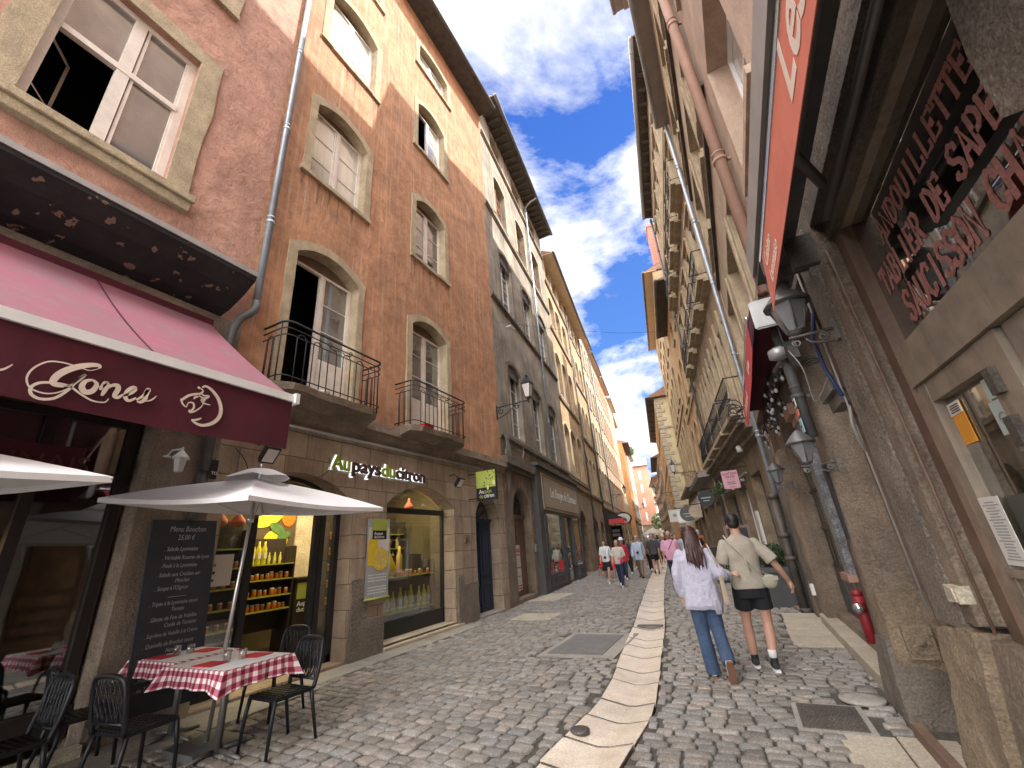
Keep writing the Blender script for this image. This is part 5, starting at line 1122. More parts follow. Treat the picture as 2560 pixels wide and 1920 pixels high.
T = frame((-18.5, 116), (.99, .14), 1); b = MB(T); b.add([(-.4, .3, 9.9), (9.4, .3, 9.9), (9.4, -1.4, 13.6), (-.4, -1.4, 13.6)], [(0, 1, 2, 3)]); b.add([(-.4, -1.4, 13.6), (9.4, -1.4, 13.6), (9.4, -6, 14.2), (-.4, -6, 14.2)], [(0, 1, 2, 3)]); b.build('mansard', 'stucco_salmon', t)
for x in (2.2, 5.6): b = MB(T); b.box((x - .5, -1.5, 10.9), (x + .5, .05, 12.9)); o = b.build('dormer', 'stucco_salmon', t); b = MB(T); b.box((x - .35, .05, 11.1), (x + .35, .07, 12.6)); b.build('dormer_window', 'pane', o)
# terrace plants
def foliage(name, c, rad, n, size, m, label, cat, group=None, seed=0, trunk=None, parent=None):
    rr = random.Random(seed); b = MB()
    for i in range(n):
        while True:
            v = Vector((rr.uniform(-1, 1), rr.uniform(-1, 1), rr.uniform(-1, 1)))
            if v.length <= 1 and v.length > rr.random() * .85: break
        lump = 1 + .22 * noise.noise(v * 2.3 + Vector((seed, 0, 0)))
        p = Vector((c[0] + v.x * rad[0] * lump, c[1] + v.y * rad[1] * lump, c[2] + v.z * rad[2] * lump))
        d = Vector((rr.gauss(0, 1), rr.gauss(0, 1), rr.gauss(0, 1))).normalized(); e = d.orthogonal().normalized(); f_ = d.cross(e); s = size * rr.uniform(.6, 1.3)
        b.add([p - e * s, p - f_ * s * .45, p + e * s, p + f_ * s * .45], [(0, 1, 2, 3)], 0 if rr.random() < .6 else 1)
    if parent is None: t = thing(name, label, cat, (c[0], c[1], c[2] - rad[2]), group)
    else: t = parent
    b.build('crown', m, t, recalc=False)
    return t
foliage('terrace_plant', (-15.6, 84, 17.9), (.8, 1.5, .9), 400, .22, ['leaf', 'leaf_dark'], 'leafy green plant spilling over the far roof terrace', 'plant', seed=3)
t = foliage('street_tree', (-14.4, 97.5, 4.9), (1.8, 1.8, 1.7), 900, .22, ['leaf', 'leaf_dark'], 'small green tree at the far end of the street', 'tree', seed=4)
b = MB(); b.tube([(-14.4, 97.5, 0), (-14.3, 97.5, 2), (-14.4, 97.5, 4)], [.14, .1, .06], 8); b.build('trunk', 'wood_brown', t)
# far shop fronts: red awning, oval signs, white umbrella
T4b = frame((-9.75, 35.6), (-.139, .99), 1)
t = thing('shop_awning', 'small red and black shop awning far down on the left', 'awning', T4b((3.2, 1, 3)))
b = MB(T4b); b.quad((1.3, 0, 4.0), (5.2, 0, 4.0), (5.2, 1.5, 3.45), (1.3, 1.5, 3.45)); b.add([(1.3, 0, 4.0), (1.3, 1.5, 3.45), (1.3, 1.5, 3.0), (1.3, 0, 3.3)], [(0, 1, 2, 3)]); b.build('canopy', 'sign_black', t)
b = MB(T4b); b.box((1.3, 1.5, 2.85), (5.2, 1.53, 3.35)); b.build('valance', 'valance_red', t); b = MB(T4b); b.box((1.26, .3, 2.95), (1.3, 1.5, 3.35)); b.build('side_valance', 'valance_red', t); b = MB(T4b); b.box((1.3, 1.48, 3.37), (5.2, 1.56, 3.46)); b.build('front_bar', 'white_clean', t)
for i in range(2): b = MB(T4b); b.box((1.8 + i * 1.6, 1.531, 2.98), (2.9 + i * 1.6, 1.54, 3.2)); b.build('printed_word', 'cream_print', t)
t = thing('oval_sign', 'white and dark oval hanging sign beyond the red awning on the left', 'shop sign', (-9.6, 42, 3))
Tq = lambda p: Vector((p[0], 42 - p[1], p[2]))
b = MB(Tq); disc(b, -9.5, 3.55, .55, 0, 0, 24, 1.5); b.build('board', 'sign_black', t); b = MB(Tq); disc(b, -9.5, 3.55, .46, .02, 0, 24, 1.45); b.build('face', 'paper', t); b = MB(Tq); disc(b, -9.5, 3.6, .15, .04, 0, 12); b.build('emblem', 'letter_red', t); b = MB(Tq); b.tube([(-10.8, 0, 4.1), (-9.2, 0, 4.1)], .03, 5); b.build('bracket', 'iron', t)
t = thing('menu_cabinet', 'tall black display cabinet with white lettering beyond the red awning', 'display stand', (-10.0, 41, 0))
b = MB(); b.box((-10.6, 40.6, 0), (-9.5, 41, 2.9)); b.build('cabinet', 'sign_black', t)
for i in range(2): b = MB(); b.box((-10.4, 40.58, 2.0 + i * .35), (-9.7, 40.6, 2.25 + i * .35)); b.build('lettering', 'paper', t)
b = MB(); b.box((-10.5, 40.57, .9), (-9.6, 40.6, 1.6)); b.build('panel', 'ink_grey', t)
t = thing('market_parasol', 'pale cream parasol far down the street in front of the apricot end house', 'parasol', (-13.4, 80, 0))
b = MB(); b.lathe([(1.9, 0), (1.3, .4), (.05, 1.0)], (-13.4, 80, 2.3), 8, smooth=False); b.build('canopy', 'cloth_cream', t); b = MB(); b.tube([(-13.4, 80, 0), (-13.4, 80, 3.2)], .05, 6); b.build('pole', 'wood_window', t)
t = thing('market_stall', 'white market canopy at the very end of the street', 'stall', (-11.8, 88, 0))
b = MB(); b.box((-13.6, 87, 2.4), (-10.4, 89, 2.55)); b.add([(-13.6, 87, 2.55), (-10.4, 87, 2.55), (-10.4, 89, 2.9), (-13.6, 89, 2.9)], [(0, 1, 2, 3)]); b.build('canopy', 'cloth_white', t)
b = MB()
for x in (-13.5, -10.5): b.tube([(x, 87, 0), (x, 87, 2.4)], .04, 6)
b.build('post', 'aluminium', t)
Tf = frame((-10.86, 43.5), (-.139, .99), 1); street_lantern(Tf, .6, 6.0, 1.5, 'second black street lantern on the left, beyond the ochre house')
Tf = frame((-13.55, 67.6), (-.16, .987), 1); street_lantern(Tf, 2, 6.0, 1.5, 'third and farthest street lantern on the left wall')
# red chairs by the far shop
def red_chair(x, y, lb):
    t = thing('red_chair', lb, 'chair', (x, y, 0))
    b = MB(); b.box((x - .23, y - .22, .42), (x + .23, y + .22, .46)); b.build('seat', 'red_plastic', t)
    b = MB(); b.box((x - .23, y + .2, .46), (x + .23, y + .24, .88)); b.build('backrest', 'red_plastic', t)
    for sx in (-1, 1):
        for sy in (-1, 1): b = MB(); b.tube([(x + sx * .2, y + sy * .19, 0), (x + sx * .2, y + sy * .19, .43)], .018, 6); b.build('leg', 'red_plastic', t)
    return t
t1 = red_chair(-5.85, 21.3, 'bright red terrace chair left of the white-topped walkers')
red_chair(-6.5, 22.6, 'second red terrace chair standing closer to the wall')
b = MB(); b.lathe([(.3, 0), (.3, .03)], (-6.1, 22.0, .72), 16); b.tube([(-6.1, 22, 0), (-6.1, 22, .72)], .03, 6); b.build('bistro_table', 'red_plastic', None, 'small round red table between the red chairs', 'table')
# overhead cable across the street
b = MB(); b.tube(spline([(-6.3, 12.4, 9.7), (-3.5, 15.5, 9.5), (-1.2, 18.5, 10.2), (.7, 13.5, 11)], 1), .012, 5) if 0 else b.tube([(-6.42, 12.5, 9.75), (-4.6, 14.5, 9.75), (-2.6, 16.7, 9.95), (-.6, 18.9, 10.4), (.05, 17.8, 10.9)][:4] + [(0, 19.4, 10.6)], .006, 5)
b.build('overhead_cable', 'cable_black', None, 'thin black cable strung across the street between the house fronts', 'cable')
b = MB(); b.box((-6.15, 12.75, 9.55), (-5.95, 13.1, 9.58)); b.build('cable_tag', 'white_clean', None, 'small white tag hanging on the overhead cable', 'tag')
# ------------------------------------------------------------------ dark red restaurant awning (left)
t = thing('restaurant_awning', 'big dark red awning with cream script letters and a lion emblem', 'awning', (-5.2, 1, 2.9))
V0 = 2.92; AX = 2.18
b = MB(TL); n = 10
for i in range(n):
    f0, f1 = i / n, (i + 1) / n; sag = lambda f: -.05 * math.sin(math.pi * f)
    u1 = V0; b.quad((-5.5, .1 + (AX - .1) * f0, 5.06 - 1.64 * f0 + sag(f0)), (u1, .1 + (AX - .1) * f0, 5.06 - 1.64 * f0 + sag(f0)), (u1, .1 + (AX - .1) * f1, 5.06 - 1.64 * f1 + sag(f1)), (-5.5, .1 + (AX - .1) * f1, 5.06 - 1.64 * f1 + sag(f1)))
b.build('canopy', 'awning_pink', t, recalc=False)
b = MB(TL)
for u in (-3.2, -2.0, -.8, .4, 1.6):
    for i in range(10):
        f0, f1 = i / 10, (i + 1) / 10; sg = lambda f: -.05 * math.sin(math.pi * f) + .003
        b.quad((u - .012, .1 + (AX - .1) * f0, 5.06 - 1.64 * f0 + sg(f0)), (u + .012, .1 + (AX - .1) * f0, 5.06 - 1.64 * f0 + sg(f0)), (u + .012, .1 + (AX - .1) * f1, 5.06 - 1.64 * f1 + sg(f1)), (u - .012, .1 + (AX - .1) * f1, 5.06 - 1.64 * f1 + sg(f1)))
b.build('canvas_seams', 'awning_maroon', t, recalc=False)
b = MB(TL); rr = random.Random(3)
for k in range(46):
    u = -5.4 + 8.3 * k / 46; h_ = rr.uniform(.04, .16); f0, f1 = 1 - h_, .995; sg = lambda f: -.05 * math.sin(math.pi * f) + .004
    b.quad((u, .1 + (AX - .1) * f0, 5.06 - 1.64 * f0 + sg(f0)), (u + .18, .1 + (AX - .1) * f0, 5.06 - 1.64 * f0 + sg(f0)), (u + .18, .1 + (AX - .1) * f1, 5.06 - 1.64 * f1 + sg(f1)), (u, .1 + (AX - .1) * f1, 5.06 - 1.64 * f1 + sg(f1)))
b = MB(TL); b.box((-5.5, .0, 4.98), (V0 + .02, .14, 5.12)); b.build('wall_cassette', 'awning_maroon', t)
b = MB(TL); b.box((-5.55, AX - .01, 3.34), (V0 + .03, AX + .06, 3.425)); b.box((V0 + .0, AX - .03, 3.32), (V0 + .05, AX + .09, 3.44)); b.build('front_bar', 'white_clean', t)
b = MB(TL); n = 40
for i in range(n):
    u0, u1 = -5.5 + (V0 + 5.5) * i / n, -5.5 + (V0 + 5.5) * (i + 1) / n; z = lambda u: 2.80 + .012 * math.sin(u * 2.2); w = lambda u: AX + .02 + .02 * math.sin(u * 3.1)
    b.quad((u0, AX + .03, 3.34), (u1, AX + .03, 3.34), (u1, w(u1), z(u1)), (u0, w(u0), z(u0)))
b.quad((V0, AX + .03, 3.34), (V0, AX + .02, 2.80), (V0, AX - .5, 2.95), (V0, AX - .5, 3.72))
b.build('valance', 'awning_maroon', t, recalc=False)
for u in (V0 - .25, .2): b = MB(TL); b.tube([(u, .1, 4.3), (u - .3, 1.1, 3.9), (u, AX - .05, 3.4)], .022, 6); b.build('folding_arm', 'white_clean', t)
# script lettering: "Gones" with swashes, and the lion
W_ = AX + .047
import itertools
SQ = itertools.count()
o = MB(TL)
def st(P, w, k=6):
    S = spline(P, k); n_ = len(S); ribbon(o, [tuple(p) for p in S], [w * (.35 + .65 * math.sin(math.pi * min(1, max(0, i / (n_ - 1))))) for i in range(n_)] if isinstance(w, float) else w, W_ + next(SQ) * .0005)
st([(1.244, 3.162), (1.191, 3.125), (1.122, 3.131), (1.032, 3.134), (0.960, 3.113), (0.904, 3.041), (0.891, 2.959), (0.929, 2.894), (1.016, 2.882), (1.095, 2.934), (1.161, 3.036), (1.183, 3.086)], .012)
st([(1.244, 3.162), (1.230, 3.183), (1.166, 3.159), (1.094, 3.109), (1.038, 3.042), (1.019, 2.978), (1.039, 2.956), (1.082, 2.958)], .045)
st([(1.082, 2.958), (1.122, 2.989), (1.155, 3.058), (1.175, 3.083), (1.145, 3.031), (1.110, 2.938), (1.058, 2.861), (0.990, 2.834), (0.939, 2.854), (0.926, 2.904), (0.962, 2.949), (1.033, 2.969), (1.111, 2.968), (1.186, 2.926), (1.260, 2.895), (1.329, 2.902), (1.348, 2.937)], .02)
st([(1.224, 3.057), (1.187, 3.033), (1.177, 2.982), (1.206, 2.950), (1.243, 2.973), (1.254, 3.030), (1.224, 3.057)], .04); st([(1.236, 3.001), (1.254, 3.000), (1.276, 3.019)], .012)
st([(1.282, 2.991), (1.297, 3.044), (1.309, 3.048), (1.311, 3.000), (1.301, 2.948)], .04); st([(1.311, 3.000), (1.342, 3.046), (1.376, 3.057), (1.387, 3.029), (1.377, 2.970), (1.401, 2.962), (1.427, 2.997)], .035)
st([(1.429, 2.985), (1.463, 3.008), (1.492, 3.054), (1.479, 3.070), (1.449, 3.029), (1.445, 2.977), (1.474, 2.954), (1.515, 2.991)], .035)
st([(1.519, 2.973), (1.558, 3.023), (1.574, 3.073), (1.582, 3.082), (1.575, 3.041), (1.574, 2.995), (1.551, 2.963), (1.526, 2.965)], .035); st([(1.568, 2.976), (1.606, 2.991), (1.632, 3.018), (1.647, 3.048)], .012)
st([(0.712, 2.940), (0.750, 2.969), (0.777, 2.990), (0.804, 3.032)], .014)
o.build('script_lettering', 'cream_print', t, recalc=False)
o = MB(TL)
st([(1.977, 3.224), (2.004, 3.247), (2.060, 3.227), (2.131, 3.159), (2.174, 3.067), (2.170, 2.978), (2.123, 2.910), (2.048, 2.872), (1.985, 2.879), (1.945, 2.904)], .035)
st([(1.945, 2.904), (1.980, 2.908), (2.024, 2.936)], .02); st([(1.953, 3.217), (1.988, 3.198), (1.975, 3.165), (1.930, 3.145), (1.881, 3.116), (1.842, 3.070), (1.833, 3.061), (1.853, 3.025), (1.884, 3.006)], .022)
st([(1.884, 3.006), (1.893, 3.050), (1.927, 3.059), (1.943, 3.028), (1.934, 2.991), (1.913, 2.979), (1.927, 2.968), (1.964, 2.992), (1.999, 3.036), (2.012, 3.068)], .018)
st([(2.012, 3.068), (1.992, 3.105), (2.016, 3.112), (2.009, 3.081), (2.074, 3.077)], .022); st([(1.975, 3.165), (2.003, 3.152), (2.046, 3.157), (2.020, 3.128), (1.995, 3.128), (1.961, 3.140)], .02); st([(1.927, 3.094), (1.940, 3.122), (1.962, 3.123)], .02)
disc(o, *(1.953, 3.217), .012, W_, n=10)
o.build('lion_emblem', 'cream_print', t, recalc=False)

# ------------------------------------------------------------------ parasols
def parasol(name, lb, c, corners, ztop, pole, seed=0):
    t = thing('parasol', lb, 'parasol', (c[0], c[1], 0)); b = MB(); n = 4; K = 8; top = Vector((c[0], c[1], ztop - .05))
    cs = [Vector(p) for p in corners]
    for i in range(4):
        A, B = cs[i], cs[(i + 1) % 4]; rows = []
        for r in range(K + 1):
            f = r / K; row = []
            for s in range(K + 1):
                g = s / K; e = A.lerp(B, g); e = e + (Vector((c[0], c[1], e.z)) - e) * .03 * math.sin(math.pi * g); p = top.lerp(e, f); p.z += .03 * math.sin(math.pi * f) * (1 - .5 * math.sin(math.pi * g)) - .03 * math.sin(math.pi * g) * f; row.append(p)
            rows.append(row)
        pts = [p for r in rows for p in r]; F = [(r * (K + 1) + s, r * (K + 1) + s + 1, (r + 1) * (K + 1) + s + 1, (r + 1) * (K + 1) + s) for r in range(K) for s in range(K)]
        b.add(pts, F, 0, True)
        hem = [Vector((p.x, p.y, p.z - .045)) for p in rows[-1]]; b.add(rows[-1] + hem, [(s, s + 1, K + 2 + s, K + 1 + s) for s in range(K)], 0)
    b.build('canopy', 'parasol', t, recalc=False)
    b = MB(); R_v = []
    m = 16
    for k, (r, z) in enumerate([(.03, .07), (.16, .05), (.34, -.045)]):
        for i in range(m): a = 2 * math.pi * i / m; R_v.append((c[0] + r * math.cos(a) * 1.0, c[1] + r * math.sin(a), ztop + z + (.018 * math.sin(i * 2.4) if k == 2 else 0)))
    b.add(R_v, [(k * m + i, k * m + (i + 1) % m, (k + 1) * m + (i + 1) % m, (k + 1) * m + i) for k in range(2) for i in range(m)], 0, True); b.build('vent_cap', 'parasol', t, recalc=False)
    b = MB(); b.tube([pole, (c[0], c[1], ztop + .04)], .019, 10); b.tube([(c[0], c[1], ztop), (c[0], c[1], ztop + .13)], .012, 8); b.lathe([(.04, 0), (.04, .07)], (pole[0] * .25 + c[0] * .75, pole[1] * .25 + c[1] * .75, ztop - .55), 10); b.build('pole', 'aluminium', t)
    for p in cs: b = MB(); q = Vector((c[0], c[1], ztop - .1)); b.tube([q, p + Vector((0, 0, -.02))], .008, 5); b.tube([Vector((c[0], c[1], ztop - .5)), q.lerp(p, .5)], .006, 5); b.build('rib', 'aluminium', t)
    b = MB(); b.box((pole[0] - .25, pole[1] - .25, 0), (pole[0] + .25, pole[1] + .25, .07)); b.build('base', 'zinc_dark', t)
parasol('a', 'square white parasol over the two checked tables', (-4.98, 3.17), [(-3.92, 2.42, 2.24), (-4.12, 4.36, 2.24), (-6.0, 3.95, 2.36), (-5.80, 2.02, 2.41)], 2.66, (-5.10, 3.1, 0))
parasol('b', 'second white parasol, only its tip showing at the left edge', (-5.0, -.1), [(-3.9, -.8, 2.3), (-4.15, 1.50, 2.34), (-6.1, .9, 2.4), (-5.9, -1.3, 2.4)], 2.72, (-5.0, -.1, 0))
# ------------------------------------------------------------------ tables with gingham cloths
def cafe_table(x0, y0, x1, y1, zt, lb, lb2, seed=0):
    cx, cy = (x0 + x1) / 2, (y0 + y1) / 2; t = thing('cafe_table', lb, 'table', (cx, cy, 0))
    b = MB(); b.box((x0 + .01, y0 + .01, zt - .03), (x1 - .01, y1 - .01, zt - .004)); b.build('tabletop', 'black_plastic', t)
    b = MB(); b.tube([(cx, cy, .03), (cx, cy, zt - .03)], .032, 10); b.build('pedestal', 'grey_metal', t)
    for s in (-1, 1):
        b = MB(); b.tube([(cx + s * .05, cy, .05), (cx + s * .36, cy, .02)], .02, 6); b.build('foot', 'grey_metal', t); b = MB(); b.tube([(cx, cy + s * .05, .05), (cx, cy + s * .28, .02)], .02, 6); b.build('foot', 'grey_metal', t)
    b = MB(); rr = random.Random(seed); uv = []; ov = .03
    X0, X1, Y0, Y1 = x0 - .01, x1 + .01, y0 - .01, y1 + .01
    per = []; N = 16
    for i in range(N): per.append((X0 + (X1 - X0) * i / N, Y0))
    for i in range(N): per.append((X1, Y0 + (Y1 - Y0) * i / N))
    for i in range(N): per.append((X1 - (X1 - X0) * i / N, Y1))
    for i in range(N): per.append((X0, Y1 - (Y1 - Y0) * i / N))
    P = []; F = []; U = []; m = len(per); drops = [0, .04, .10, .155]
    b.add([(X0, Y0, zt), (X1, Y0, zt), (X1, Y1, zt), (X0, Y1, zt)], [(0, 1, 2, 3)], 0, False, [[(X0, Y0), (X1, Y0), (X1, Y1), (X0, Y1)]])
    for d in drops:
        for i, (x, y) in enumerate(per):
            cxn = (x - cx) / (X1 - X0) * 2; cyn = (y - cy) / (Y1 - Y0) * 2; corner = min(abs(cxn), abs(cyn)) ** 6
            q = d * (.10 + .10 * math.sin(i * 1.35 + seed)) + corner * d * .35
            P.append((x + (q if abs(cxn) > .98 else 0) * (1 if cxn > 0 else -1), y + (q if abs(cyn) > .98 else 0) * (1 if cyn > 0 else -1), zt - d - corner * d * .25))
    L_ = []; s = 0
    for i in range(m + 1): L_.append(s); s += (Vector(per[(i + 1) % m]) - Vector(per[i % m])).length
    for k in range(len(drops) - 1):
        for i in range(m):
            j = (i + 1) % m; F.append((k * m + i, k * m + j, (k + 1) * m + j, (k + 1) * m + i)); U.append([(L_[i], drops[k]), (L_[i + 1], drops[k]), (L_[i + 1], drops[k + 1]), (L_[i], drops[k + 1])])
    b.add(P, F, 0, False, U); o = b.build('tablecloth', 'gingham', None, lb2, 'tablecloth', recalc=False)
    b = MB(); b.box((X0 + .05, Y0 + .03, zt + .002), (X1 - .04, Y1 - .02, zt + .004)); b.build('paper_cover', 'cloth_white', o)
    return t
ZT = .775
cafe_table(-5.33, 2.72, -4.36, 3.40, ZT, 'near cafe table on a metal pedestal in front of the lemon shop', 'red and white gingham cloth on the nearer of the two cafe tables', 1)
cafe_table(-6.32, 2.86, -5.42, 3.50, ZT, 'cafe table set against the wall beside the chalkboard', 'red and white gingham cloth on the table nearest the chalkboard', 2)
cafe_table(-5.75, .55, -5.1, 1.35, ZT, 'small cafe table at the left edge in the dark', 'gingham cloth of the small table at the left edge of the photo', 3)
def napkin(x, y, rz, lb):
    b = MB(); c_, s_ = math.cos(rz), math.sin(rz); P = [(-.10, -.13), (.10, -.13), (.10, .13), (-.10, .13)]
    P = [(x + a * c_ - e * s_, y + a * s_ + e * c_) for a, e in P]; b.add([(p[0], p[1], ZT + .006) for p in P] + [(p[0], p[1], ZT + .012) for p in P], [(4, 5, 6, 7), (0, 1, 5, 4), (1, 2, 6, 5), (2, 3, 7, 6), (3, 0, 4, 7)]); b.build('napkin', 'napkin_red', None, lb, 'napkin')
for x, y, lb in [(-4.84, 2.87, 'red napkin on the near side of the nearer table'), (-4.72, 3.24, 'red napkin on the far side of the nearer table'), (-5.95, 2.99, 'red napkin on the near side of the table by the chalkboard'), (-5.75, 3.34, 'red napkin on the far side of the table by the chalkboard')]: napkin(x, y, math.pi / 2 + .1, lb)
def tumbler(x, y, lb):
    b = MB(); b.lathe([(.036, .0), (.037, .09), (.034, .09), (.033, .008)], (x, y, ZT + .006), 12); b.build('tumbler', 'clear_glass', None, lb, 'glass', 'upturned drinking glasses')
    return
for x, y, lb in [(-4.84, 3.02, 'faceted drinking glass left on the nearer table'), (-4.72, 3.10, 'faceted drinking glass right on the nearer table'), (-5.93, 3.12, 'faceted drinking glass left on the table by the chalkboard'), (-5.80, 3.19, 'faceted drinking glass right on the table by the chalkboard')]: tumbler(x, y, lb)
# ------------------------------------------------------------------ woven black chairs
def woven_chair():
    r = thing('woven_chair', 'x', 'chair', (0, 0, 0), 'black woven plastic chairs round the cafe tables')
    b = MB(); b.box((-.22, -.21, .425), (.22, .21, .45)); o = b.build('seat', 'black_plastic', r); bevel(o, .012, 2)
    b = MB()
    for i in range(9): x = -.2 + i * .05; b.box((x - .012, -.2, .451), (x + .012, .2, .459))
    for i in range(8): y = -.18 + i * .05; b.box((-.21, y - .008, .4515), (.21, y + .008, .463))
    b.build('seat_weave', 'black_plastic', r)
    b = MB(); fr = spline([(-.20, -.21, .44), (-.215, -.25, .62), (-.2, -.28, .80), (-.12, -.30, .865), (.12, -.30, .865), (.2, -.28, .80), (.215, -.25, .62), (.20, -.21, .44)], 4); b.tube(fr, .02, 8); b.tube([(-.2, -.225, .52), (.2, -.225, .52)], .014, 6); b.build('back_frame', 'black_plastic', r)
    b = MB()
    rr = random.Random(1)
    def q(x, z): return (x, -.225 - (z - .52) * .2, z)
    for i in range(9):
        x = -.19 + i * .0475; b.tube([q(x + .02 * math.sin(k * 1.1 + i), .52 + k * .042) for k in range(9)], .006, 4)
    for i in range(9):
        x = -.24 + i * .06; b.tube([q(max(-.2, min(.2, x + k * .018)), .52 + k * .042) for k in range(9)], .006, 4); b.tube([q(max(-.2, min(.2, -x - k * .018)), .52 + k * .042) for k in range(9)], .006, 4)
    b.build('back_weave', 'black_plastic', r)
    for sx in (-1, 1):
        for sy in (-1, 1):
            b = MB(); b.tube([(sx * .2, sy * .19, .44), (sx * .215, sy * .21, .3), (sx * .225, sy * (.235 if sy > 0 else .27), 0)], [.021, .018, .014], 8); b.build('leg', 'black_plastic', r)
    return r
ch0 = woven_chair(); index_children(ch0)
for i, (x, y, rz, lb) in enumerate([(-4.42, 3.36, math.pi * .98, 'black woven chair at the street end of the nearer table, legs in full view'), (-5.35, 3.95, math.pi * 1.04, 'black woven chair behind the nearer table, in front of the shop door'),
        (-4.95, 2.40, .12, 'black woven chair on the near side of the nearer table'), (-5.95, 2.42, -.12, 'black woven chair on the near side of the table by the chalkboard'), (-5.5, 1.75, math.pi, 'dark chair beside the small table at the left edge')]):
    c = ch0 if i == 0 else copy_tree(ch0); c.location = (x, y, 0); c.rotation_euler = (0, 0, rz); c['label'] = lb
# ------------------------------------------------------------------ chalkboard
t = thing('chalkboard', 'tall black chalkboard menu leaning on the stone pier behind the tables', 'chalkboard', (-6.2, 3.1, .2))
b = MB(TL)
def cbp(u, z, w=0): return (u, .34 - (z - .25) * .13 + w, z)
b.add([cbp(2.78, .25), cbp(3.52, .25), cbp(3.52, 2.26), cbp(2.78, 2.26), cbp(2.78, .25, -.03), cbp(3.52, .25, -.03), cbp(3.52, 2.26, -.03), cbp(2.78, 2.26, -.03)], [(0, 1, 2, 3), (4, 5, 6, 7), (0, 1, 5, 4), (1, 2, 6, 5), (2, 3, 7, 6), (3, 0, 4, 7)]); b.build('board', 'chalkboard', t)
lines = [('Menu Bouchon', 2.12, .10, .07), ('25,00 €', 2.02, .09, .17), ('. Salade Lyonnaise', 1.89, .075, .04), ('. Véritable Rosette de Lyon', 1.79, .07, .03), ('. Pieds à la Lyonnaise', 1.70, .07, .02), ('. Salade aux Croûtes sur', 1.60, .07, 0), ('Mesclun', 1.53, .07, .2), ('. Soupe à l\'Oignon', 1.45, .07, 0),
         ('. Tripes à la Lyonnaise sauce', 1.29, .065, -.03), ('Tomate', 1.22, .065, .2), ('. Gâteau de Foie de Volailles', 1.13, .065, -.02), ('Coulis de Tomates', 1.06, .065, .15), ('. Suprême de Volaille à la Crème', .97, .06, -.03), ('. Quenelle de Brochet sauce', .87, .065, -.03), ('Nantua', .80, .065, .2), ('. Andouillette', .71, .065, 0), ('. Fromage / Dessert / Crème', .56, .065, -.05), ('. ou Tarte', .47, .065, -.05)]
Tc = lambda p: TL(cbp(p[0], p[2], p[1]))
for s, z, sz, dxx in lines: text(s, Tc, 2.90 + max(dxx, -.06), z, sz * .95, 'chalk', t, 'chalk_line', w=.002, ext=.0005, shear=.25, xs=.72)
b = MB(Tc); b.box((3.05, .001, 1.37), (3.25, .002, 1.375)); b.build('chalk_rule', 'chalk', t)
# ------------------------------------------------------------------ RIGHT SIDE (u = world Y, w towards the street (-X))
TR = frame((1.02, 0), (0, 1), -1)
r1 = thing('restaurant_house', 'dark stone house close by on the right with the wooden restaurant front', 'house', (1.02, 0, 0))
wR = [(3.25, 4.65, 5.35, 7.3, .0), (.9, 2.3, 5.35, 7.3, 0), (3.25, 4.65, 9.0, 11.2, 0), (.9, 2.3, 9, 11.2, 0)]
b = MB(TR); wall_face(b, -6, 5.0, 4.05, 13.6, [outline(*w) for w in wR], depth=.34, rmi=1); b.build('upper_wall', ['stucco_rose', 'stucco_rose'], r1, recalc=False)
for w in wR: simple_window(TR, r1, *w, -.30, 'white_clean', 'pane_curtain', None, 2, 2); b = MB(TR); b.box((w[0] - .1, -.3, w[2] - .1), (w[1] + .1, .06, w[2])); b.build('sill', 'stucco_rose', r1)
body_box(TR, r1, -6, 5.0, 3.9, 13.6, 8, 'stucco_rose')
b = MB(TR); b.quad((-6, -8, 0), (11, -8, 0), (11, -8, 4), (-6, -8, 4)); b.build('rear_ground_wall', 'dark_room', r1)
b = MB(TR); b.box((-6, -8, 13.55), (5, .38, 13.7)); b.build('eave_board', 'soffit_grey', r1)
b = MB(TR); b.box((-8, -6.5, 13.7), (4.98, -.55, 23.0)); b.build('shadow_block', 'stucco_rose', r1)  # unseen block added to cast the shadow on the left facades
# near rough pier, beam, recessed wooden front
b = MB(TR); b.prism([(-6, 0), (1.2, 0), (1.2, 2.5), (1.50, 2.70), (1.47, 2.95), (1.40, 3.2), (1.42, 3.5), (1.55, 3.75), (1.6, 4.02), (-6, 4.02)], -.45, .03); o = b.build('near_pier', 'stone_rough', r1)
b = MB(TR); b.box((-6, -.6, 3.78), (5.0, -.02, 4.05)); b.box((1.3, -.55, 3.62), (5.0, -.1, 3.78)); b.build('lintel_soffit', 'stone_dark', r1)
XR = -.18                                # recessed front plane (X = 1.2)
b = MB(TR); b.box((1.2, XR - .08, 0), (3.46, XR - .03, 1.0)); b.box((1.2, XR - .08, 2.345), (3.46, XR + .04, 2.60)); b.box((1.2, XR - .06, 3.60), (3.46, XR + .03, 3.66)); b.build('timber_beam', 'wood_grey', r1)
b = MB(TR); b.box((1.2, XR - .04, 2.60), (3.46, XR - .03, 3.60)); b.build('transom_glass', 'transom_glass', r1)
b = MB(TR)                                # door leaf stiles and rails
b.box((3.22, XR - .06, .1), (3.33, XR + .02, 2.34)); b.box((2.62, XR - .06, 2.22), (3.22, XR + .015, 2.34)); b.box((2.62, XR - .06, .1), (3.22, XR + .015, 1.30)); b.box((2.42, XR - .06, .1), (2.62, XR + .02, 2.34)); b.box((1.2, XR - .06, .1), (2.39, XR + .0, 1.4)); b.box((2.2, XR - .06, 1.4), (2.39, XR, 2.34)); b.box((1.2, XR - .06, 2.24), (2.2, XR, 2.34)); b.box((2.6, XR - .02, 1.28), (3.26, XR + .03, 1.32))
o = b.build('restaurant_door', 'wood_grey', r1)
b = MB(TR); b.box((2.62, XR - .04, 1.30), (3.22, XR - .035, 2.22)); b.box((1.2, XR - .04, 1.4), (2.2, XR - .035, 2.24)); b.build('pane', 'door_glass', o)
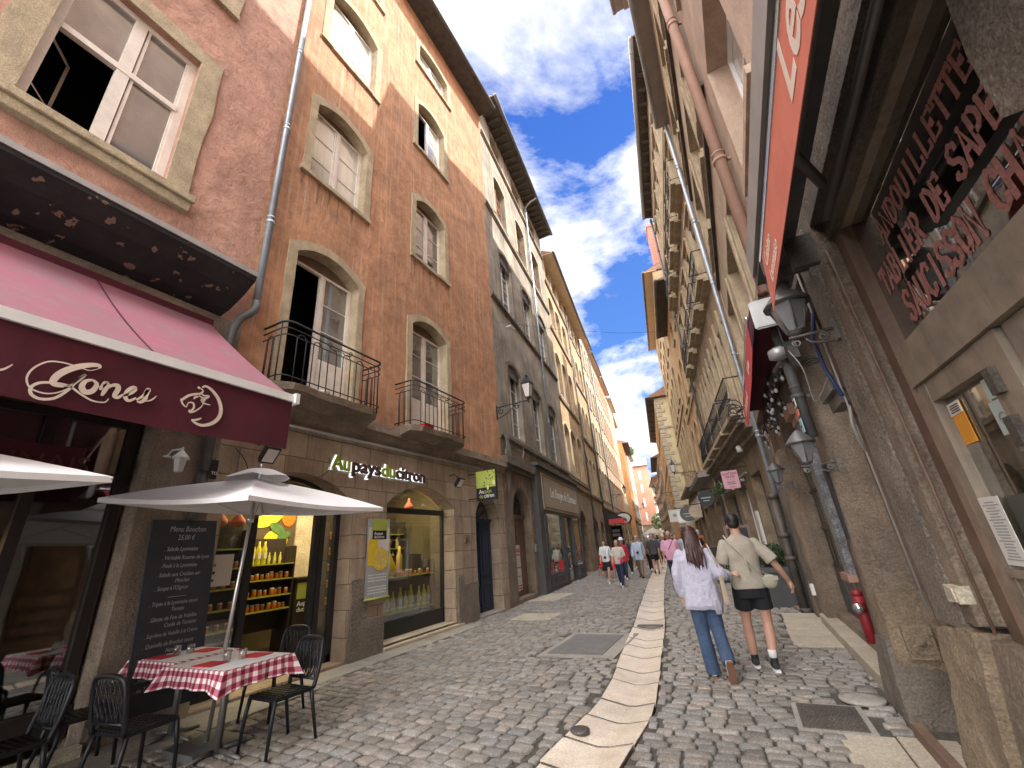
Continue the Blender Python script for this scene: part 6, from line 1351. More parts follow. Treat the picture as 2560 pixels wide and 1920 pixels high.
b = MB(TR); b.box((2.52, XR + .02, 2.08), (2.58, XR + .05, 2.2)); b.box((2.54, XR + .02, 1.85), (2.60, XR + .05, 1.98)); b.build('hinge', 'iron_cast', o)
b = MB(TR); b.box((3.33, XR - .03, .1), (3.46, XR + .05, 3.6)); b.build('door_post', 'wood_brown', r1)
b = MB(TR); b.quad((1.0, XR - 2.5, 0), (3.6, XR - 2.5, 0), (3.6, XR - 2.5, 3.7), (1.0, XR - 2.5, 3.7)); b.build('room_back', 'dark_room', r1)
# painted slab serif letters on the glass
GL = {  # strokes on a 0..1 box, serif handled at ends
 'A': ([[(.08, 0), (.5, 1), (.92, 0)], [(.26, .36), (.74, .36)]], [.08, .92], []), 'N': ([[(.12, 0), (.12, 1), (.88, 0), (.88, 1)]], [.12], [.12, .88]), 'D': ([[(.14, 0), (.14, 1), (.5, 1), (.85, .78), (.9, .5), (.85, .22), (.5, 0), (.14, 0)]], [], []),
 'O': ([[(.5, 0), (.18, .18), (.1, .5), (.18, .82), (.5, 1), (.82, .82), (.9, .5), (.82, .18), (.5, 0)]], [], []), 'U': ([[(.14, 1), (.14, .3), (.3, .04), (.5, 0), (.7, .04), (.86, .3), (.86, 1)]], [], [.14, .86]), 'I': ([[(.5, 0), (.5, 1)]], [.5], [.5]),
 'L': ([[(.16, 1), (.16, .03), (.88, .03), (.88, .3)]], [], [.16]), 'E': ([[(.86, .28), (.86, .03), (.14, .03), (.14, .97), (.86, .97), (.86, .74)], [(.14, .5), (.62, .5)], [(.62, .36), (.62, .64)]], [], []), 'T': ([[(.5, 0), (.5, .97)], [(.08, .7), (.08, .97), (.92, .97), (.92, .7)]], [.5], []),
 'B': ([[(.14, 0), (.14, 1), (.6, 1), (.82, .85), (.82, .66), (.6, .53), (.14, .53)], [(.6, .53), (.88, .38), (.88, .16), (.6, 0), (.14, 0)]], [], []), 'R': ([[(.14, 0), (.14, 1), (.6, 1), (.85, .84), (.85, .64), (.6, .5), (.14, .5)], [(.5, .5), (.86, 0)]], [.14, .86], []),
 'S': ([[(.86, .72), (.86, .9), (.5, 1), (.18, .88), (.14, .7), (.3, .55), (.7, .45), (.86, .3), (.82, .1), (.5, 0), (.14, .1), (.14, .28)]], [], []), 'P': ([[(.14, 0), (.14, 1), (.6, 1), (.86, .82), (.86, .6), (.6, .45), (.14, .45)]], [.14], []),
 'C': ([[(.86, .7), (.84, .92), (.5, 1), (.18, .82), (.1, .5), (.18, .18), (.5, 0), (.84, .08), (.88, .3)]], [], []), 'H': ([[(.14, 0), (.14, 1)], [(.86, 0), (.86, 1)], [(.14, .5), (.86, .5)]], [.14, .86], [.14, .86]), ' ': ([], [], [])}
def slab_text(T, s, u0, u1, z0, h, w, m, parent, flip=-1):
    n = len(s); adv = (u1 - u0) / n; th = h * .19
    for i, ch in enumerate(s):
        if ch == ' ': continue
        S, bo, to = GL[ch]; b = MB(T); a = u0 + adv * i; cw = adv * .9 * (1 if ch != 'I' else 1)
        def P(p): return (a + p[0] * cw, z0 + p[1] * h)
        k = 0
        for st_ in S:
            ribbon(b, [P(p) for p in st_], th, w + .0006 * k); k += 1
            for p in st_[1:-1]: q = P(p); disc(b, q[0], q[1], th * .5, w + .0006 * k, n=8); k += 1
        for x in bo: q = P((x, 0)); b.box((q[0] - abs(cw) * .17, w, z0 - th * .25), (q[0] + abs(cw) * .17, w + .001, z0 + th * .32))
        for x in to: q = P((x, 1)); b.box((q[0] - abs(cw) * .17, w, z0 + h - th * .32), (q[0] + abs(cw) * .17, w + .001, z0 + h + th * .25))
        b.build('painted_letter', m, parent, recalc=False)
lt = thing('window_lettering', 'three rows of faded red slab letters naming Lyon dishes on the restaurant glass', 'lettering', TR((2.6, XR, 2.9)))
wL = XR - .028
slab_text(TR, 'ANDOUILLETTE', 3.03, 1.80, 3.22, .15, wL, 'letter_red', lt); slab_text(TR, 'TABLIER DE SAPEUR', 3.27, 1.62, 2.965, .17, wL, 'letter_red', lt); slab_text(TR, 'SAUCISSON CHAUD', 3.12, 1.60, 2.70, .185, wL, 'letter_red', lt)
# notices in the door glass
def sheet(T, u0, u1, z0, z1, w, m, lb, cat='notice', tilt=0, parent=None, nm='notice_sheet'):
    b = MB(T); b.box((u0, w, z0), (u1, w + .003, z1)); return b.build(nm, m, parent, lb if parent is None else None, cat if parent is None else None)
o = sheet(TR, 3.06, 3.20, 1.95, 2.18, XR - .03, 'poster_orange', 'orange and white notice at the top of the restaurant door glass'); sheet(TR, 3.06, 3.20, 2.115, 2.182, XR - .0265, 'paper', '', parent=o, nm='white_strip')
b = MB(TR)
for k in range(4): b.box((3.075, XR - .023, 2.125 + k * .012), (3.18 - .01 * (k % 2), XR - .022, 2.132 + k * .012))
b.build('printed_line', 'ink', o)
sheet(TR, 2.68, 2.79, 2.10, 2.20, XR - .03, 'paper_mint', 'pale mint notice high in the restaurant door glass')
o = sheet(TR, 2.68, 2.82, 1.93, 2.09, XR - .03, 'paper_mint', 'mint certificate with a round seal in the restaurant door glass'); b = MB(TR); b.tube([(2.75 + .03 * math.cos(k * .5), XR - .024, 2.0 + .03 * math.sin(k * .5)) for k in range(13)], .003, 4); b.build('seal', 'ink_grey', o)
o = sheet(TR, 3.02, 3.22, 1.34, 1.67, XR + .018, 'paper', 'white menu sheet pinned low on the restaurant door')
b = MB(TR)
rr = random.Random(8)
for k in range(20): z = 1.64 - k * .0145; c_ = rr.uniform(.04, .08); b.box((3.12 - c_, XR + .0212, z), (3.12 + c_, XR + .0222, z + .006))
b.build('printed_line', 'ink_grey', o)
# pillar B: light granular stone front with darker side, and base blocks
rough_block(TR, r1, box8(3.63, 4.06, -.6, .0, .95, 3.9), 'stone_rough', 'light_pillar', 16, .022, 3, 5)
rough_block(TR, r1, box8(3.46, 3.625, -.6, -.015, 1.0, 3.9), 'stone_brown', 'pillar_flank', 16, .016, 5, 5)
rough_block(TR, r1, [(3.42, -.6, -.05), (4.18, -.6, -.05), (4.18, .13, -.05), (3.42, .15, -.05), (3.50, -.6, .99), (4.08, -.6, .95), (4.08, .02, .93), (3.50, .02, 1.0)], 'stone_yellow', 'pillar_base', 12, .035, 7, 4)
rough_block(TR, r1, [(.9, -.3, -.05), (3.46, -.3, -.05), (3.46, .13, -.05), (.9, .1, -.05), (.9, -.3, .9), (3.5, -.3, .97), (3.5, -.05, .95), (.9, -.08, .86)], 'stone_brown', 'plinth_wall', 14, .04, 8, 3)
b = MB(TR); b.box((.9, .10, .0), (5.0, .17, .10)); b.build('timber_sill', 'wood_brown', r1)
b = MB(TR); b.tube([(4.07, .02, 3.9), (4.07, .02, 1.0)], .008, 8); b.build('conduit', 'cable_white', None, 'thin pale conduit running down the light granular pillar', 'conduit')
b = MB(TR); b.tube([(4.0, .03, 2.45), (4.03, .05, 2.3), (4.06, .03, 2.1)], .012, 8); b.build('corrugated_sleeve', 'cable_white', None, 'short corrugated pale sleeve on the light granular pillar', 'conduit')
b = MB(TR); b.tube([(4.03, .02, 3.3), (4.12, .07, 3.1), (4.1, .07, 2.8), (4.04, .04, 2.55)], .016, 8); b.build('blue_cable', 'cable_blue', None, 'dark blue ribbed cable looping beside the light pillar', 'cable')
b = MB(TR); b.tube([(3.40, -.04, 3.5), (3.40, -.05, 2.6), (3.38, -.05, 1.8), (3.36, -.04, 1.0)], .009, 6); b.build('cable', 'wood_brown', None, 'thin brown cable down the edge of the restaurant door post', 'cable')
b = MB(TR); b.box((3.46, -.05, 1.13), (3.60, .02, 1.22)); b.prism([(3.47, 1.14), (3.59, 1.13), (3.58, 1.22), (3.48, 1.21)], .02, .03); o = b.build('junction_box', 'stone_pale', None, 'cracked cream plastic junction box on the dark stone beside the door', 'electric box')
# door 2 (brown panelled), between pillar B and pillar C
b = MB(TR); b.box((4.1, -.42, .05), (5.42, -.36, 3.4)); b.box((4.1, -.37, .05), (4.2, -.3, 3.5)); b.box((5.3, -.37, .05), (5.42, -.28, 3.5)); b.box((4.1, -.37, 2.62), (5.42, -.3, 2.74))
for z0, z1 in ((.2, .5), (.6, .78), (.88, 1.06), (1.16, 1.4), (1.5, 2.5), (2.8, 3.4)): b.box((4.28, -.36, z0), (5.2, -.335, z1), 1)
o = b.build('panelled_door', ['wood_brown', 'wood_panel'], r1)
b = MB(TR); b.tube(spline([(4.55, -.33, 1.95), (4.6, -.22, 1.9), (4.6, -.2, 1.8), (4.55, -.22, 1.72)]), .018, 8); b.build('door_knocker', 'wood_brown', o)
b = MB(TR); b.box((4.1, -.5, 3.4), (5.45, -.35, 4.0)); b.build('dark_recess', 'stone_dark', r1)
# pillar C rough brown
def rough_column(root, T, u0, u1, z0, z1, w0, w1, m, name='rough_pillar', seed=0, taper=.0, nn=9):
    rr = random.Random(seed); b = MB(T); rings = []
    for i in range(nn + 1):
        z = z0 + (z1 - z0) * i / nn; f = 1 - i / nn; j = lambda s=.018: rr.uniform(-s, s)
        rings.append([(u0 - taper * f + j(), w0, z), (u0 - taper * f + j(), (w0 + w1) / 2, z), (u0 + .03 - taper * f + j(), w1 - .02 + taper * f + j(), z), ((u0 + u1) / 2 + j(), w1 + taper * f + j(), z), (u1 - .03 + taper * f + j(), w1 - .02 + taper * f + j(), z), (u1 + taper * f + j(), (w0 + w1) / 2, z), (u1 + taper * f + j(), w0, z)])
    k = 7; pts = [p for r in rings for p in r]
    b.add(pts, [(i * k + a, i * k + a + 1, (i + 1) * k + a + 1, (i + 1) * k + a) for i in range(nn) for a in range(k - 1)], 0, True)
    return b.build(name, m, root)
rough_column(r1, TR, 5.40, 5.85, 0.0, 3.9, -.6, .02, 'stone_brown', seed=4, taper=.05)
rough_block(TR, r1, box8(5.28, 5.62, -.32, .06, .36, 1.0), 'stone_yellow', 'guard_stone', 6, .02, 11, 6)
b = MB(TR); b.box((5.215, -.23, .48), (5.26, -.03, .74)); b.box((5.205, -.20, .52), (5.215, -.06, .70)); b.tube([(5.22, -.13, .61), (5.19, -.13, .61)], .035, 12); b.build('square_wall_box', 'stone_yellow', None, 'small square relief plate with a round boss low on the dark pillar', 'cover plate')
rough_block(TR, r1, [(5.2, -.3, -.03), (5.95, -.3, -.03), (5.95, .15, -.03), (5.2, .15, -.03), (5.32, -.3, .62), (5.72, -.3, .62), (5.72, .10, .60), (5.32, .10, .62)], 'stone_dark', 'pillar_foot', 8, .02, 13, 5)
b = MB(TR); b.box((5.55, .02, 1.45), (5.66, .06, 2.2)); b.build('display_screen', 'sign_black', None, 'narrow black glossy panel fixed to the rough brown pillar', 'panel')
# upper brown pipe + grey pipe
pipe(TR, 'copper_downpipe', 'thick pinkish brown downpipe on the first house of the right side', 5.02, 4.1, 13.4, .075, .12, 'copper_paint', joint=2.9)
pipe(TR, 'rain_pipe', 'dark grey pipe with stickers beside the rough brown pillar', 5.22, 2.45, 4.1, .055, .12, 'zinc_dark', joint=.6)
b = MB(TR); b.lathe([(.05, -.06), (.10, -.04), (.10, .04), (.05, .07)], (5.02, .2, 3.35), 14); b.build('junction_dome', 'zinc_pale', None, 'round white junction dome on the grey pipe', 'electric box')
for i, (z, h, m, lb) in enumerate([(2.78, .09, 'paper', 'white sticker with a dark knot pattern on the grey pipe'), (2.68, .07, 'valance_orange', 'orange sticker in the middle of the grey pipe'), (2.50, .15, 'poster_teal', 'blue and white sticker lowest on the grey pipe')]):
    b = MB(TR); b.box((5.14, .176, z), (5.26, .184, z + h)); o = b.build('sticker', m, None, lb, 'sticker')
    if i == 0: b = MB(TR); b.tube([(5.2 + .03 * math.cos(k * .7), .186, z + .045 + .03 * math.sin(k * .7)) for k in range(10)], .005, 4); b.box((5.195, .184, z + .01), (5.205, .188, z + .08)); b.build('print', 'sign_black', o)
    if i == 2: text('ZE-FEU', TR, 5.255, z + .06, .032, 'sign_black', o, w=.185, ext=.0005, flip=-1)
b = MB(TR)
for s in range(4): b.tube(spline([(4.9 + .03 * s, .1, 3.95), (4.85, .16, 3.5 - .05 * s), (4.75 + .04 * s, .12, 3.1), (4.5, .06, 3.0 + .03 * s), (4.3, .02, 2.95)], 5), .008, 5)
b.build('cable_bundle', 'cable_black', None, 'bundle of black cables sagging between the pipe and the door recess', 'cable')
b = MB(TR); b.tube(spline([(4.9, .12, 3.3), (4.75, .15, 3.25), (4.6, .12, 3.0), (4.7, .1, 2.7), (4.5, .06, 2.72), (4.3, .02, 2.8)], 6), .006, 5); b.build('white_wire', 'cable_white', None, 'single thin white wire curling beside the black cable bundle', 'cable')
b = MB(TR); b.box((4.25, -.1, 2.66), (4.75, .04, 2.74)); b.box((4.3, -.1, 2.55), (4.7, .0, 2.66)); b.build('flat_box', 'grey_metal', None, 'flat grey louvre box under the black cables', 'electric box')
b = MB(TR); b.tube([(3.8, -.05, 3.62), (3.8, .2, 3.62)], .03, 8); b.box((3.72, .12, 3.55), (3.95, .3, 3.68)); b.lathe([(.05, 0), (.05, .06)], (3.85, .2, 3.5), 12); b.build('cctv_camera', 'grey_metal', None, 'small grey camera on the pier under the restaurant lintel', 'camera')
# old grey carriage lanterns
def carriage_lantern(T, u, w, z, s, lb, arm=.5):
    t = thing('carriage_lantern', lb, 'lantern', T((u, w, z))); F = MB(T); G = MB(T)
    r0, r1 = .07 * s, .15 * s; hh = .26 * s; n = 6
    for k in range(n):
        a, a2 = 2 * math.pi * k / n, 2 * math.pi * (k + 1) / n
        A, B = (u + r0 * math.cos(a), w + r0 * math.sin(a), z), (u + r1 * math.cos(a), w + r1 * math.sin(a), z + hh); C, D = (u + r0 * math.cos(a2), w + r0 * math.sin(a2), z), (u + r1 * math.cos(a2), w + r1 * math.sin(a2), z + hh)
        F.tube([A, B], .009 * s, 5); F.tube([A, C], .009 * s, 5); F.tube([B, D], .011 * s, 5); G.quad(A, C, D, B)
    F.lathe([(r1 * 1.25, hh), (r1 * 1.2, hh + .02 * s), (r1 * .75, hh + .10 * s), (r1 * .35, hh + .16 * s), (.02 * s, hh + .19 * s)], (u, w, z), 12); F.lathe([(.02 * s, -.04 * s), (r0, -.01 * s), (r0, 0)], (u, w, z), 6)
    F.build('lantern_frame', 'grey_metal', t); G.build('lantern_glass', 'lamp_glass_dim', t, recalc=False)
    b = MB(T); b.tube([(u, 0, z - .05 * s), (u, w + .06, z - .05 * s)], .014 * s, 6); b.tube([(u, p[0], p[1]) for p in [(.03, z - .16 * s)] + [tuple(q) for q in spline([(.1, z - .15 * s), (.2 * s, z - .12 * s), (w * .8, z - .08 * s)], 4)]], .01 * s, 5); b.tube([(u, p[0], p[1]) for p in scroll((.10 * s, z - .10 * s), .045 * s, .012, 1, 1.4)], .009, 5); b.tube([(u, p[0], p[1]) for p in scroll((w + .02, z - .11 * s), .035 * s, .012, 1, -1.3)], .009, 5)
    b.box((u - .05 * s, 0, z - .16 * s), (u + .05 * s, .02, z + .02)); b.build('bracket', 'grey_metal', t); return t
carriage_lantern(TR, 3.72, .25, 3.05, .92, 'old grey carriage lantern just below the tip of the orange awning strip')
carriage_lantern(TR, 5.15, .25, 2.2, .74, 'grey carriage lantern low beside the stickers on the pipe')
carriage_lantern(TR, 8.6, .22, 2.33, .75, 'small grey lantern farther along beside the stone pilaster')
# ------------------------------------------------------------------ orange awning strip of the near restaurant
t = thing('orange_awning', 'folded awning with a faded orange red strip and white script at the top right', 'awning', TR((1, .4, 3.3)))
b = MB(TR); b.box((-4, .12, 3.66), (3.95, .36, 3.95)); b.box((-4, .28, 3.50), (3.55, .36, 3.66)); b.build('cassette', 'zinc_dark', t)
b = MB(TR); b.box((-4, .36, 3.72), (3.9, .385, 3.93)); b.build('cassette_face', 'soffit_grey', t)
b = MB(TR); b.tube([(-4, .42, 3.49), (3.12, .42, 3.42)], .02, 8); b.build('front_bar', 'steel', t)
b = MB(TR); b.prism([(-4, 3.47), (3.05, 3.40), (3.28, 3.06), (3.0, 3.10), (-4, 3.14)], .425, .429); b.build('valance', 'valance_orange', t)
text('Cuisine', TR, 2.99, 3.27, .115, 'cream_print', t, w=.430, ext=.0008, shear=.4, flip=-1, xs=.95); text('Lyonnaise', TR, 2.99, 3.15, .115, 'cream_print', t, w=.430, ext=.0008, shear=.4, flip=-1, xs=.95)
text('Les', TR, 1.62, 3.20, .34, 'cream_print', t, w=.430, ext=.0008, shear=.35, flip=-1, xs=1.0, off=.006)
b = MB(TR); b.tube([(2.6, .1, 3.5), (2.2, .3, 3.45), (-1, .3, 3.45)], .03, 6); b.tube([(2.9, .05, 3.45), (.5, .12, 3.42)], .025, 6); b.build('folding_arm', 'grey_metal', t)
b = MB(TR); b.box((3.34, .03, 3.4), (3.4, .2, 3.66)); b.build('end_bracket', 'iron_cast', t)
# ------------------------------------------------------------------ second house on the right
r2 = thing('brown_stone_house', 'brown stone house with a grilled window and a long eave on the right', 'house', (1.02, 5, 0))
wR = [(5.55, 6.45, 4.55, 6.35, 0), (7.0, 8.45, 4.5, 6.45, 0), (9.3, 10.7, 4.5, 6.6, 0), (5.55, 6.35, 8.1, 9.6, 0), (6.95, 8.35, 8.1, 9.75, 0), (9.1, 10.65, 8.1, 9.95, 0), (5.55, 6.35, 11.2, 12.8, 0), (6.95, 8.35, 11.2, 12.8, 0), (9.1, 10.65, 11.2, 12.9, 0)]
b = MB(TR); wall_face(b, 5.0, 11.1, 4.05, 13.9, [outline(*w) for w in wR], depth=.34, rmi=1); b.build('upper_wall', ['stucco_tan', 'stone_trim'], r2, recalc=False)
for i, w in enumerate(wR):
    simple_window(TR, r2, *w, -.28, 'white_clean', 'pane_dim', None, 2, 2); surround(TR, r2, outline(*w), .17, .03, 'stone_trim', 0, 90 + i, .01); sill(TR, r2, w[0] - .2, w[1] + .2, w[2], .09, .12)
b = MB(TR)
for z in (7.65, 10.75): b.box((5.0, 0, z - .08), (11.1, .07, z))
b.build('string_course', 'soffit_wood', r2)
body_box(TR, r2, 5.0, 11.1, 4.0, 13.9, 8, 'stucco_tan')
b = MB(TR); b.box((5, -5, 13.9), (11.1, .34, 13.98)); b.add([(5, .36, 14.0), (11.1, .36, 14.0), (11.1, -3.5, 15.6), (5, -3.5, 15.6)], [(0, 1, 2, 3)]); b.build('eave', 'soffit_grey', r2)
b = MB(TR); b.tube([(4.9, .38, 14.0), (11.12, .38, 14.0)], .07, 10); b.build('gutter', 'zinc_pale', r2)
b = MB(TR); b.box((5, -6.5, 14.1), (8.5, -.58, 23.0)); b.box((8.5, -6.5, 14.1), (11.1, -.6, 25.8)); b.build('shadow_block', 'stucco_tan', r2)  # two unseen blocks added behind the eave, heights set for the facade shadow step
b = MB(TR); b.box((8.0, -.6, 19.0), (10.25, .68, 19.12)); b.box((8.0, .0, 18.8), (10.2, .4, 19.0)); b.tube([(8, .72, 19.05), (10.28, .72, 19.05)], .07, 8); b.build('upper_eave', 'soffit_grey', r2)
pipe(TR, 'long_downpipe', 'long shiny grey downpipe running the full height between second and third right house', 11.08, 0.02, 13.9, .055, .12, 'zinc', joint=2.1)
# ground floor of r2
g1 = [(5.85, .15), (6.6, .15), (6.6, 3.0), (5.85, 3.0)]
grl = outline(7.15, 9.35, .25, 3.55, .8, 12); bay = outline(6.0, 6.9, .3, 3.0); bay2 = outline(9.75, 10.7, .3, 3.2)
b = MB(TR); wall_face(b, 5.83, 11.1, 0, 4.05, [grl, bay], depth=.3, w=-.1); b.quad((5.0, -.02, 3.9), (11.1, -.02, 3.9), (11.1, -.02, 4.05), (5.0, -.02, 4.05)); b.build('ground_floor_wall', 'stone_brown', r2, recalc=False)
b = MB(TR); b.box((5.0, -.1, 3.86), (11.1, .10, 4.05)); b.build('cornice', 'stone_brown', r2)
b = MB(TR); b.prism(grl, -.42, -.40); b.prism(bay, -.36, -.34); b.build('window_glass', 'pane', r2)
b = MB(TR)
for k in range(7): u = 7.3 + k * .32; b.tube([(u, -.28, .9), (u, -.28, 3.0)], .012, 6)
for z in (.95, 1.55, 2.15, 2.7): b.box((7.15, -.30, z - .02), (9.35, -.26, z + .02))
b.build('window_grille', 'iron_cast', r2)
b = MB(TR); b.box((7.15, -.34, .25), (9.35, -.26, .93))
for k in range(3): u = 7.25 + k * .7; b.box((u, -.26, .35), (u + .6, -.24, .84))
b.build('panel_below_grille', 'grey_paint', r2)
rough_column(r2, TR, 9.4, 10.9, 0.0, 3.0, -.6, .03, 'stone_brown', 'stone_pilaster', seed=9, taper=.03)
b = MB(TR); b.box((10.35, .03, .0), (10.9, .09, 3.4)); b.build('side_pilaster', 'stone_dark', r2)
b = MB(TR); b.box((6.62, -.14, 1.0), (6.9, -.02, 3.3)); o = b.build('painted_pilaster', 'blue_mottle', r2)
b = MB(TR); b.box((6.55, -.2, .95), (7.0, .02, 1.03)); b.box((6.5, -.2, 3.0), (7.05, .06, 3.15)); b.box((6.55, -.2, 2.9), (7, .0, 3.0)); b.build('pilaster_mouldings', 'copper_paint', r2)
b = MB(TR); b.box((5.9, -.4, -.02), (9.9, .10, .15)); o = b.build('stone_doorstep', 'slab_warm', r2); bevel(o, .012)
b = MB(TR); b.box((10.0, .03, .42), (10.12, .10, .60)); b.build('white_socket', 'white_clean', None, 'small white box low on the stone pilaster', 'electric box')
# red standpipe
mat('stand_red', (.24, .02, .025), (.22, .015, .02), rough=.5)
t = thing('standpipe', 'red fire standpipe outlet with black cap on the right beside the doorstep', 'standpipe', TR((6.35, .05, .3)))
b = MB(TR); b.tube([(6.15, .05, .42), (6.15, .05, .86)], .052, 12); b.lathe([(.052, .0), (.05, .04), (.03, .06)], (6.15, .05, .86), 12); b.build('pipe', 'stand_red', t)
b = MB(TR); b.tube([(6.10, .05, .76), (6.02, .10, .76)], .045, 12); b.build('outlet', 'stand_red', t); b = MB(TR); b.tube([(6.02, .10, .76), (6.0, .11, .76)], .048, 12); b.build('cap', 'steel', t)
# ------------------------------------------------------------------ second awning (maroon with red valance)
t = thing('maroon_awning', 'folded maroon awning with a bright red strip and white script farther along the right', 'awning', TR((6.5, .4, 3.5)))
T2 = frame((1.02, 4.75), (-.0, 1), -1)
b = MB(TR); b.box((4.85, .02, 3.72), (9.0, .34, 3.95)); b.box((4.85, .02, 3.55), (9.0, .12, 3.72)); b.build('cassette', 'awning_maroon', t)
b = MB(TR); b.prism([(0, 0)] * 0 + [(4.80, 3.52), (4.80, 3.52)], 0, 0) if 0 else b.box((4.80, .04, 3.60), (4.84, .36, 3.94)); o = b.build('end_plate', 'zinc_pale', t); bevel(o, .015, 2)
b = MB(TR); b.tube([(4.9, .40, 3.80), (8.95, .40, 3.78)], .022, 8); b.build('front_bar', 'steel', t)
b = MB(TR); b.prism([(4.95, 3.77), (9.0, 3.75), (9.25, 3.50), (8.9, 3.44), (6.2, 3.46), (5.2, 3.52)], .405, .409); b.build('valance', 'valance_red', t)
text('Le Bouchon de', TR, 8.7, 3.55, .22, 'cream_print', t, w=.411, ext=.0008, shear=.4, flip=-1, xs=1.05); text('St Jean', TR, 6.3, 3.58, .16, 'cream_print', t, w=.411, ext=.0008, shear=.4, flip=-1, xs=1.0)
b = MB(TR); b.tube([(5.2, .1, 3.4), (5.6, .2, 3.35), (5.9, .1, 3.3)], .03, 6); b.box((5.1, .0, 3.3), (5.25, .12, 3.5)); b.build('folding_arm', 'grey_metal', t)
# string of bulbs
t = thing('bulb_garland', 'tangled black garland of clear bulbs hanging under the red awning strip', 'string lights', TR((6, .2, 3.2)))
rr = random.Random(12); b = MB(TR); bb = MB(TR); pts = []
for s in range(7):
    P = [(5.25 + .45 * s, .12, 3.55)]
    for k in range(5): P.append((P[-1][0] + rr.uniform(.0, .35), .08 + rr.uniform(0, .22), 3.5 - k * .13 + rr.uniform(-.1, .1)))
    S = spline(P, 4); b.tube(S, .008, 5)
    for k in range(2, len(S), 4):
        p = S[k]; b.tube([p, p + Vector((0, 0, -.06))], .016, 6); bb.ball(p + Vector((0, 0, -.09)), (.022, .022, .032), 8)
b.build('wire', 'cable_black', t); bb.build('bulb', 'bulb', t)
b = MB(TR)
for s in range(3): b.tube([(9.2 + s * .4, p[0] + .1, p[1]) for p in scroll((.45, 3.9), .2, .04, s, 1.5)], .012, 5)
b.tube(spline([(8.4, .2, 3.75), (9.0, .45, 3.8), (9.6, .5, 3.9), (10.2, .3, 4.1)]), .012, 5); b.build('scroll_ironwork', 'iron', None, 'loose black wrought iron scrolls beyond the red awning strip', 'ironwork')
# ------------------------------------------------------------------ third house: mullioned windows and balcony bands
T5 = frame((1.0, 11.1), (-.139, .990), -1); L5_ = 9.24
r3 = thing('balcony_house', 'tall sandstone house with rows of narrow windows and iron balconies on the right', 'house', (1.0, 11.1, 0))
colL = [(.28 + .9 * k, .28 + .9 * k + .64) for k in range(9)]; cols = [(.65 + 1.75 * k, .65 + 1.75 * k + .88) for k in range(5)]
wn = [(a, c, 4.45, 7.05, 0) for a, c in colL]
for a, c in cols: wn += [(a, c, 8.45, 10.82, 0), (a, c, 12.05, 13.95, 0), (a, c, 14.8, 16.4, 0)]
b = MB(T5); wall_face(b, 0, L5_, 4.1, 18.1, [outline(*w) for w in wn], depth=.35, rmi=1); b.build('upper_wall', ['stucco_tan', 'stone_trim'], r3, recalc=False)
for i, w in enumerate(wn): simple_window(T5, r3, *w, -.3, 'white_clean', 'pane', None, 2, 2)
for a, c in colL:
    b = MB(T5); b.box((c + .05, 0, 4.2), (c + .21, .06, 7.5)); b.build('stone_mullion', 'stone_trim', r3); lambrequin(T5, r3, a + .02, c - .02, 7.03, .28, -.04, 'zinc_dark')
for a, c in cols:
    for z0, z1 in ((8.45, 10.82), (12.05, 13.95), (14.8, 16.4)):
        b = MB(T5)
        for x in (a - .16, c + .02): b.box((x, 0, z0 - .2), (x + .14, .06, z1 + .2))
        b.box((a - .16, 0, z1 + .2), (c + .16, .10, z1 + .32)); b.build('window_surround', 'stone_trim', r3)
    lambrequin(T5, r3, a + .02, c - .02, 10.8, .3, -.05, 'zinc_dark')
body_box(T5, r3, 0, L5_, 0, 18.1, 9, 'stucco_rose')
b = MB(T5)
for z in (8.35, 12.0, 14.6, 17.0): b.box((0, 0, z - .1), (L5_, .09, z))
b.build('string_course', 'stone_trim', r3)
roof(T5, r3, -.3, L5_, 18.15, 9, .42, 2.6, 'tile', 'soffit_wood', True, 16, gm='zinc_pale')
b = MB(T5); b.box((0, -7, 18.4), (3.8, -1.2, 26.4)); b.box((3.8, -7, 18.4), (9.2, -1.2, 24.7)); b.build('rear_block', 'stucco_rose', r3)  # blocks added out of view behind the roof to shade the grey house front
def long_balcony(T, s0, s1, z, dp, lb, group):
    t = thing('iron_balcony', lb, 'balcony', T(((s0 + s1) / 2, dp / 2, z)), group)
    b = MB(T); b.box((s0, 0, z - .12), (s1, dp, z)); b.box((s0, 0, z - .2), (s1, dp * .6, z - .12)); b.build('slab', 'stone_trim', t)
    b = MB(T); b.tube([(s0, .02, z + .85), (s0, dp - .04, z + .85), (s1, dp - .04, z + .85), (s1, .02, z + .85)], .02, 6); b.tube([(s0, .02, z + .06), (s0, dp - .04, z + .06), (s1, dp - .04, z + .06), (s1, .02, z + .06)], .014, 5); b.build('hand_rail', 'iron', t)
    b = MB(T); n = max(4, int((s1 - s0) / .13))
    for i in range(n + 1): x = s0 + (s1 - s0) * i / n; b.tube([(x, dp - .04, z + .06), (x + .03, dp - .02, z + .3), (x - .03, dp - .06, z + .55), (x, dp - .04, z + .85)], .008, 4)
    for i in range(n // 2): x = s0 + (s1 - s0) * (i + .5) / (n / 2); b.tube([(x + p[0], dp - .03, z + p[1]) for p in scroll((0, .45), .10, .02, i, 1.4, 8)], .008, 4)
    b.build('balusters', 'iron', t)
for i in range(5):
    a = cols[i][0] - .22; c = cols[i][1] + .22; n_ = ['first', 'second', 'third', 'fourth', 'fifth'][i]
    long_balcony(T5, a, c, 8.42, .36, n_ + ' iron balcony from the near end, middle storey of the sandstone house', 'middle storey balconies')
    long_balcony(T5, a, c, 12.02, .36, n_ + ' iron balcony from the near end, upper storey of the sandstone house', 'upper storey balconies')
    if i < 4: long_balcony(T5, .2 + i * 2.25, 2.2 + i * 2.25, 4.35, .5, n_ + ' iron balcony from the near end, just above the shops of the sandstone house', 'low balconies')
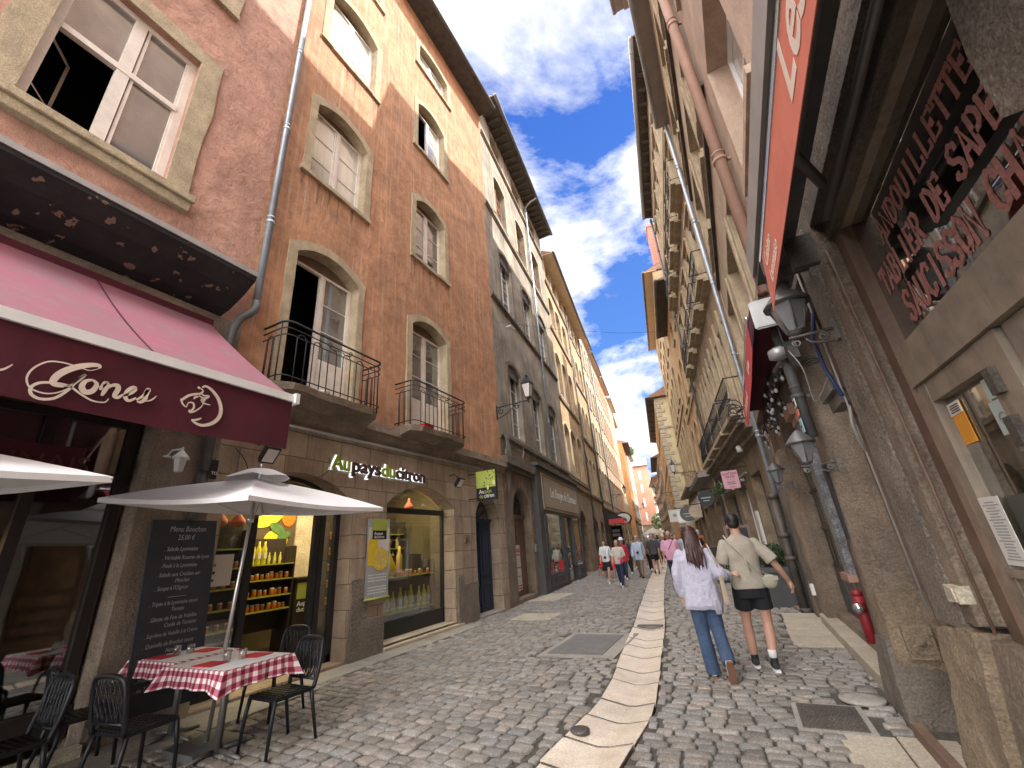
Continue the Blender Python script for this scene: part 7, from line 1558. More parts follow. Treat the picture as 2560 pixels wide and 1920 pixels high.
pipe(T5, 'downpipe', 'dark grey downpipe at the far end of the balcony house', 9.15, .3, 17.9, .055, .12, 'zinc_dark', joint=2.0)
# shop level
sh = [(.45, .95, .5, 2.95), (1.6, 3.0, .25, 3.05), (3.9, 5.6, .7, 2.9), (6.3, 8.6, .7, 2.9)]
b = MB(T5); wall_face(b, 0, L5_, 0, 4.1, [outline(*w) for w in sh], depth=.4, w=-.05); b.build('ground_floor_wall', 'stone_yellow', r3, recalc=False)
b = MB(T5); b.box((0, -.05, 3.86), (L5_, .30, 3.98)); b.box((0, -.05, 3.7), (L5_, .16, 3.86)); b.box((0, -.05, 3.98), (L5_, .42, 4.06)); b.build('shop_cornice', 'stone_brown', r3)
for i, (a, c, z0, z1) in enumerate(sh):
    b = MB(T5); b.box((a, -.42, z0), (c, -.40, z1)); b.build('shop_window', 'door_glass', r3)
    b = MB(T5); n = 2 if c - a < 1.5 else 3
    for k in range(n + 1): x = a + (c - a) * k / n; b.box((x - .05, -.40, z0), (x + .05, -.3, z1))
    b.box((a, -.4, z1 - .55), (c, -.31, z1 - .47)); b.box((a, -.4, z0), (c, -.3, z0 + .4)); b.build('shop_frame', 'grey_paint' if i != 2 else 'white_clean', r3)
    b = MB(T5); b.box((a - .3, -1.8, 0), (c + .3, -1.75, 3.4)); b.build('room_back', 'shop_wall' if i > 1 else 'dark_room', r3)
b = MB(T5); b.box((.1, -.05, .6), (.32, .02, 2.2)); b.build('wall_notice', 'paper', None, 'long white menu panel beside the shop opening behind the planter', 'notice')
b = MB(T5); b.box((3.15, -.05, .6), (3.4, .02, 2.1)); b.build('wall_notice', 'paper', None, 'second long white menu panel left of the first one', 'notice')
t = thing('rain_column', 'brown ringed cast iron downpipe beside the planter', 'downpipe', T5((-.1, .12, 0)))
b = MB(TR); b.tube([(10.95, .22, 0), (10.95, .2, 2.3)], .085, 12)
for z in (.05, 1.0, 1.45, 2.25): b.lathe([(.11, -.04), (.115, 0), (.11, .04)], (10.95, .2, z), 12)
b.build('cast_pipe', 'iron_cast', t)
b = MB(T5); b.box((3.0, .0, 3.15), (9, .05, 3.2)); b.box((3.5, .02, 3.0), (8.8, .12, 3.06)); b.build('light_rail', 'zinc_pale', None, 'slim white lighting rail over the windows of the balcony house shop', 'rail')
foliage('rail_plant', T5((5.2, .15, 3.12)), (.5, .12, .12), 120, .07, ['leaf_dark', 'leaf'], 'small green plant perched on the lighting rail', 'plant', seed=21)
foliage('rail_plant', T5((7.6, .15, 3.1)), (.5, .12, .12), 120, .07, ['leaf_dark', 'leaf'], 'second small green plant, farther along the lighting rail', 'plant', seed=22)
# pink shop sign
t = thing('pink_sign', 'pink shield shaped hanging sign with dark lettering above the walkers', 'shop sign', (-.2, 13.4, 3.0))
Ts = lambda p: Vector((-.09 + p[0] * .53, 12.6 - p[1], 3.11 + (p[2] - 3.25) * .64))
SX = lambda x: x
b = MB(Ts); b.prism([(.03, 2.52), (.31, 2.50), (.38, 2.44), (.45, 2.50), (.73, 2.52), (.76, 2.56), (.76, 3.26), (0, 3.26), (0, 2.56)], -.02, .02); b.build('board_edge', 'letter_brown', t)
b = MB(Ts); b.prism([(.04, 2.535), (.32, 2.52), (.38, 2.465), (.44, 2.52), (.72, 2.535), (.745, 2.57), (.745, 3.245), (.015, 3.245), (.015, 2.57)], .021, .024); b.build('board', 'sign_pink', t)
for s, z, sz in (('AU', 3.17, .05), ('SAINT JEAN', 3.08, .118), ('DELICES', 2.96, .118), ('*   *   *', 2.84, .10), ('SPECIALITES', 2.76, .065), ('LYONNAISES', 2.69, .065), ('+  MAISON  +', 2.57, .05)): text(s, Ts, .38, z, sz, 'ink', t, w=.025, ext=.0005, align='CENTER', off=.002)
b = MB(Ts); b.tube([(-.05, 0, 3.34), (1.25, 0, 3.34)], .014, 5); b.tube(spline([(.7, 0, 3.36), (.85, 0, 3.5), (1.05, 0, 3.55), (1.22, 0, 3.45)]), .01, 5); b.tube([(.1, 0, 3.26), (.1, 0, 3.34)], .008, 4); b.tube([(.66, 0, 3.26), (.66, 0, 3.34)], .008, 4); b.build('bracket', 'iron', t)
b = MB(T5); b.lathe([(.08, -.1), (.08, .05), (.03, .09)], (2.0, .2, 3.72), 12); b.build('dome_camera', 'white_clean', None, 'white dome camera under the cornice above the pink sign', 'camera')
# ------------------------------------------------------------------ fourth house, orange with arched windows
T6 = frame((-.28, 20.25), (-.1423, .98982), -1)
r4 = thing('golden_house', 'golden orange house with tall arched windows and white quoins behind it on the right', 'house', (-.28, 20.25, 0))
wn = [(a, c, z0, z1, r) for a, c in ((.7, 1.9), (2.9, 4.1), (5.2, 6.4)) for z0, z1, r in ((4.9, 7.2, .5), (8.5, 10.8, .5))] + [(a, c, 12, 13.1, 0) for a, c in ((.9, 1.8), (3.1, 4.0))]
wn2 = [(a, c, z0, z1, r) for a, c in ((8.0, 9.2), (10.4, 11.6), (12.8, 14.0), (15.2, 16.4), (17.6, 18.8)) for z0, z1, r in ((5.2, 8.7, .5), (10, 12.4, .4), (13.6, 15.4, .3), (16.4, 17.8, 0))]
b = MB(T6); wall_face(b, 0, 7.0, 4.1, 13.95, [outline(*w) for w in wn], depth=.3); b.build('upper_wall', 'stucco_gold', r4, recalc=False)
b = MB(T6); wall_face(b, 7.0, 20.9, 4.1, 19.2, [outline(*w) for w in wn2], depth=.3); b.quad((7, 0, 13.95), (7, -9, 13.95), (7, -9, 19.2), (7, 0, 19.2)); b.build('tall_wall', 'stucco_ochre', r4, recalc=False)
for w in wn + wn2: simple_window(T6, r4, *w, -.24, 'wood_window' if w in wn2 else 'white_clean', 'pane', 'stone_trim', 2, 3)
sh = [(1.0, 3.0), (3.8, 6.0), (7.5, 9.5), (10.5, 12.5), (14, 16), (17, 19)]
b = MB(T6); wall_face(b, 0, 20.9, 0, 4.1, [outline(a, c, .2, 3.0) for a, c in sh], depth=.3); b.build('ground_floor_wall', 'stone_yellow', r4, recalc=False)
for a, c in sh: b = MB(T6); b.box((a, -.3, .2), (c, -.28, 3.0)); b.build('shop_window', 'pane', r4)
body_box(T6, r4, 0, 20.9, 0, 13.95, 9, 'stucco_rose')
b = MB(T6); b.quad((20.9, 0, 0), (20.9, -9, 0), (20.9, -9, 19.2), (20.9, 0, 19.2)); b.quad((7, -9, 13), (20.9, -9, 13), (20.9, -9, 19.2), (7, -9, 19.2)); b.build('far_walls', 'stucco_rose', r4)
roof(T6, r4, -.1, 6.9, 14.0, 9, .6, 1.5, 'tile', 'soffit_wood', True, gm='zinc_dark'); roof(T6, r4, 6.9, 20.9, 19.25, 9, .6, 2.4, 'tile', 'soffit_beige', True, gm='zinc_dark')
b = MB(T6); b.box((7.3, -1.15, 19.3), (8.7, -.4, 23.3)); b.box((7.25, -1.2, 23.3), (8.75, -.35, 23.45)); o = b.build('chimney', mat('chimney_brick', (.50, .16, .10), (.38, .11, .07), scale=4, rough=.9, brick=(.3, .12, (.4, .3, .25), .012), bump=.006), r4)
for k in range(3): b = MB(T6); b.lathe([(.12, 0), (.10, .3)], (7.55 + k * .45, -.8, 23.45), 8); b.build('chimney_pot', 'tile', o)
b = MB(T6); b.box((0, -.02, 7.9), (7, .07, 8.05)); b.box((0, -.02, 4.1), (20.9, .12, 4.3)); b.box((7, 0, 9.2), (20.9, .08, 9.35)); b.build('string_course', 'stone_trim', r4)
def shop_hood(T, a, c, z, lb, m='soffit_grey'):
    t = thing('shop_canopy', lb, 'canopy', T(((a + c) / 2, .5, z))); b = MB(T); b.add([(a, 0, z + .25), (c, 0, z + .25), (c, .75, z), (a, .75, z), (a, 0, z - .1), (c, 0, z - .1), (c, .72, z - .14), (a, .72, z - .14)], [(0, 1, 2, 3), (4, 5, 6, 7), (0, 1, 5, 4), (1, 2, 6, 5), (2, 3, 7, 6), (3, 0, 4, 7)]); b.build('hood', m, t)
    b = MB(T); b.box((a + .1, .0, z - .75), (c - .1, .12, z - .12)); b.build('fascia', 'stone_trim' if m == 'soffit_grey' else 'wood_grey', t); return t
b = MB(T6); b.box((0, -7, 14.4), (4.3, -1.3, 24.0)); b.build('rear_block', 'stucco_rose', r4)  # hidden block added above the low roof to carry the cast shadow along
shop_hood(T6, .6, 7.4, 4.1, 'sloping grey shop canopy under the golden orange house'); shop_hood(T6, 9.5, 20, 4.6, 'long white shuttered shop canopy farther along under the golden house')
for k in range(4): b = MB(T6); b.box((10 + k * 2.3, .12, 2.6), (11.6 + k * 2.3, .18, 3.9)); b.build('shutter', 'white_clean', r4)
street_lantern(T6, 9.2, 5.35, 1.3, 'black street lantern on its scrolled bracket on the golden house at the right')
# quoined yellow house
T8 = frame((-4.45, 41), (-.15, .9887), -1)
r5 = thing('quoined_house', 'yellow house with rough pale corner quoins far down on the right', 'house', (-4.45, 41, 0))
wn = [(a, a + 1.4, z0, z1, .25) for a in (1.2, 4.6, 8, 11.4, 15) for z0, z1 in ((4.8, 7.0), (8.2, 10.4), (11.6, 13.0))]
b = MB(T8); wall_face(b, 0, 21, 0, 14.2, [outline(*w) for w in wn], depth=.3); b.build('street_wall', 'stucco_gold', r5, recalc=False)
for w in wn: simple_window(T8, r5, *w, -.24, 'wood_window', 'pane', 'stucco_gold', 2, 2)
b = MB(T8); b.quad((0, 0, 0), (0, -9, 0), (0, -9, 14.2), (0, 0, 14.2)); b.quad((21, 0, 0), (21, -9, 0), (21, -9, 14.2), (21, 0, 14.2)); b.build('side_wall', 'stucco_cream', r5, recalc=False)
b = MB(T8); rr = random.Random(6)
for k in range(34): z = k * .41; l_ = .75 if k % 2 else .42; b.box((-.06, -l_ - rr.uniform(0, .1), z), (.35 if k % 2 == 0 else .6, .06, z + .39))
o = b.build('quoins', 'stone_pale', r5); bevel(o, .04)
b = MB(T8)
for z in (4.0, 7.7, 11.2): b.box((-.1, -9, z), (21, .12, z + .16))
b.build('string_course', 'stone_pale', r5)
roof(T8, r5, -.4, 21, 14.3, 9, .7, 2.4, 'tile', 'soffit_wood', True, 10)
# dark far right houses
t, T = house('grey_far_house', 'dark greyish house beyond the quoined yellow one, stepping along the right', (-7.9, 62), (-.165, .986), -1, 15, 12.2, 'stucco_grey', 4, 3, over=.8, shut='zinc_dark', soff='soffit_wood')
house('shadow_house', 'shadowed brownish house last in the right row', (-10.5, 77.5), (-.2, .98), -1, 16, 11.5, 'stucco_rose', 4, 3, over=.9, shut='soffit_wood')
street_lantern(T8, 3, 5.6, 1.6, 'farther black street lantern near the quoined yellow house'); street_lantern(T8, 13, 5.4, 1.6, 'farthest street lantern on the right wall')
# round and square signs on the right
def sign_round(c, r, m, lb, sq=False):
    t = thing('hanging_sign', lb, 'shop sign', c); Tz = lambda p: Vector((c[0] + p[0], c[1] - p[1], c[2] + p[2])); b = MB(Tz)
    if sq: b.box((-r, -.03, -r), (r, .03, r))
    else:
        n = 24; P = [(r * math.cos(2 * math.pi * i / n), r * math.sin(2 * math.pi * i / n)) for i in range(n)]; b.prism(P, -.03, .03)
    b.build('board', m, t); b = MB(Tz); b.tube([(-.1, 0, r + .05), (r + .8, 0, r + .05)], .02, 5); b.tube([(0, 0, r), (0, 0, r + .06)], .015, 4); b.build('bracket', 'iron', t)
    b = MB(Tz)
    if sq: b.box((-r * .3, .031, -r * .2), (r * .3, .034, r * .3))
    else:
        b.box((-r * .6, .031, -.05 * r), (r * .6, .034, .1 * r)); b.box((-r * .4, .031, -.4 * r), (r * .4, .034, -.28 * r))
    b.build('emblem', 'ink_grey', t)
sign_round((-.95, 20.6, 3.05), .33, 'sign_black', 'round dark sign with a pale rim above the auburn haired woman'); sign_round((-2.4, 27.0, 2.75), .42, 'zinc_dark', 'round grey green sign left of the walking couple'); sign_round((-1.9, 26.2, 2.8), .34, 'soffit_beige', 'round beige sign right of the grey green one')
sign_round((-3.9, 34, 3.0), .42, 'paper', 'square white sign with a small emblem above the crowd', True); sign_round((-3.25, 33, 2.85), .40, 'white_clean', 'square white sign with a dark bird, nearest the quoins', True)
# planters and small street things on the right
t = thing('box_planter', 'tall dark grey planter with a clipped round shrub beside the walking man', 'planter', (.55, 12.0, 0))
b = MB(); b.add([(.30, 11.65, 0), (.78, 11.65, 0), (.78, 12.15, 0), (.30, 12.15, 0), (.22, 11.58, .78), (.84, 11.58, .78), (.84, 12.22, .78), (.22, 12.22, .78)], [(0, 1, 2, 3), (4, 5, 6, 7), (0, 1, 5, 4), (1, 2, 6, 5), (2, 3, 7, 6), (3, 0, 4, 7)]); b.box((.20, 11.56, .70), (.86, 12.24, .80)); b.build('pot', 'grey_paint', t)
foliage('clipped_shrub', (.52, 11.9, 1.03), (.33, .33, .27), 1500, .035, ['leaf_dark', 'leaf_dark'], 'clipped round dark green shrub growing in the tall planter', 'shrub', seed=9)
b = MB(); b.ball((.52, 11.9, 1.03), (.27, .27, .22), 12); b.build('inner_branches', 'leaf_dark', bpy.data.objects['clipped_shrub'])
t = thing('sandwich_board', 'dark folding menu board standing between the man and the planter', 'menu board', (-.05, 13, 0))
b = MB(); b.add([(-.35, 12.9, 0), (.25, 12.9, 0), (.25, 13.15, 1.75), (-.35, 13.15, 1.75), (-.35, 12.95, 0), (.25, 12.95, 0), (.25, 13.2, 1.75), (-.35, 13.2, 1.75)], [(0, 1, 2, 3), (4, 5, 6, 7), (0, 1, 5, 4), (1, 2, 6, 5), (2, 3, 7, 6), (3, 0, 4, 7)]); b.build('frame', 'wood_brown', t)
b = MB(); b.add([(-.29, 12.905, .1), (.19, 12.905, .1), (.19, 13.13, 1.68), (-.29, 13.13, 1.68)], [(0, 1, 2, 3)]); b.build('slate', 'chalkboard', t)
t = thing('menu_stand', 'low dark menu stand farther back between the couple', 'menu board', (-.9, 17, 0))
b = MB(); b.box((-1.05, 17, 0), (-.65, 17.05, 1.15)); b.build('board', 'chalkboard', t)
b = MB(T5); b.box((.0, .0, 0), (.4, .3, .06)); b.build('kerb_block', 'stone_yellow', None, 'small pale stone block at the foot of the grey downpipe', 'stone block')
# ------------------------------------------------------------------ people
def loft(b, rings, n=20, mi=0):
    pts = []
    for (x, y, z, rx, ry) in rings:
        for i in range(n):
            a = 2 * math.pi * i / n; c_, s_ = math.cos(a), math.sin(a); e = .85
            pts.append((x + rx * math.copysign(abs(c_) ** e, c_), y + ry * math.copysign(abs(s_) ** e, s_), z))
    m = len(rings); F = [(k * n + i, k * n + (i + 1) % n, (k + 1) * n + (i + 1) % n, (k + 1) * n + i) for k in range(m - 1) for i in range(n)]
    F += [tuple(range(n))[::-1], tuple((m - 1) * n + i for i in range(n))]; b.add(pts, F, mi, True)
def limb(b, pts, rs, n=12, cut=False):
    b.tube([Vector(p) for p in pts], rs, n)
    for p, r in list(zip(pts, rs))[:-1 if cut else None]: b.ball(p, r * .985, 10)
TMP = bpy.data.scenes.new('tmp')
def fuse(b, name, m, parent, vox=.012, smooth=2, label=None, disp=0):
    base = BASE[parent]; o = b.build(name, m, None, label, origin=True); o.location = (0, 0, 0); BASE[o] = base
    COL.objects.unlink(o); TMP.collection.objects.link(o)
    md = o.modifiers.new('r', 'REMESH'); md.mode = 'VOXEL'; md.voxel_size = vox; md.use_smooth_shade = True
    if smooth: sm = o.modifiers.new('s', 'SMOOTH'); sm.iterations = smooth; sm.factor = .5
    with bpy.context.temp_override(scene=TMP, view_layer=TMP.view_layers[0]):
        dg = bpy.context.evaluated_depsgraph_get(); dg.update(); me = bpy.data.meshes.new_from_object(o.evaluated_get(dg))
    o.modifiers.clear(); old = o.data; o.data = me; me.name = name; bpy.data.meshes.remove(old)
    TMP.collection.objects.unlink(o); COL.objects.link(o); o.parent = parent
    if disp:
        nn = [v.normal.copy() for v in me.vertices]
        for v, nv in zip(me.vertices, nn):
            c = v.co; d = disp * (noise.noise(Vector((c.x * 9 + c.z * 3, c.y * 9, c.z * 4.5))) + .6 * noise.noise(Vector((c.x * 20, c.y * 20, c.z * 9 + c.x * 12)))); v.co += nv * d
    for p in me.polygons: p.use_smooth = True
    return o
def sm(P, k=3): return [tuple(v) for v in spline(P, k)]
def hand(b, w, d, s=1, palm=None, curl=.5, side=1):
    """w wrist point, d pointing direction, palm normal"""
    w = Vector(w); d = Vector(d).normalized(); pn = Vector(palm or (-side, 0, 0)); pn = (pn - d * pn.dot(d)).normalized(); ac = d.cross(pn).normalized()
    c = w + d * .045 * s; b.tube([w, w + d * .03 * s, w + d * .085 * s], [.022 * s, .03 * s, .032 * s], 10)
    for k, (off, ln) in enumerate(((-.028, .062), (-.010, .074), (.009, .070), (.027, .055))):
        p0 = w + d * .08 * s + ac * off * s; p1 = p0 + (d * .9 + pn * curl * .5).normalized() * ln * .45 * s; p2 = p1 + (d * .7 + pn * curl * 1.3).normalized() * ln * .32 * s; p3 = p2 + (d * .4 + pn * curl * 1.8).normalized() * ln * .25 * s
        b.tube([p0 - d * .02 * s, p0, p1, p2, p3], [.010 * s, .0098 * s, .0088 * s, .008 * s, .006 * s], 8)
    t0 = w + d * .03 * s - ac * .02 * s; t1 = t0 - ac * .028 * s + d * .03 * s + pn * .012 * s; t2 = t1 + d * .032 * s + pn * .014 * s; b.tube([t0, t1, t2], [.013 * s, .0105 * s, .008 * s], 8)
def head(b, c, yaw=0, s=1):
    """ellipsoid skull with jaw, nose, ears, brow"""
    cx, cy = math.cos(yaw), math.sin(yaw)
    def P(x, y, z): return (c[0] + (x * cx - y * cy) * s, c[1] + (x * cy + y * cx) * s, c[2] + z * s)
    b.ball(P(0, -.012, .025), (.077 * s, .092 * s, .092 * s), 16); b.ball(P(0, .022, -.045), (.058 * s, .062 * s, .068 * s), 14); b.ball(P(0, .062, -.088), (.026 * s, .022 * s, .02 * s), 8)
    b.tube([P(0, .085, .012), P(0, .108, -.028)], [.009 * s, .016 * s], 8); b.ball(P(.077, -.005, -.015), (.011 * s, .018 * s, .03 * s), 8); b.ball(P(-.077, -.005, -.015), (.011 * s, .018 * s, .03 * s), 8)
    b.ball(P(0, .078, -.052), (.026 * s, .014 * s, .010 * s), 8); b.ball(P(.03, .074, .022), (.022 * s, .014 * s, .009 * s), 8); b.ball(P(-.03, .074, .022), (.022 * s, .014 * s, .009 * s), 8)
    return P
def person(lb, loc, face, H=1.72, top=('cloth_white', 'tee'), bottom=('cloth_jean', 'trousers'), hair=('hair_dark', 'short'), shoes='shoe_white', pose='walk', skin='skin', girth=1.0, fem=False, hat=None, bag=None, seed=0, vox=.017, headyaw=0, extra=None, group=None):
    t = thing('person', lb, 'person', (0, 0, 0), group); rr = random.Random(seed); s = H / 1.75; g = girth
    ph = rr.choice((-1, 1)) if pose == 'walk' else 0; st_ = .17 if pose == 'walk' else .0
    hip = {-1: (-.09 * s, 0, .90 * s), 1: (.09 * s, 0, .90 * s)}; leg = {}
    for q in (-1, 1):
        f = ph * q * st_; lift = .07 if (pose == 'walk' and ph * q < 0) else 0
        leg[q] = [hip[q], (q * .085 * s, f * .75 + .05, .49 * s + lift * .3), (q * .075 * s, f * 1.5 - .02, .09 * s + lift)]
    arm = {}
    shw = (.175 if not fem else .155) * s * (1 + (g - 1) * .5)
    for q in (-1, 1):
        f = -ph * q * .12
        arm[q] = [(q * shw, -.01, 1.42 * s), (q * (shw + .06 * s), f * .6 - .03, 1.14 * s), (q * (shw + .05 * s), f * 1.5 + .06, .90 * s)]
    if extra and 'arm' in extra:
        for q, P in extra['arm'].items(): arm[q] = [tuple(s * v for v in p) for p in P]
    b = MB()
    for q in (-1, 1):
        L_ = leg[q]; limb(b, sm(L_), [r * s for r in (.082, .078, .066, .052, .052, .046, .034)]); A = arm[q]; limb(b, sm(A), [r * s for r in (.05, .046, .042, .038, .036, .032, .025)])
        d = Vector(A[2]) - Vector(A[1]); hand(b, A[2], d + Vector((0, .02, 0)), s * .95, (-q, .3, 0), .5, q)
    loft(b, [(0, 0, .84 * s, .14 * s * g, .10 * s * g), (0, 0, .98 * s, .15 * s * g, .11 * s * g), (0, .01, 1.15 * s, .135 * s * g, .10 * s * g), (0, 0, 1.35 * s, .165 * s, .105 * s), (0, -.01, 1.45 * s, .13 * s, .07 * s), (0, -.005, 1.50 * s, .06 * s, .058 * s), (0, .0, 1.60 * s, .05 * s, .052 * s)])
    P = head(b, (0, .02 * s, 1.645 * s), headyaw, s); fuse(b, 'body', skin, t, vox * .8, 1)
    # top
    b = MB(); lo = .86 if top[1] != 'long' else .74; fl = 1.0 if top[1] != 'long' else 1.25; k = .022 * s; bel = g * (1.0 + (.12 if g > 1.1 else 0))
    loft(b, [(0, 0, lo * s, (.155 * g * fl) * s + k, (.115 * g * fl) * s + k), (0, .01, 1.02 * s, .152 * s * bel + k, .115 * s * bel + k), (0, .012 * g, 1.16 * s, .148 * s * bel + k, .11 * s * bel + k), (0, 0, 1.34 * s, .168 * s * (1 + (g - 1) * .4) + k, .108 * s + k), (0, -.008, 1.44 * s, .145 * s + k, .078 * s + k), (0, -.008, 1.485 * s, .085 * s + k, .06 * s + k), (0, -.005, 1.515 * s, .058 * s + .012, .055 * s + .012)])
    for q in (-1, 1):
        A = arm[q]; n_ = 4 if top[1] == 'tee' else 7; pts = sm(A)[:n_]; rs = [(r + .018 + (.012 if top[1] == 'tee' else 0)) * s for r in (.056, .054, .050, .048, .046, .042, .036)][:n_]; limb(b, pts, rs, cut=True)
    fuse(b, 'top', top[0], t, vox, 2, disp=.006)
    b = MB()
    if bottom[1] == 'trousers': n_, w_ = 7, (.096, .09, .08, .072, .07, .066, .06)
    else: n_, w_ = 3, (.10, .10, .10)
    for q in (-1, 1): limb(b, sm(leg[q])[:n_], [r * s * (1 + (g - 1) * .5) for r in w_[:n_]], cut=True)
    loft(b, [(0, 0, .80 * s, .16 * s * g, .115 * s * g), (0, 0, .90 * s, .162 * s * g, .12 * s * g), (0, 0, 1.02 * s, .148 * s * g, .112 * s * g)])
    if bottom[1] == 'skirt': loft(b, [(0, 0, .52 * s, .24 * s, .2 * s), (0, 0, .9 * s, .16 * s, .13 * s)])
    fuse(b, 'trousers' if bottom[1] == 'trousers' else 'shorts' if bottom[1] == 'shorts' else 'skirt', bottom[0], t, vox, 2, disp=.003)
    for q in (-1, 1):
        b = MB(); a = Vector(leg[q][2]); tip = -.5 if a.z > .12 * s else 0
        b.tube([a + Vector((0, -.045 * s, -.03 * s)), a + Vector((0, .03 * s, -.045 * s)), a + Vector((0, .13 * s, -.055 * s + tip * .05)), a + Vector((0, .185 * s, -.062 * s + tip * .08))], [.04 * s, .046 * s, .042 * s, .026 * s], 10); b.ball(a + Vector((0, -.01, 0)), .042 * s, 10); fuse(b, 'shoe', shoes, t, .012, 1)
    # hair
    c = (0, .02 * s, 1.645 * s)
    if hair:
        b = MB(); b.ball(P(0, -.024, .045), (.086 * s, .094 * s, .088 * s), 16)
        if hair[1] in ('long',):
            loft(b, [P(0, -.06, -.26) + (.07 * s, .03 * s), P(0, -.07, -.12) + (.09 * s, .045 * s), P(0, -.055, 0) + (.088 * s, .06 * s), P(0, -.03, .07) + (.07 * s, .05 * s)])
        if hair[1] in ('bob',): loft(b, [P(0, -.035, -.11) + (.078 * s, .06 * s), P(0, -.03, -.02) + (.092 * s, .078 * s), P(0, -.02, .05) + (.085 * s, .08 * s)])
        if hair[1] == 'short': b.ball(P(0, -.05, -.02), (.074 * s, .058 * s, .06 * s), 12)
        if hair[1] == 'tied': b.ball(P(0, -.05, -.01), (.07 * s, .055 * s, .06 * s), 12); b.ball(P(0, -.12, .02), (.035, .04, .035), 8)
        fuse(b, 'hair', hair[0], t, .012, 1, disp=.004)
    if hat:
        b = MB(); p = P(0, -.01, .075)
        if hat[1] == 'brim': b.lathe([(.20 * s, 0), (.19 * s, .012), (.10 * s, .02), (.098 * s, .08), (.06 * s, .11), (.01, .115)], p, 18)
        else: b.lathe([(.09 * s, 0), (.088 * s, .04), (.05 * s, .075), (.01, .08)], p, 14); b.ball((p[0], p[1] + .11 * s, p[2] + .005), (.06 * s, .05 * s, .008), 8)
        b.build('hat', hat[0], t)
    if bag:
        b = MB(); q = bag[2]
        if bag[1] == 'cross':
            pz = .98 * s; b.ball((q * .17 * s, .10, pz), (.08, .04, .07), 10); b.tube([(q * .17 * s, .13, pz + .05), (q * .02, .15 * g, 1.25 * s), (-q * .12 * s, .07, 1.47 * s), (-q * .1 * s, -.1, 1.42 * s), (q * .05, -.15, 1.2 * s), (q * .19 * s, -.04, pz + .06)], .009, 6)
        elif bag[1] == 'hand':
            A = arm[q]; p = Vector(A[2]); b.ball((p.x + q * .02, p.y + .03, p.z - .12), (.04, .13, .10), 10); b.tube([(p.x, p.y - .07, p.z - .05), (p.x, p.y, p.z + .03), (p.x, p.y + .09, p.z - .05)], .01, 6)
        elif bag[1] == 'neck': b.box((-.05, .15 * g, 1.0 * s), (.05, .19 * g, 1.1 * s)); b.tube([(-.09 * s, -.0, 1.49 * s), (-.05, .13, 1.3 * s), (0, .16 * g, 1.1 * s), (.05, .13, 1.3 * s), (.09 * s, 0, 1.49 * s)], .006, 5)
        elif bag[1] == 'back': b.ball((0, -.19, 1.2 * s), (.14, .09, .2), 12); b.tube([(.1, -.12, 1.1 * s), (.13, .12, 1.3 * s), (.1, .0, 1.5 * s), (.1, -.15, 1.38 * s)], .014, 6); b.tube([(-.1, -.12, 1.1 * s), (-.13, .12, 1.3 * s), (-.1, .0, 1.5 * s), (-.1, -.15, 1.38 * s)], .014, 6)
        b.build('bag', bag[0], t)
    t.location = loc; t.rotation_euler = (0, 0, face)
    return t
AWAY = R_(8)                               # face up the street (away from us)
TO = math.pi + R_(4)                       # face towards us
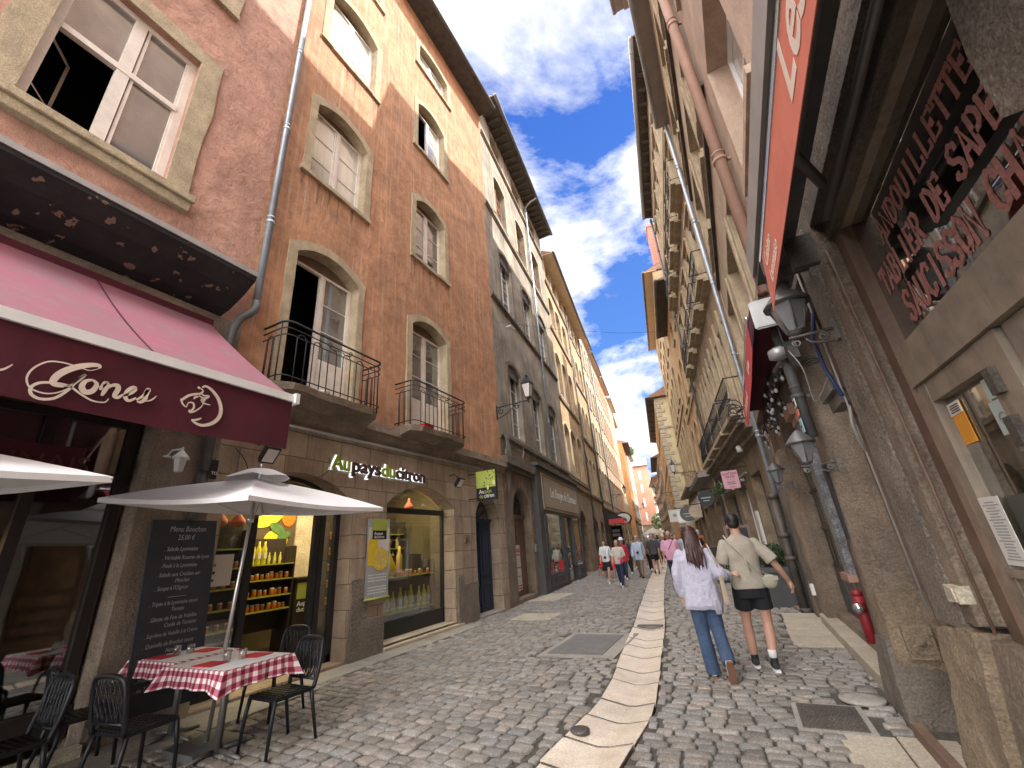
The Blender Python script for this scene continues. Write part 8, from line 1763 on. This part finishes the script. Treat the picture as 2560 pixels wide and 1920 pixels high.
# --- the couple, built in finer detail
def couple():
    # WOMAN (feet at -.62, 6.35; walking away)
    t = thing('person', 'woman seen from behind in loose white linen shirt and blue jeans, arm in arm', 'person', (0, 0, 0)); V = .0085
    b = MB(); LL = [(-.085, 0, .88), (-.075, .00, .48), (-.05, -.02, .09)]; LR = [(.085, 0, .88), (.10, -.02, .50), (.13, -.26, .20)]
    limb(b, sm(LL), [.08, .075, .062, .05, .05, .044, .033]); limb(b, sm(LR), [.08, .075, .062, .05, .05, .044, .033])
    AL = [(-.17, -.01, 1.385), (-.245, -.04, 1.12), (-.235, .02, .88)]; AR = [(.17, -.01, 1.385), (.25, -.05, 1.13), (.40, .10, 1.10)]
    limb(b, sm(AL), [.036, .04, .036, .033, .031, .028, .022]); limb(b, sm(AR), [.036, .04, .036, .033, .031, .028, .022]); hand(b, AL[2], (0, .02, -1), .92, (1, .2, 0), .55, -1); hand(b, AR[2], (1, .25, -.05), .9, (0, .2, -1), .9, 1)
    loft(b, [(0, 0, .82, .14, .10), (0, 0, .95, .15, .11), (0, .01, 1.1, .12, .09), (0, 0, 1.3, .15, .10), (0, -.01, 1.41, .12, .07), (0, -.005, 1.45, .05, .05), (0, 0, 1.56, .045, .048)])
    P = head(b, (0, .02, 1.585), .12, .97); fuse(b, 'body', 'skin', t, V * .75, 1)
    b = MB(); loft(b, [(-.01, -.03, .735, .215, .145), (-.005, -.03, .78, .225, .165), (0, -.015, .88, .22, .16), (0, -.01, 1.02, .205, .15), (0, -.005, 1.18, .20, .145), (0, -.01, 1.32, .185, .13), (0, -.015, 1.385, .155, .10), (0, -.012, 1.43, .10, .078), (0, -.01, 1.46, .066, .066)], 28)
    limb(b, sm(AL), [.052, .062, .068, .068, .064, .058, .052], cut=True); limb(b, sm(AR)[:6], [.052, .062, .072, .076, .072, .062], cut=True); b.ball((.27, -.03, 1.12), .085, 12)
    b.tube([(-.07, -.02, 1.45), (-.055, -.07, 1.45), (0, -.085, 1.445), (.055, -.07, 1.45), (.07, -.02, 1.45)], .014, 8)
    o = fuse(b, 'linen_shirt', 'linen_lilac', t, V, 2)
    for v, nv in zip(o.data.vertices, [v.normal.copy() for v in o.data.vertices]):
        c = v.co; n3 = noise.noise(Vector((c.x * 7 + c.z * 6, c.y * 7, c.z * 5 - c.x * 7))); n4 = noise.noise(Vector((c.x * 15 - c.z * 10, c.y * 15, c.z * 13))); n5 = abs(noise.noise(Vector((c.x * 20 + 5, c.y * 6, c.z * 2.2)))) ; v.co += nv * (.007 * n3 + .006 * n4 + .012 * n5 - .003)
        if c.z < .78 and c.x > .12: v.co.z -= .05
    b = MB(); limb(b, sm(LL), [.105, .098, .088, .080, .080, .082, .084], cut=True); limb(b, sm(LR), [.105, .098, .088, .080, .078, .076, .076], cut=True); loft(b, [(0, 0, .78, .15, .12), (0, 0, .9, .155, .12), (0, 0, .98, .14, .11)]); b.tube([LL[2], (-.05, -.02, .045)], .08, 12)
    o = fuse(b, 'jeans', 'denim', t, V, 2, disp=.007)
    def shoe(p, pitch, m, sole, hi=False):
        b = MB(); c_, s_ = math.cos(pitch), math.sin(pitch); Q = lambda y, z, x=0: (p[0] + x, p[1] + y * c_ + z * s_, p[2] - y * s_ + z * c_)
        b.tube([Q(-.055, -.03), Q(.0, -.035), (Q(.09, -.05)), Q(.17, -.058)], [.038, .043, .042, .03], 12); b.tube([Q(-.01, -.02), Q(-.012, .05 if hi else .02)], [.042, .045], 12); o = fuse(b, 'shoe', m, t_[0], .008, 1)
        b = MB(); pts = []; 
        for zz in (-.095, -.068):
            for (x, y) in [(-.03, -.09), (.03, -.09), (.042, -.02), (.04, .06), (.046, .13), (.03, .20), (-.02, .205), (-.042, .13), (-.036, .06), (-.04, -.02)]: pts.append(Q(y, zz, x))
        b.add(pts, [tuple(range(10))[::-1], tuple(range(10, 20))] + [(i, (i + 1) % 10, 10 + (i + 1) % 10, 10 + i) for i in range(10)]); b.build('sole', sole, o)
    t_ = [t]; shoe((-.05, -.02, .095), 0, 'shoe_white', 'gum_sole'); shoe((.13, -.27, .20), 1.15, 'shoe_white', 'gum_sole')
    b = MB(); c = (0, .02, 1.585); b.ball(P(0, -.02, .05), (.094, .102, .092), 18)
    loft(b, [P(.0, -.155, -.36) + (.04, .02), P(.01, -.15, -.29) + (.085, .03), P(.0, -.125, -.15) + (.105, .045), P(0, -.08, -.02) + (.105, .065), P(0, -.045, .06) + (.098, .08)], 24)
    rr = random.Random(4)
    for k in range(16):
        x = -.09 + .18 * k / 15; q = [P(x * .8, -.10 - .02 * rr.random(), .0), P(x, -.15, -.12), P(x * 1.05 + rr.uniform(-.02, .02), -.175 - rr.uniform(0, .02), -.25), P(x + rr.uniform(-.03, .03), -.185, -.33 - rr.uniform(0, .10))]; b.tube(sm(q), [.014, .015, .015, .014, .013, .012, .011, .009, .007, .004][:len(sm(q))], 6)
    fuse(b, 'hair', 'hair_auburn', t, .0075, 1, disp=.003)
    b = MB()
    for sx in (-1, 1): b.tube([P(sx * .096, -.03, .07), P(sx * .09, .05, .11)], .005, 6); b.ball(P(sx * .04, .085, .115), (.032, .012, .024), 10)
    b.build('sunglasses', 'sign_black', t)
    # tote bag hung from right shoulder
    b = MB(); b.add([(.235, -.14, .78), (.30, -.14, .78), (.30, .12, .78), (.235, .12, .78), (.245, -.12, 1.12), (.285, -.12, 1.12), (.285, .10, 1.12), (.245, .10, 1.12)], [(0, 1, 2, 3), (4, 5, 6, 7), (0, 1, 5, 4), (1, 2, 6, 5), (2, 3, 7, 6), (3, 0, 4, 7)]); o = b.build('tote_bag', 'canvas_bag', t); bevel(o, .015, 2)
    b = MB(); b.tube(sm([(.265, -.10, 1.11), (.235, -.10, 1.3), (.19, -.03, 1.47), (.235, .06, 1.3), (.265, .09, 1.11)]), .012, 6); b.build('tote_strap', 'canvas_bag', o)
    t.location = (-.61, 6.34, 0); t.rotation_euler = (0, 0, R_(7)); t.scale = (1, 1, 1)
    # MAN (feet -.05, 6.7)
    m = thing('person', 'man seen from behind in khaki tee shirt and black shorts with small cream bag', 'person', (0, 0, 0)); t_[0] = m
    b = MB(); LL = [(-.10, 0, .93), (-.115, .10, .52), (-.12, .14, .10)]; LR = [(.10, 0, .93), (.11, .02, .52), (.06, -.06, .105)]
    rl = [.092, .09, .074, .057, .062, .052, .038]
    limb(b, sm(LL), rl); limb(b, sm(LR), rl)
    AL = [(-.185, -.01, 1.455), (-.265, -.06, 1.21), (-.24, .14, 1.10)]; AR = [(.185, -.01, 1.455), (.33, -.07, 1.22), (.47, .02, .97)]
    ra = [.04, .048, .048, .044, .044, .038, .028]; limb(b, sm(AL), ra); limb(b, sm(AR), ra); hand(b, AL[2], (.1, 1, .1), 1.0, (0, 0, -1), .7, -1); hand(b, AR[2], (.32, .2, -1), 1.08, (-1, .1, -.2), .55, 1)
    loft(b, [(0, 0, .86, .15, .11), (0, 0, 1.0, .155, .115), (0, .01, 1.18, .15, .11), (0, 0, 1.4, .185, .12), (0, -.01, 1.50, .15, .085), (0, -.005, 1.555, .065, .065), (0, .005, 1.66, .058, .06)])
    P = head(b, (0, .025, 1.69), -.12, 1.0); fuse(b, 'body', 'skin', m, .0068, 1)
    b = MB(); loft(b, [(0, -.005, .905, .20, .14), (0, -.005, 1.0, .20, .14), (0, .005, 1.15, .192, .14), (0, 0, 1.34, .205, .14), (0, -.01, 1.44, .19, .118), (0, -.012, 1.50, .145, .09), (0, -.008, 1.545, .085, .076), (0, -.006, 1.565, .07, .068)], 28)
    limb(b, sm(AL)[:4], [.060, .070, .078, .086], cut=True); limb(b, sm(AR)[:4], [.060, .070, .078, .086], cut=True); o = fuse(b, 'tee_shirt', 'tee_khaki', m, .0085, 3)
    for v, nv in zip(o.data.vertices, [v.normal.copy() for v in o.data.vertices]):
        c = v.co; v.co += nv * (.008 * noise.noise(Vector((c.x * 5 - c.z * 5, c.y * 6, c.z * 4))) + .010 * abs(noise.noise(Vector((c.x * 9 + c.z * 4, 3, c.z * 3)))) * (1.4 - c.z))
    b = MB(); limb(b, sm(LL)[:3], [.112, .115, .112], cut=True); limb(b, sm(LR)[:3], [.112, .115, .112], cut=True); loft(b, [(0, 0, .80, .18, .135), (0, 0, .92, .175, .13), (0, 0, 1.02, .165, .12)]); fuse(b, 'shorts', 'shorts_black', m, .0085, 2, disp=.004)
    for q, L_ in ((-1, LL), (1, LR)):
        p = L_[2]; b = MB(); b.tube([(p[0], p[1], p[2] + .03), (p[0] * .99, p[1] - .002, p[2] + .13)], [.045, .047], 12); b.build('sock', 'shoe_white', m)
        shoe((p[0], p[1], .10 if q < 0 else .105), 0 if q < 0 else .0, 'shoe_black', 'shoe_white', True)
    b = MB(); b.ball(P(0, -.02, .055), (.088, .098, .086), 18); b.ball(P(0, -.055, .01), (.08, .062, .07), 14); b.ball(P(0, .0, .095), (.082, .088, .05), 12); fuse(b, 'hair', 'hair_dark', m, .007, 1, disp=.008)
    b = MB(); b.ball((.235, -.12, .985), (.095, .045, .085), 16); b.box((.145, -.165, 1.0), (.325, -.075, 1.045)); o = b.build('shoulder_bag', 'cream_leather', m); b = MB(); b.tube(sm([(.16, -.15, 1.07), (.0, -.165, 1.28), (-.13, -.13, 1.46), (-.16, -.03, 1.555), (-.12, .09, 1.5), (.06, .16, 1.3), (.22, .13, 1.08), (.27, .0, 1.05)]), .011, 6); b.tube([(.0, -.168, 1.28), (.03, -.172, 1.12)], .010, 6); b.build('strap', 'cream_leather', o)
    m.location = (-.05, 6.72, 0); m.rotation_euler = (0, 0, R_(9))
couple()
# --- nearer walkers
person('man in pink polo shirt and dark trousers walking towards us with a maroon strap', (-2.22, 16.1, 0), TO, 1.76, ('cloth_pink', 'tee'), ('cloth_navy', 'trousers'), ('hair_grey', 'short'), 'shoe_black', skin='skin_tan', girth=1.22, bag=('awning_maroon', 'cross', 1), seed=1, vox=.014)
person('woman in white tee and dark skirt, black bag on chest, beside the red chair', (-5.2, 18.6, 0), TO, 1.66, ('cloth_white', 'tee'), ('cloth_black', 'skirt'), ('hair_dark', 'bob'), 'shoe_white', fem=True, bag=('sign_black', 'neck', 1), seed=2, vox=.014, headyaw=-.5)
person('woman in a cream top and dark jeans holding a bright pink bag', (-4.25, 16.9, 0), TO, 1.62, ('cloth_cream', 'tee'), ('cloth_navy', 'trousers'), ('hair_blond', 'bob'), 'shoe_white', fem=True, bag=('cloth_hotpink', 'hand', -1), seed=3, vox=.014, headyaw=.3, extra={'arm': {-1: [(-.155, -.01, 1.42), (-.22, -.02, 1.14), (-.10, .2, 1.08)]}})
person('older man in a light blue shirt and khaki trousers with a lanyard', (-4.25, 20.6, 0), TO, 1.74, ('cloth_lightblue', 'long'), ('cloth_khaki', 'trousers'), ('hair_grey', 'short'), 'shoe_black', girth=1.12, bag=('sign_black', 'neck', 1), seed=4, vox=.014)
person('man in dark grey shirt and black shorts walking away over the gutter', (-3.85, 22.2, 0), AWAY, 1.78, ('cloth_grey', 'tee'), ('cloth_black', 'shorts'), ('hair_grey', 'short'), 'shoe_black', girth=1.1, hat=('cloth_brown', 'cap'), seed=5, vox=.014)
person('woman in white brimmed hat and red jacket behind the pink bag carrier', (-4.85, 20.2, 0), TO, 1.66, ('cloth_red', 'long'), ('cloth_navy', 'trousers'), ('hair_grey', 'bob'), 'shoe_white', fem=True, hat=('cloth_white', 'brim'), seed=6, vox=.016)
person('person in white shirt with dark strap, just right of the pink polo man', (-1.75, 19.5, 0), AWAY, 1.68, ('cloth_white', 'tee'), ('cloth_khaki', 'trousers'), ('hair_grey', 'short'), 'shoe_black', bag=('cloth_navy', 'cross', 1), seed=7, vox=.016)
# --- the crowd farther up the street, each its own figure
colsC = ['cloth_white', 'cloth_teal', 'cloth_navy', 'cloth_cream', 'cloth_red', 'cloth_lightblue', 'cloth_black', 'cloth_brown', 'cloth_green', 'cloth_grey', 'cloth_orange', 'cloth_khaki']
cn = ['white', 'teal', 'navy', 'cream', 'red', 'light blue', 'black', 'brown', 'green', 'grey', 'orange', 'khaki']
hairs = [('hair_dark', 'short', 'dark hair'), ('hair_grey', 'short', 'grey hair'), ('hair_blond', 'bob', 'blond hair'), ('hair_dark', 'long', 'long dark hair'), ('hair_grey', 'bob', 'white bobbed hair'), ('hair_auburn', 'tied', 'tied auburn hair')]
protos = []
rr = random.Random(77); k = 0
spots = [(-5.4, 23.5), (-4.6, 24.2), (-3.0, 24.0), (-2.4, 23.2), (-2.1, 26.0), (-5.8, 26.4), (-5.1, 27.6), (-4.4, 26.0), (-3.6, 27.2), (-2.9, 28.4), (-2.5, 30.0), (-6.3, 29.6), (-5.5, 30.6), (-4.8, 29.0), (-4.1, 31.2), (-3.3, 31.8), (-6.9, 33), (-6.1, 34), (-5.3, 33.2), (-4.6, 34.6), (-3.8, 35.5), (-7.4, 37.0), (-6.6, 38), (-5.8, 36.6), (-5.0, 38.6), (-4.3, 39.5), (-8.1, 41), (-7.2, 42), (-6.3, 41.4), (-5.4, 43), (-8.6, 46), (-7.7, 47), (-6.8, 45.6), (-6.0, 48), (-9.2, 51), (-8.2, 52), (-7.3, 53), (-10, 57), (-8.8, 58.5)]
where = ['left edge of the crowd', 'middle of the crowd', 'right half of the crowd']
used = set()
for i, (x, y) in enumerate(spots):
    ci = (i * 5 + 2) % 12; hi = (i * 7 + i // 6) % 6; side = i % 3 != 1
    while (ci, hi, side) in used: ci = (ci + 1) % 12
    used.add((ci, hi, side))
    mid = interp(CR, y) * .5 + interp(CL, y) * .5; wv = 'left of the gutter' if x < interp(CL, y) else 'right of the gutter' if x > interp(CR, y) else 'on the gutter line'
    person('%s person in %s top with %s, distant crowd %s' % ('approaching' if side else 'departing', cn[ci], hairs[hi][2], wv), (x + rr.uniform(-.15, .15), y, 0), TO + rr.uniform(-.3, .3) if side else AWAY + rr.uniform(-.3, .3), rr.uniform(1.58, 1.82), (colsC[ci], rr.choice(('tee', 'long'))), (rr.choice(('cloth_navy', 'cloth_khaki', 'cloth_black', 'cloth_jean')), rr.choice(('trousers', 'trousers', 'shorts'))), hairs[hi][:2], 'shoe_white', seed=100 + i, vox=.034 if y > 30 else .026, fem=hi in (2, 3, 4), girth=rr.uniform(.95, 1.15), bag=None if i % 4 else ('cloth_black', 'back', 1), hat=('cloth_cream', 'cap') if i % 9 == 4 else None, skin='skin_tan' if i % 3 == 0 else 'skin', group='people in the far crowd')

bpy.data.scenes.remove(TMP)
# pieces that are separate things of a kind become parts of their own
def split_loose(o):
    me = o.data; bm = bmesh.new(); bm.from_mesh(me); bm.verts.ensure_lookup_table(); seen = set(); groups = []
    for v in bm.verts:
        if v.index in seen: continue
        st = [v]; comp = set()
        while st:
            a = st.pop()
            if a.index in comp: continue
            comp.add(a.index); st += [e.other_vert(a) for e in a.link_edges]
        seen |= comp; groups.append(comp)
    if len(groups) < 2 or len(groups) > 60: bm.free(); return
    bm.free()
    for g in groups[1:]:
        b2 = bmesh.new(); b2.from_mesh(me); b2.verts.ensure_lookup_table(); bmesh.ops.delete(b2, geom=[v for v in b2.verts if v.index not in g], context='VERTS')
        nm = me.copy(); b2.to_mesh(nm); b2.free(); c = o.copy(); c.data = nm; COL.objects.link(c)
    b2 = bmesh.new(); b2.from_mesh(me); b2.verts.ensure_lookup_table(); bmesh.ops.delete(b2, geom=[v for v in b2.verts if v.index not in groups[0]], context='VERTS'); b2.to_mesh(me); b2.free()
for o in list(bpy.data.objects):
    if o.type == 'MESH' and o.name.split('.')[0] in ('string_course', 'rafters', 'stone_mullion', 'red_band', 'pilaster_mouldings', 'folding_arm', 'hinge', 'post', 'shutter', 'window_grille', 'timber_beam', 'side_wall', 'bulb'): 
        if o.name.startswith('rafters'): o.name = 'rafter'
        split_loose(o)
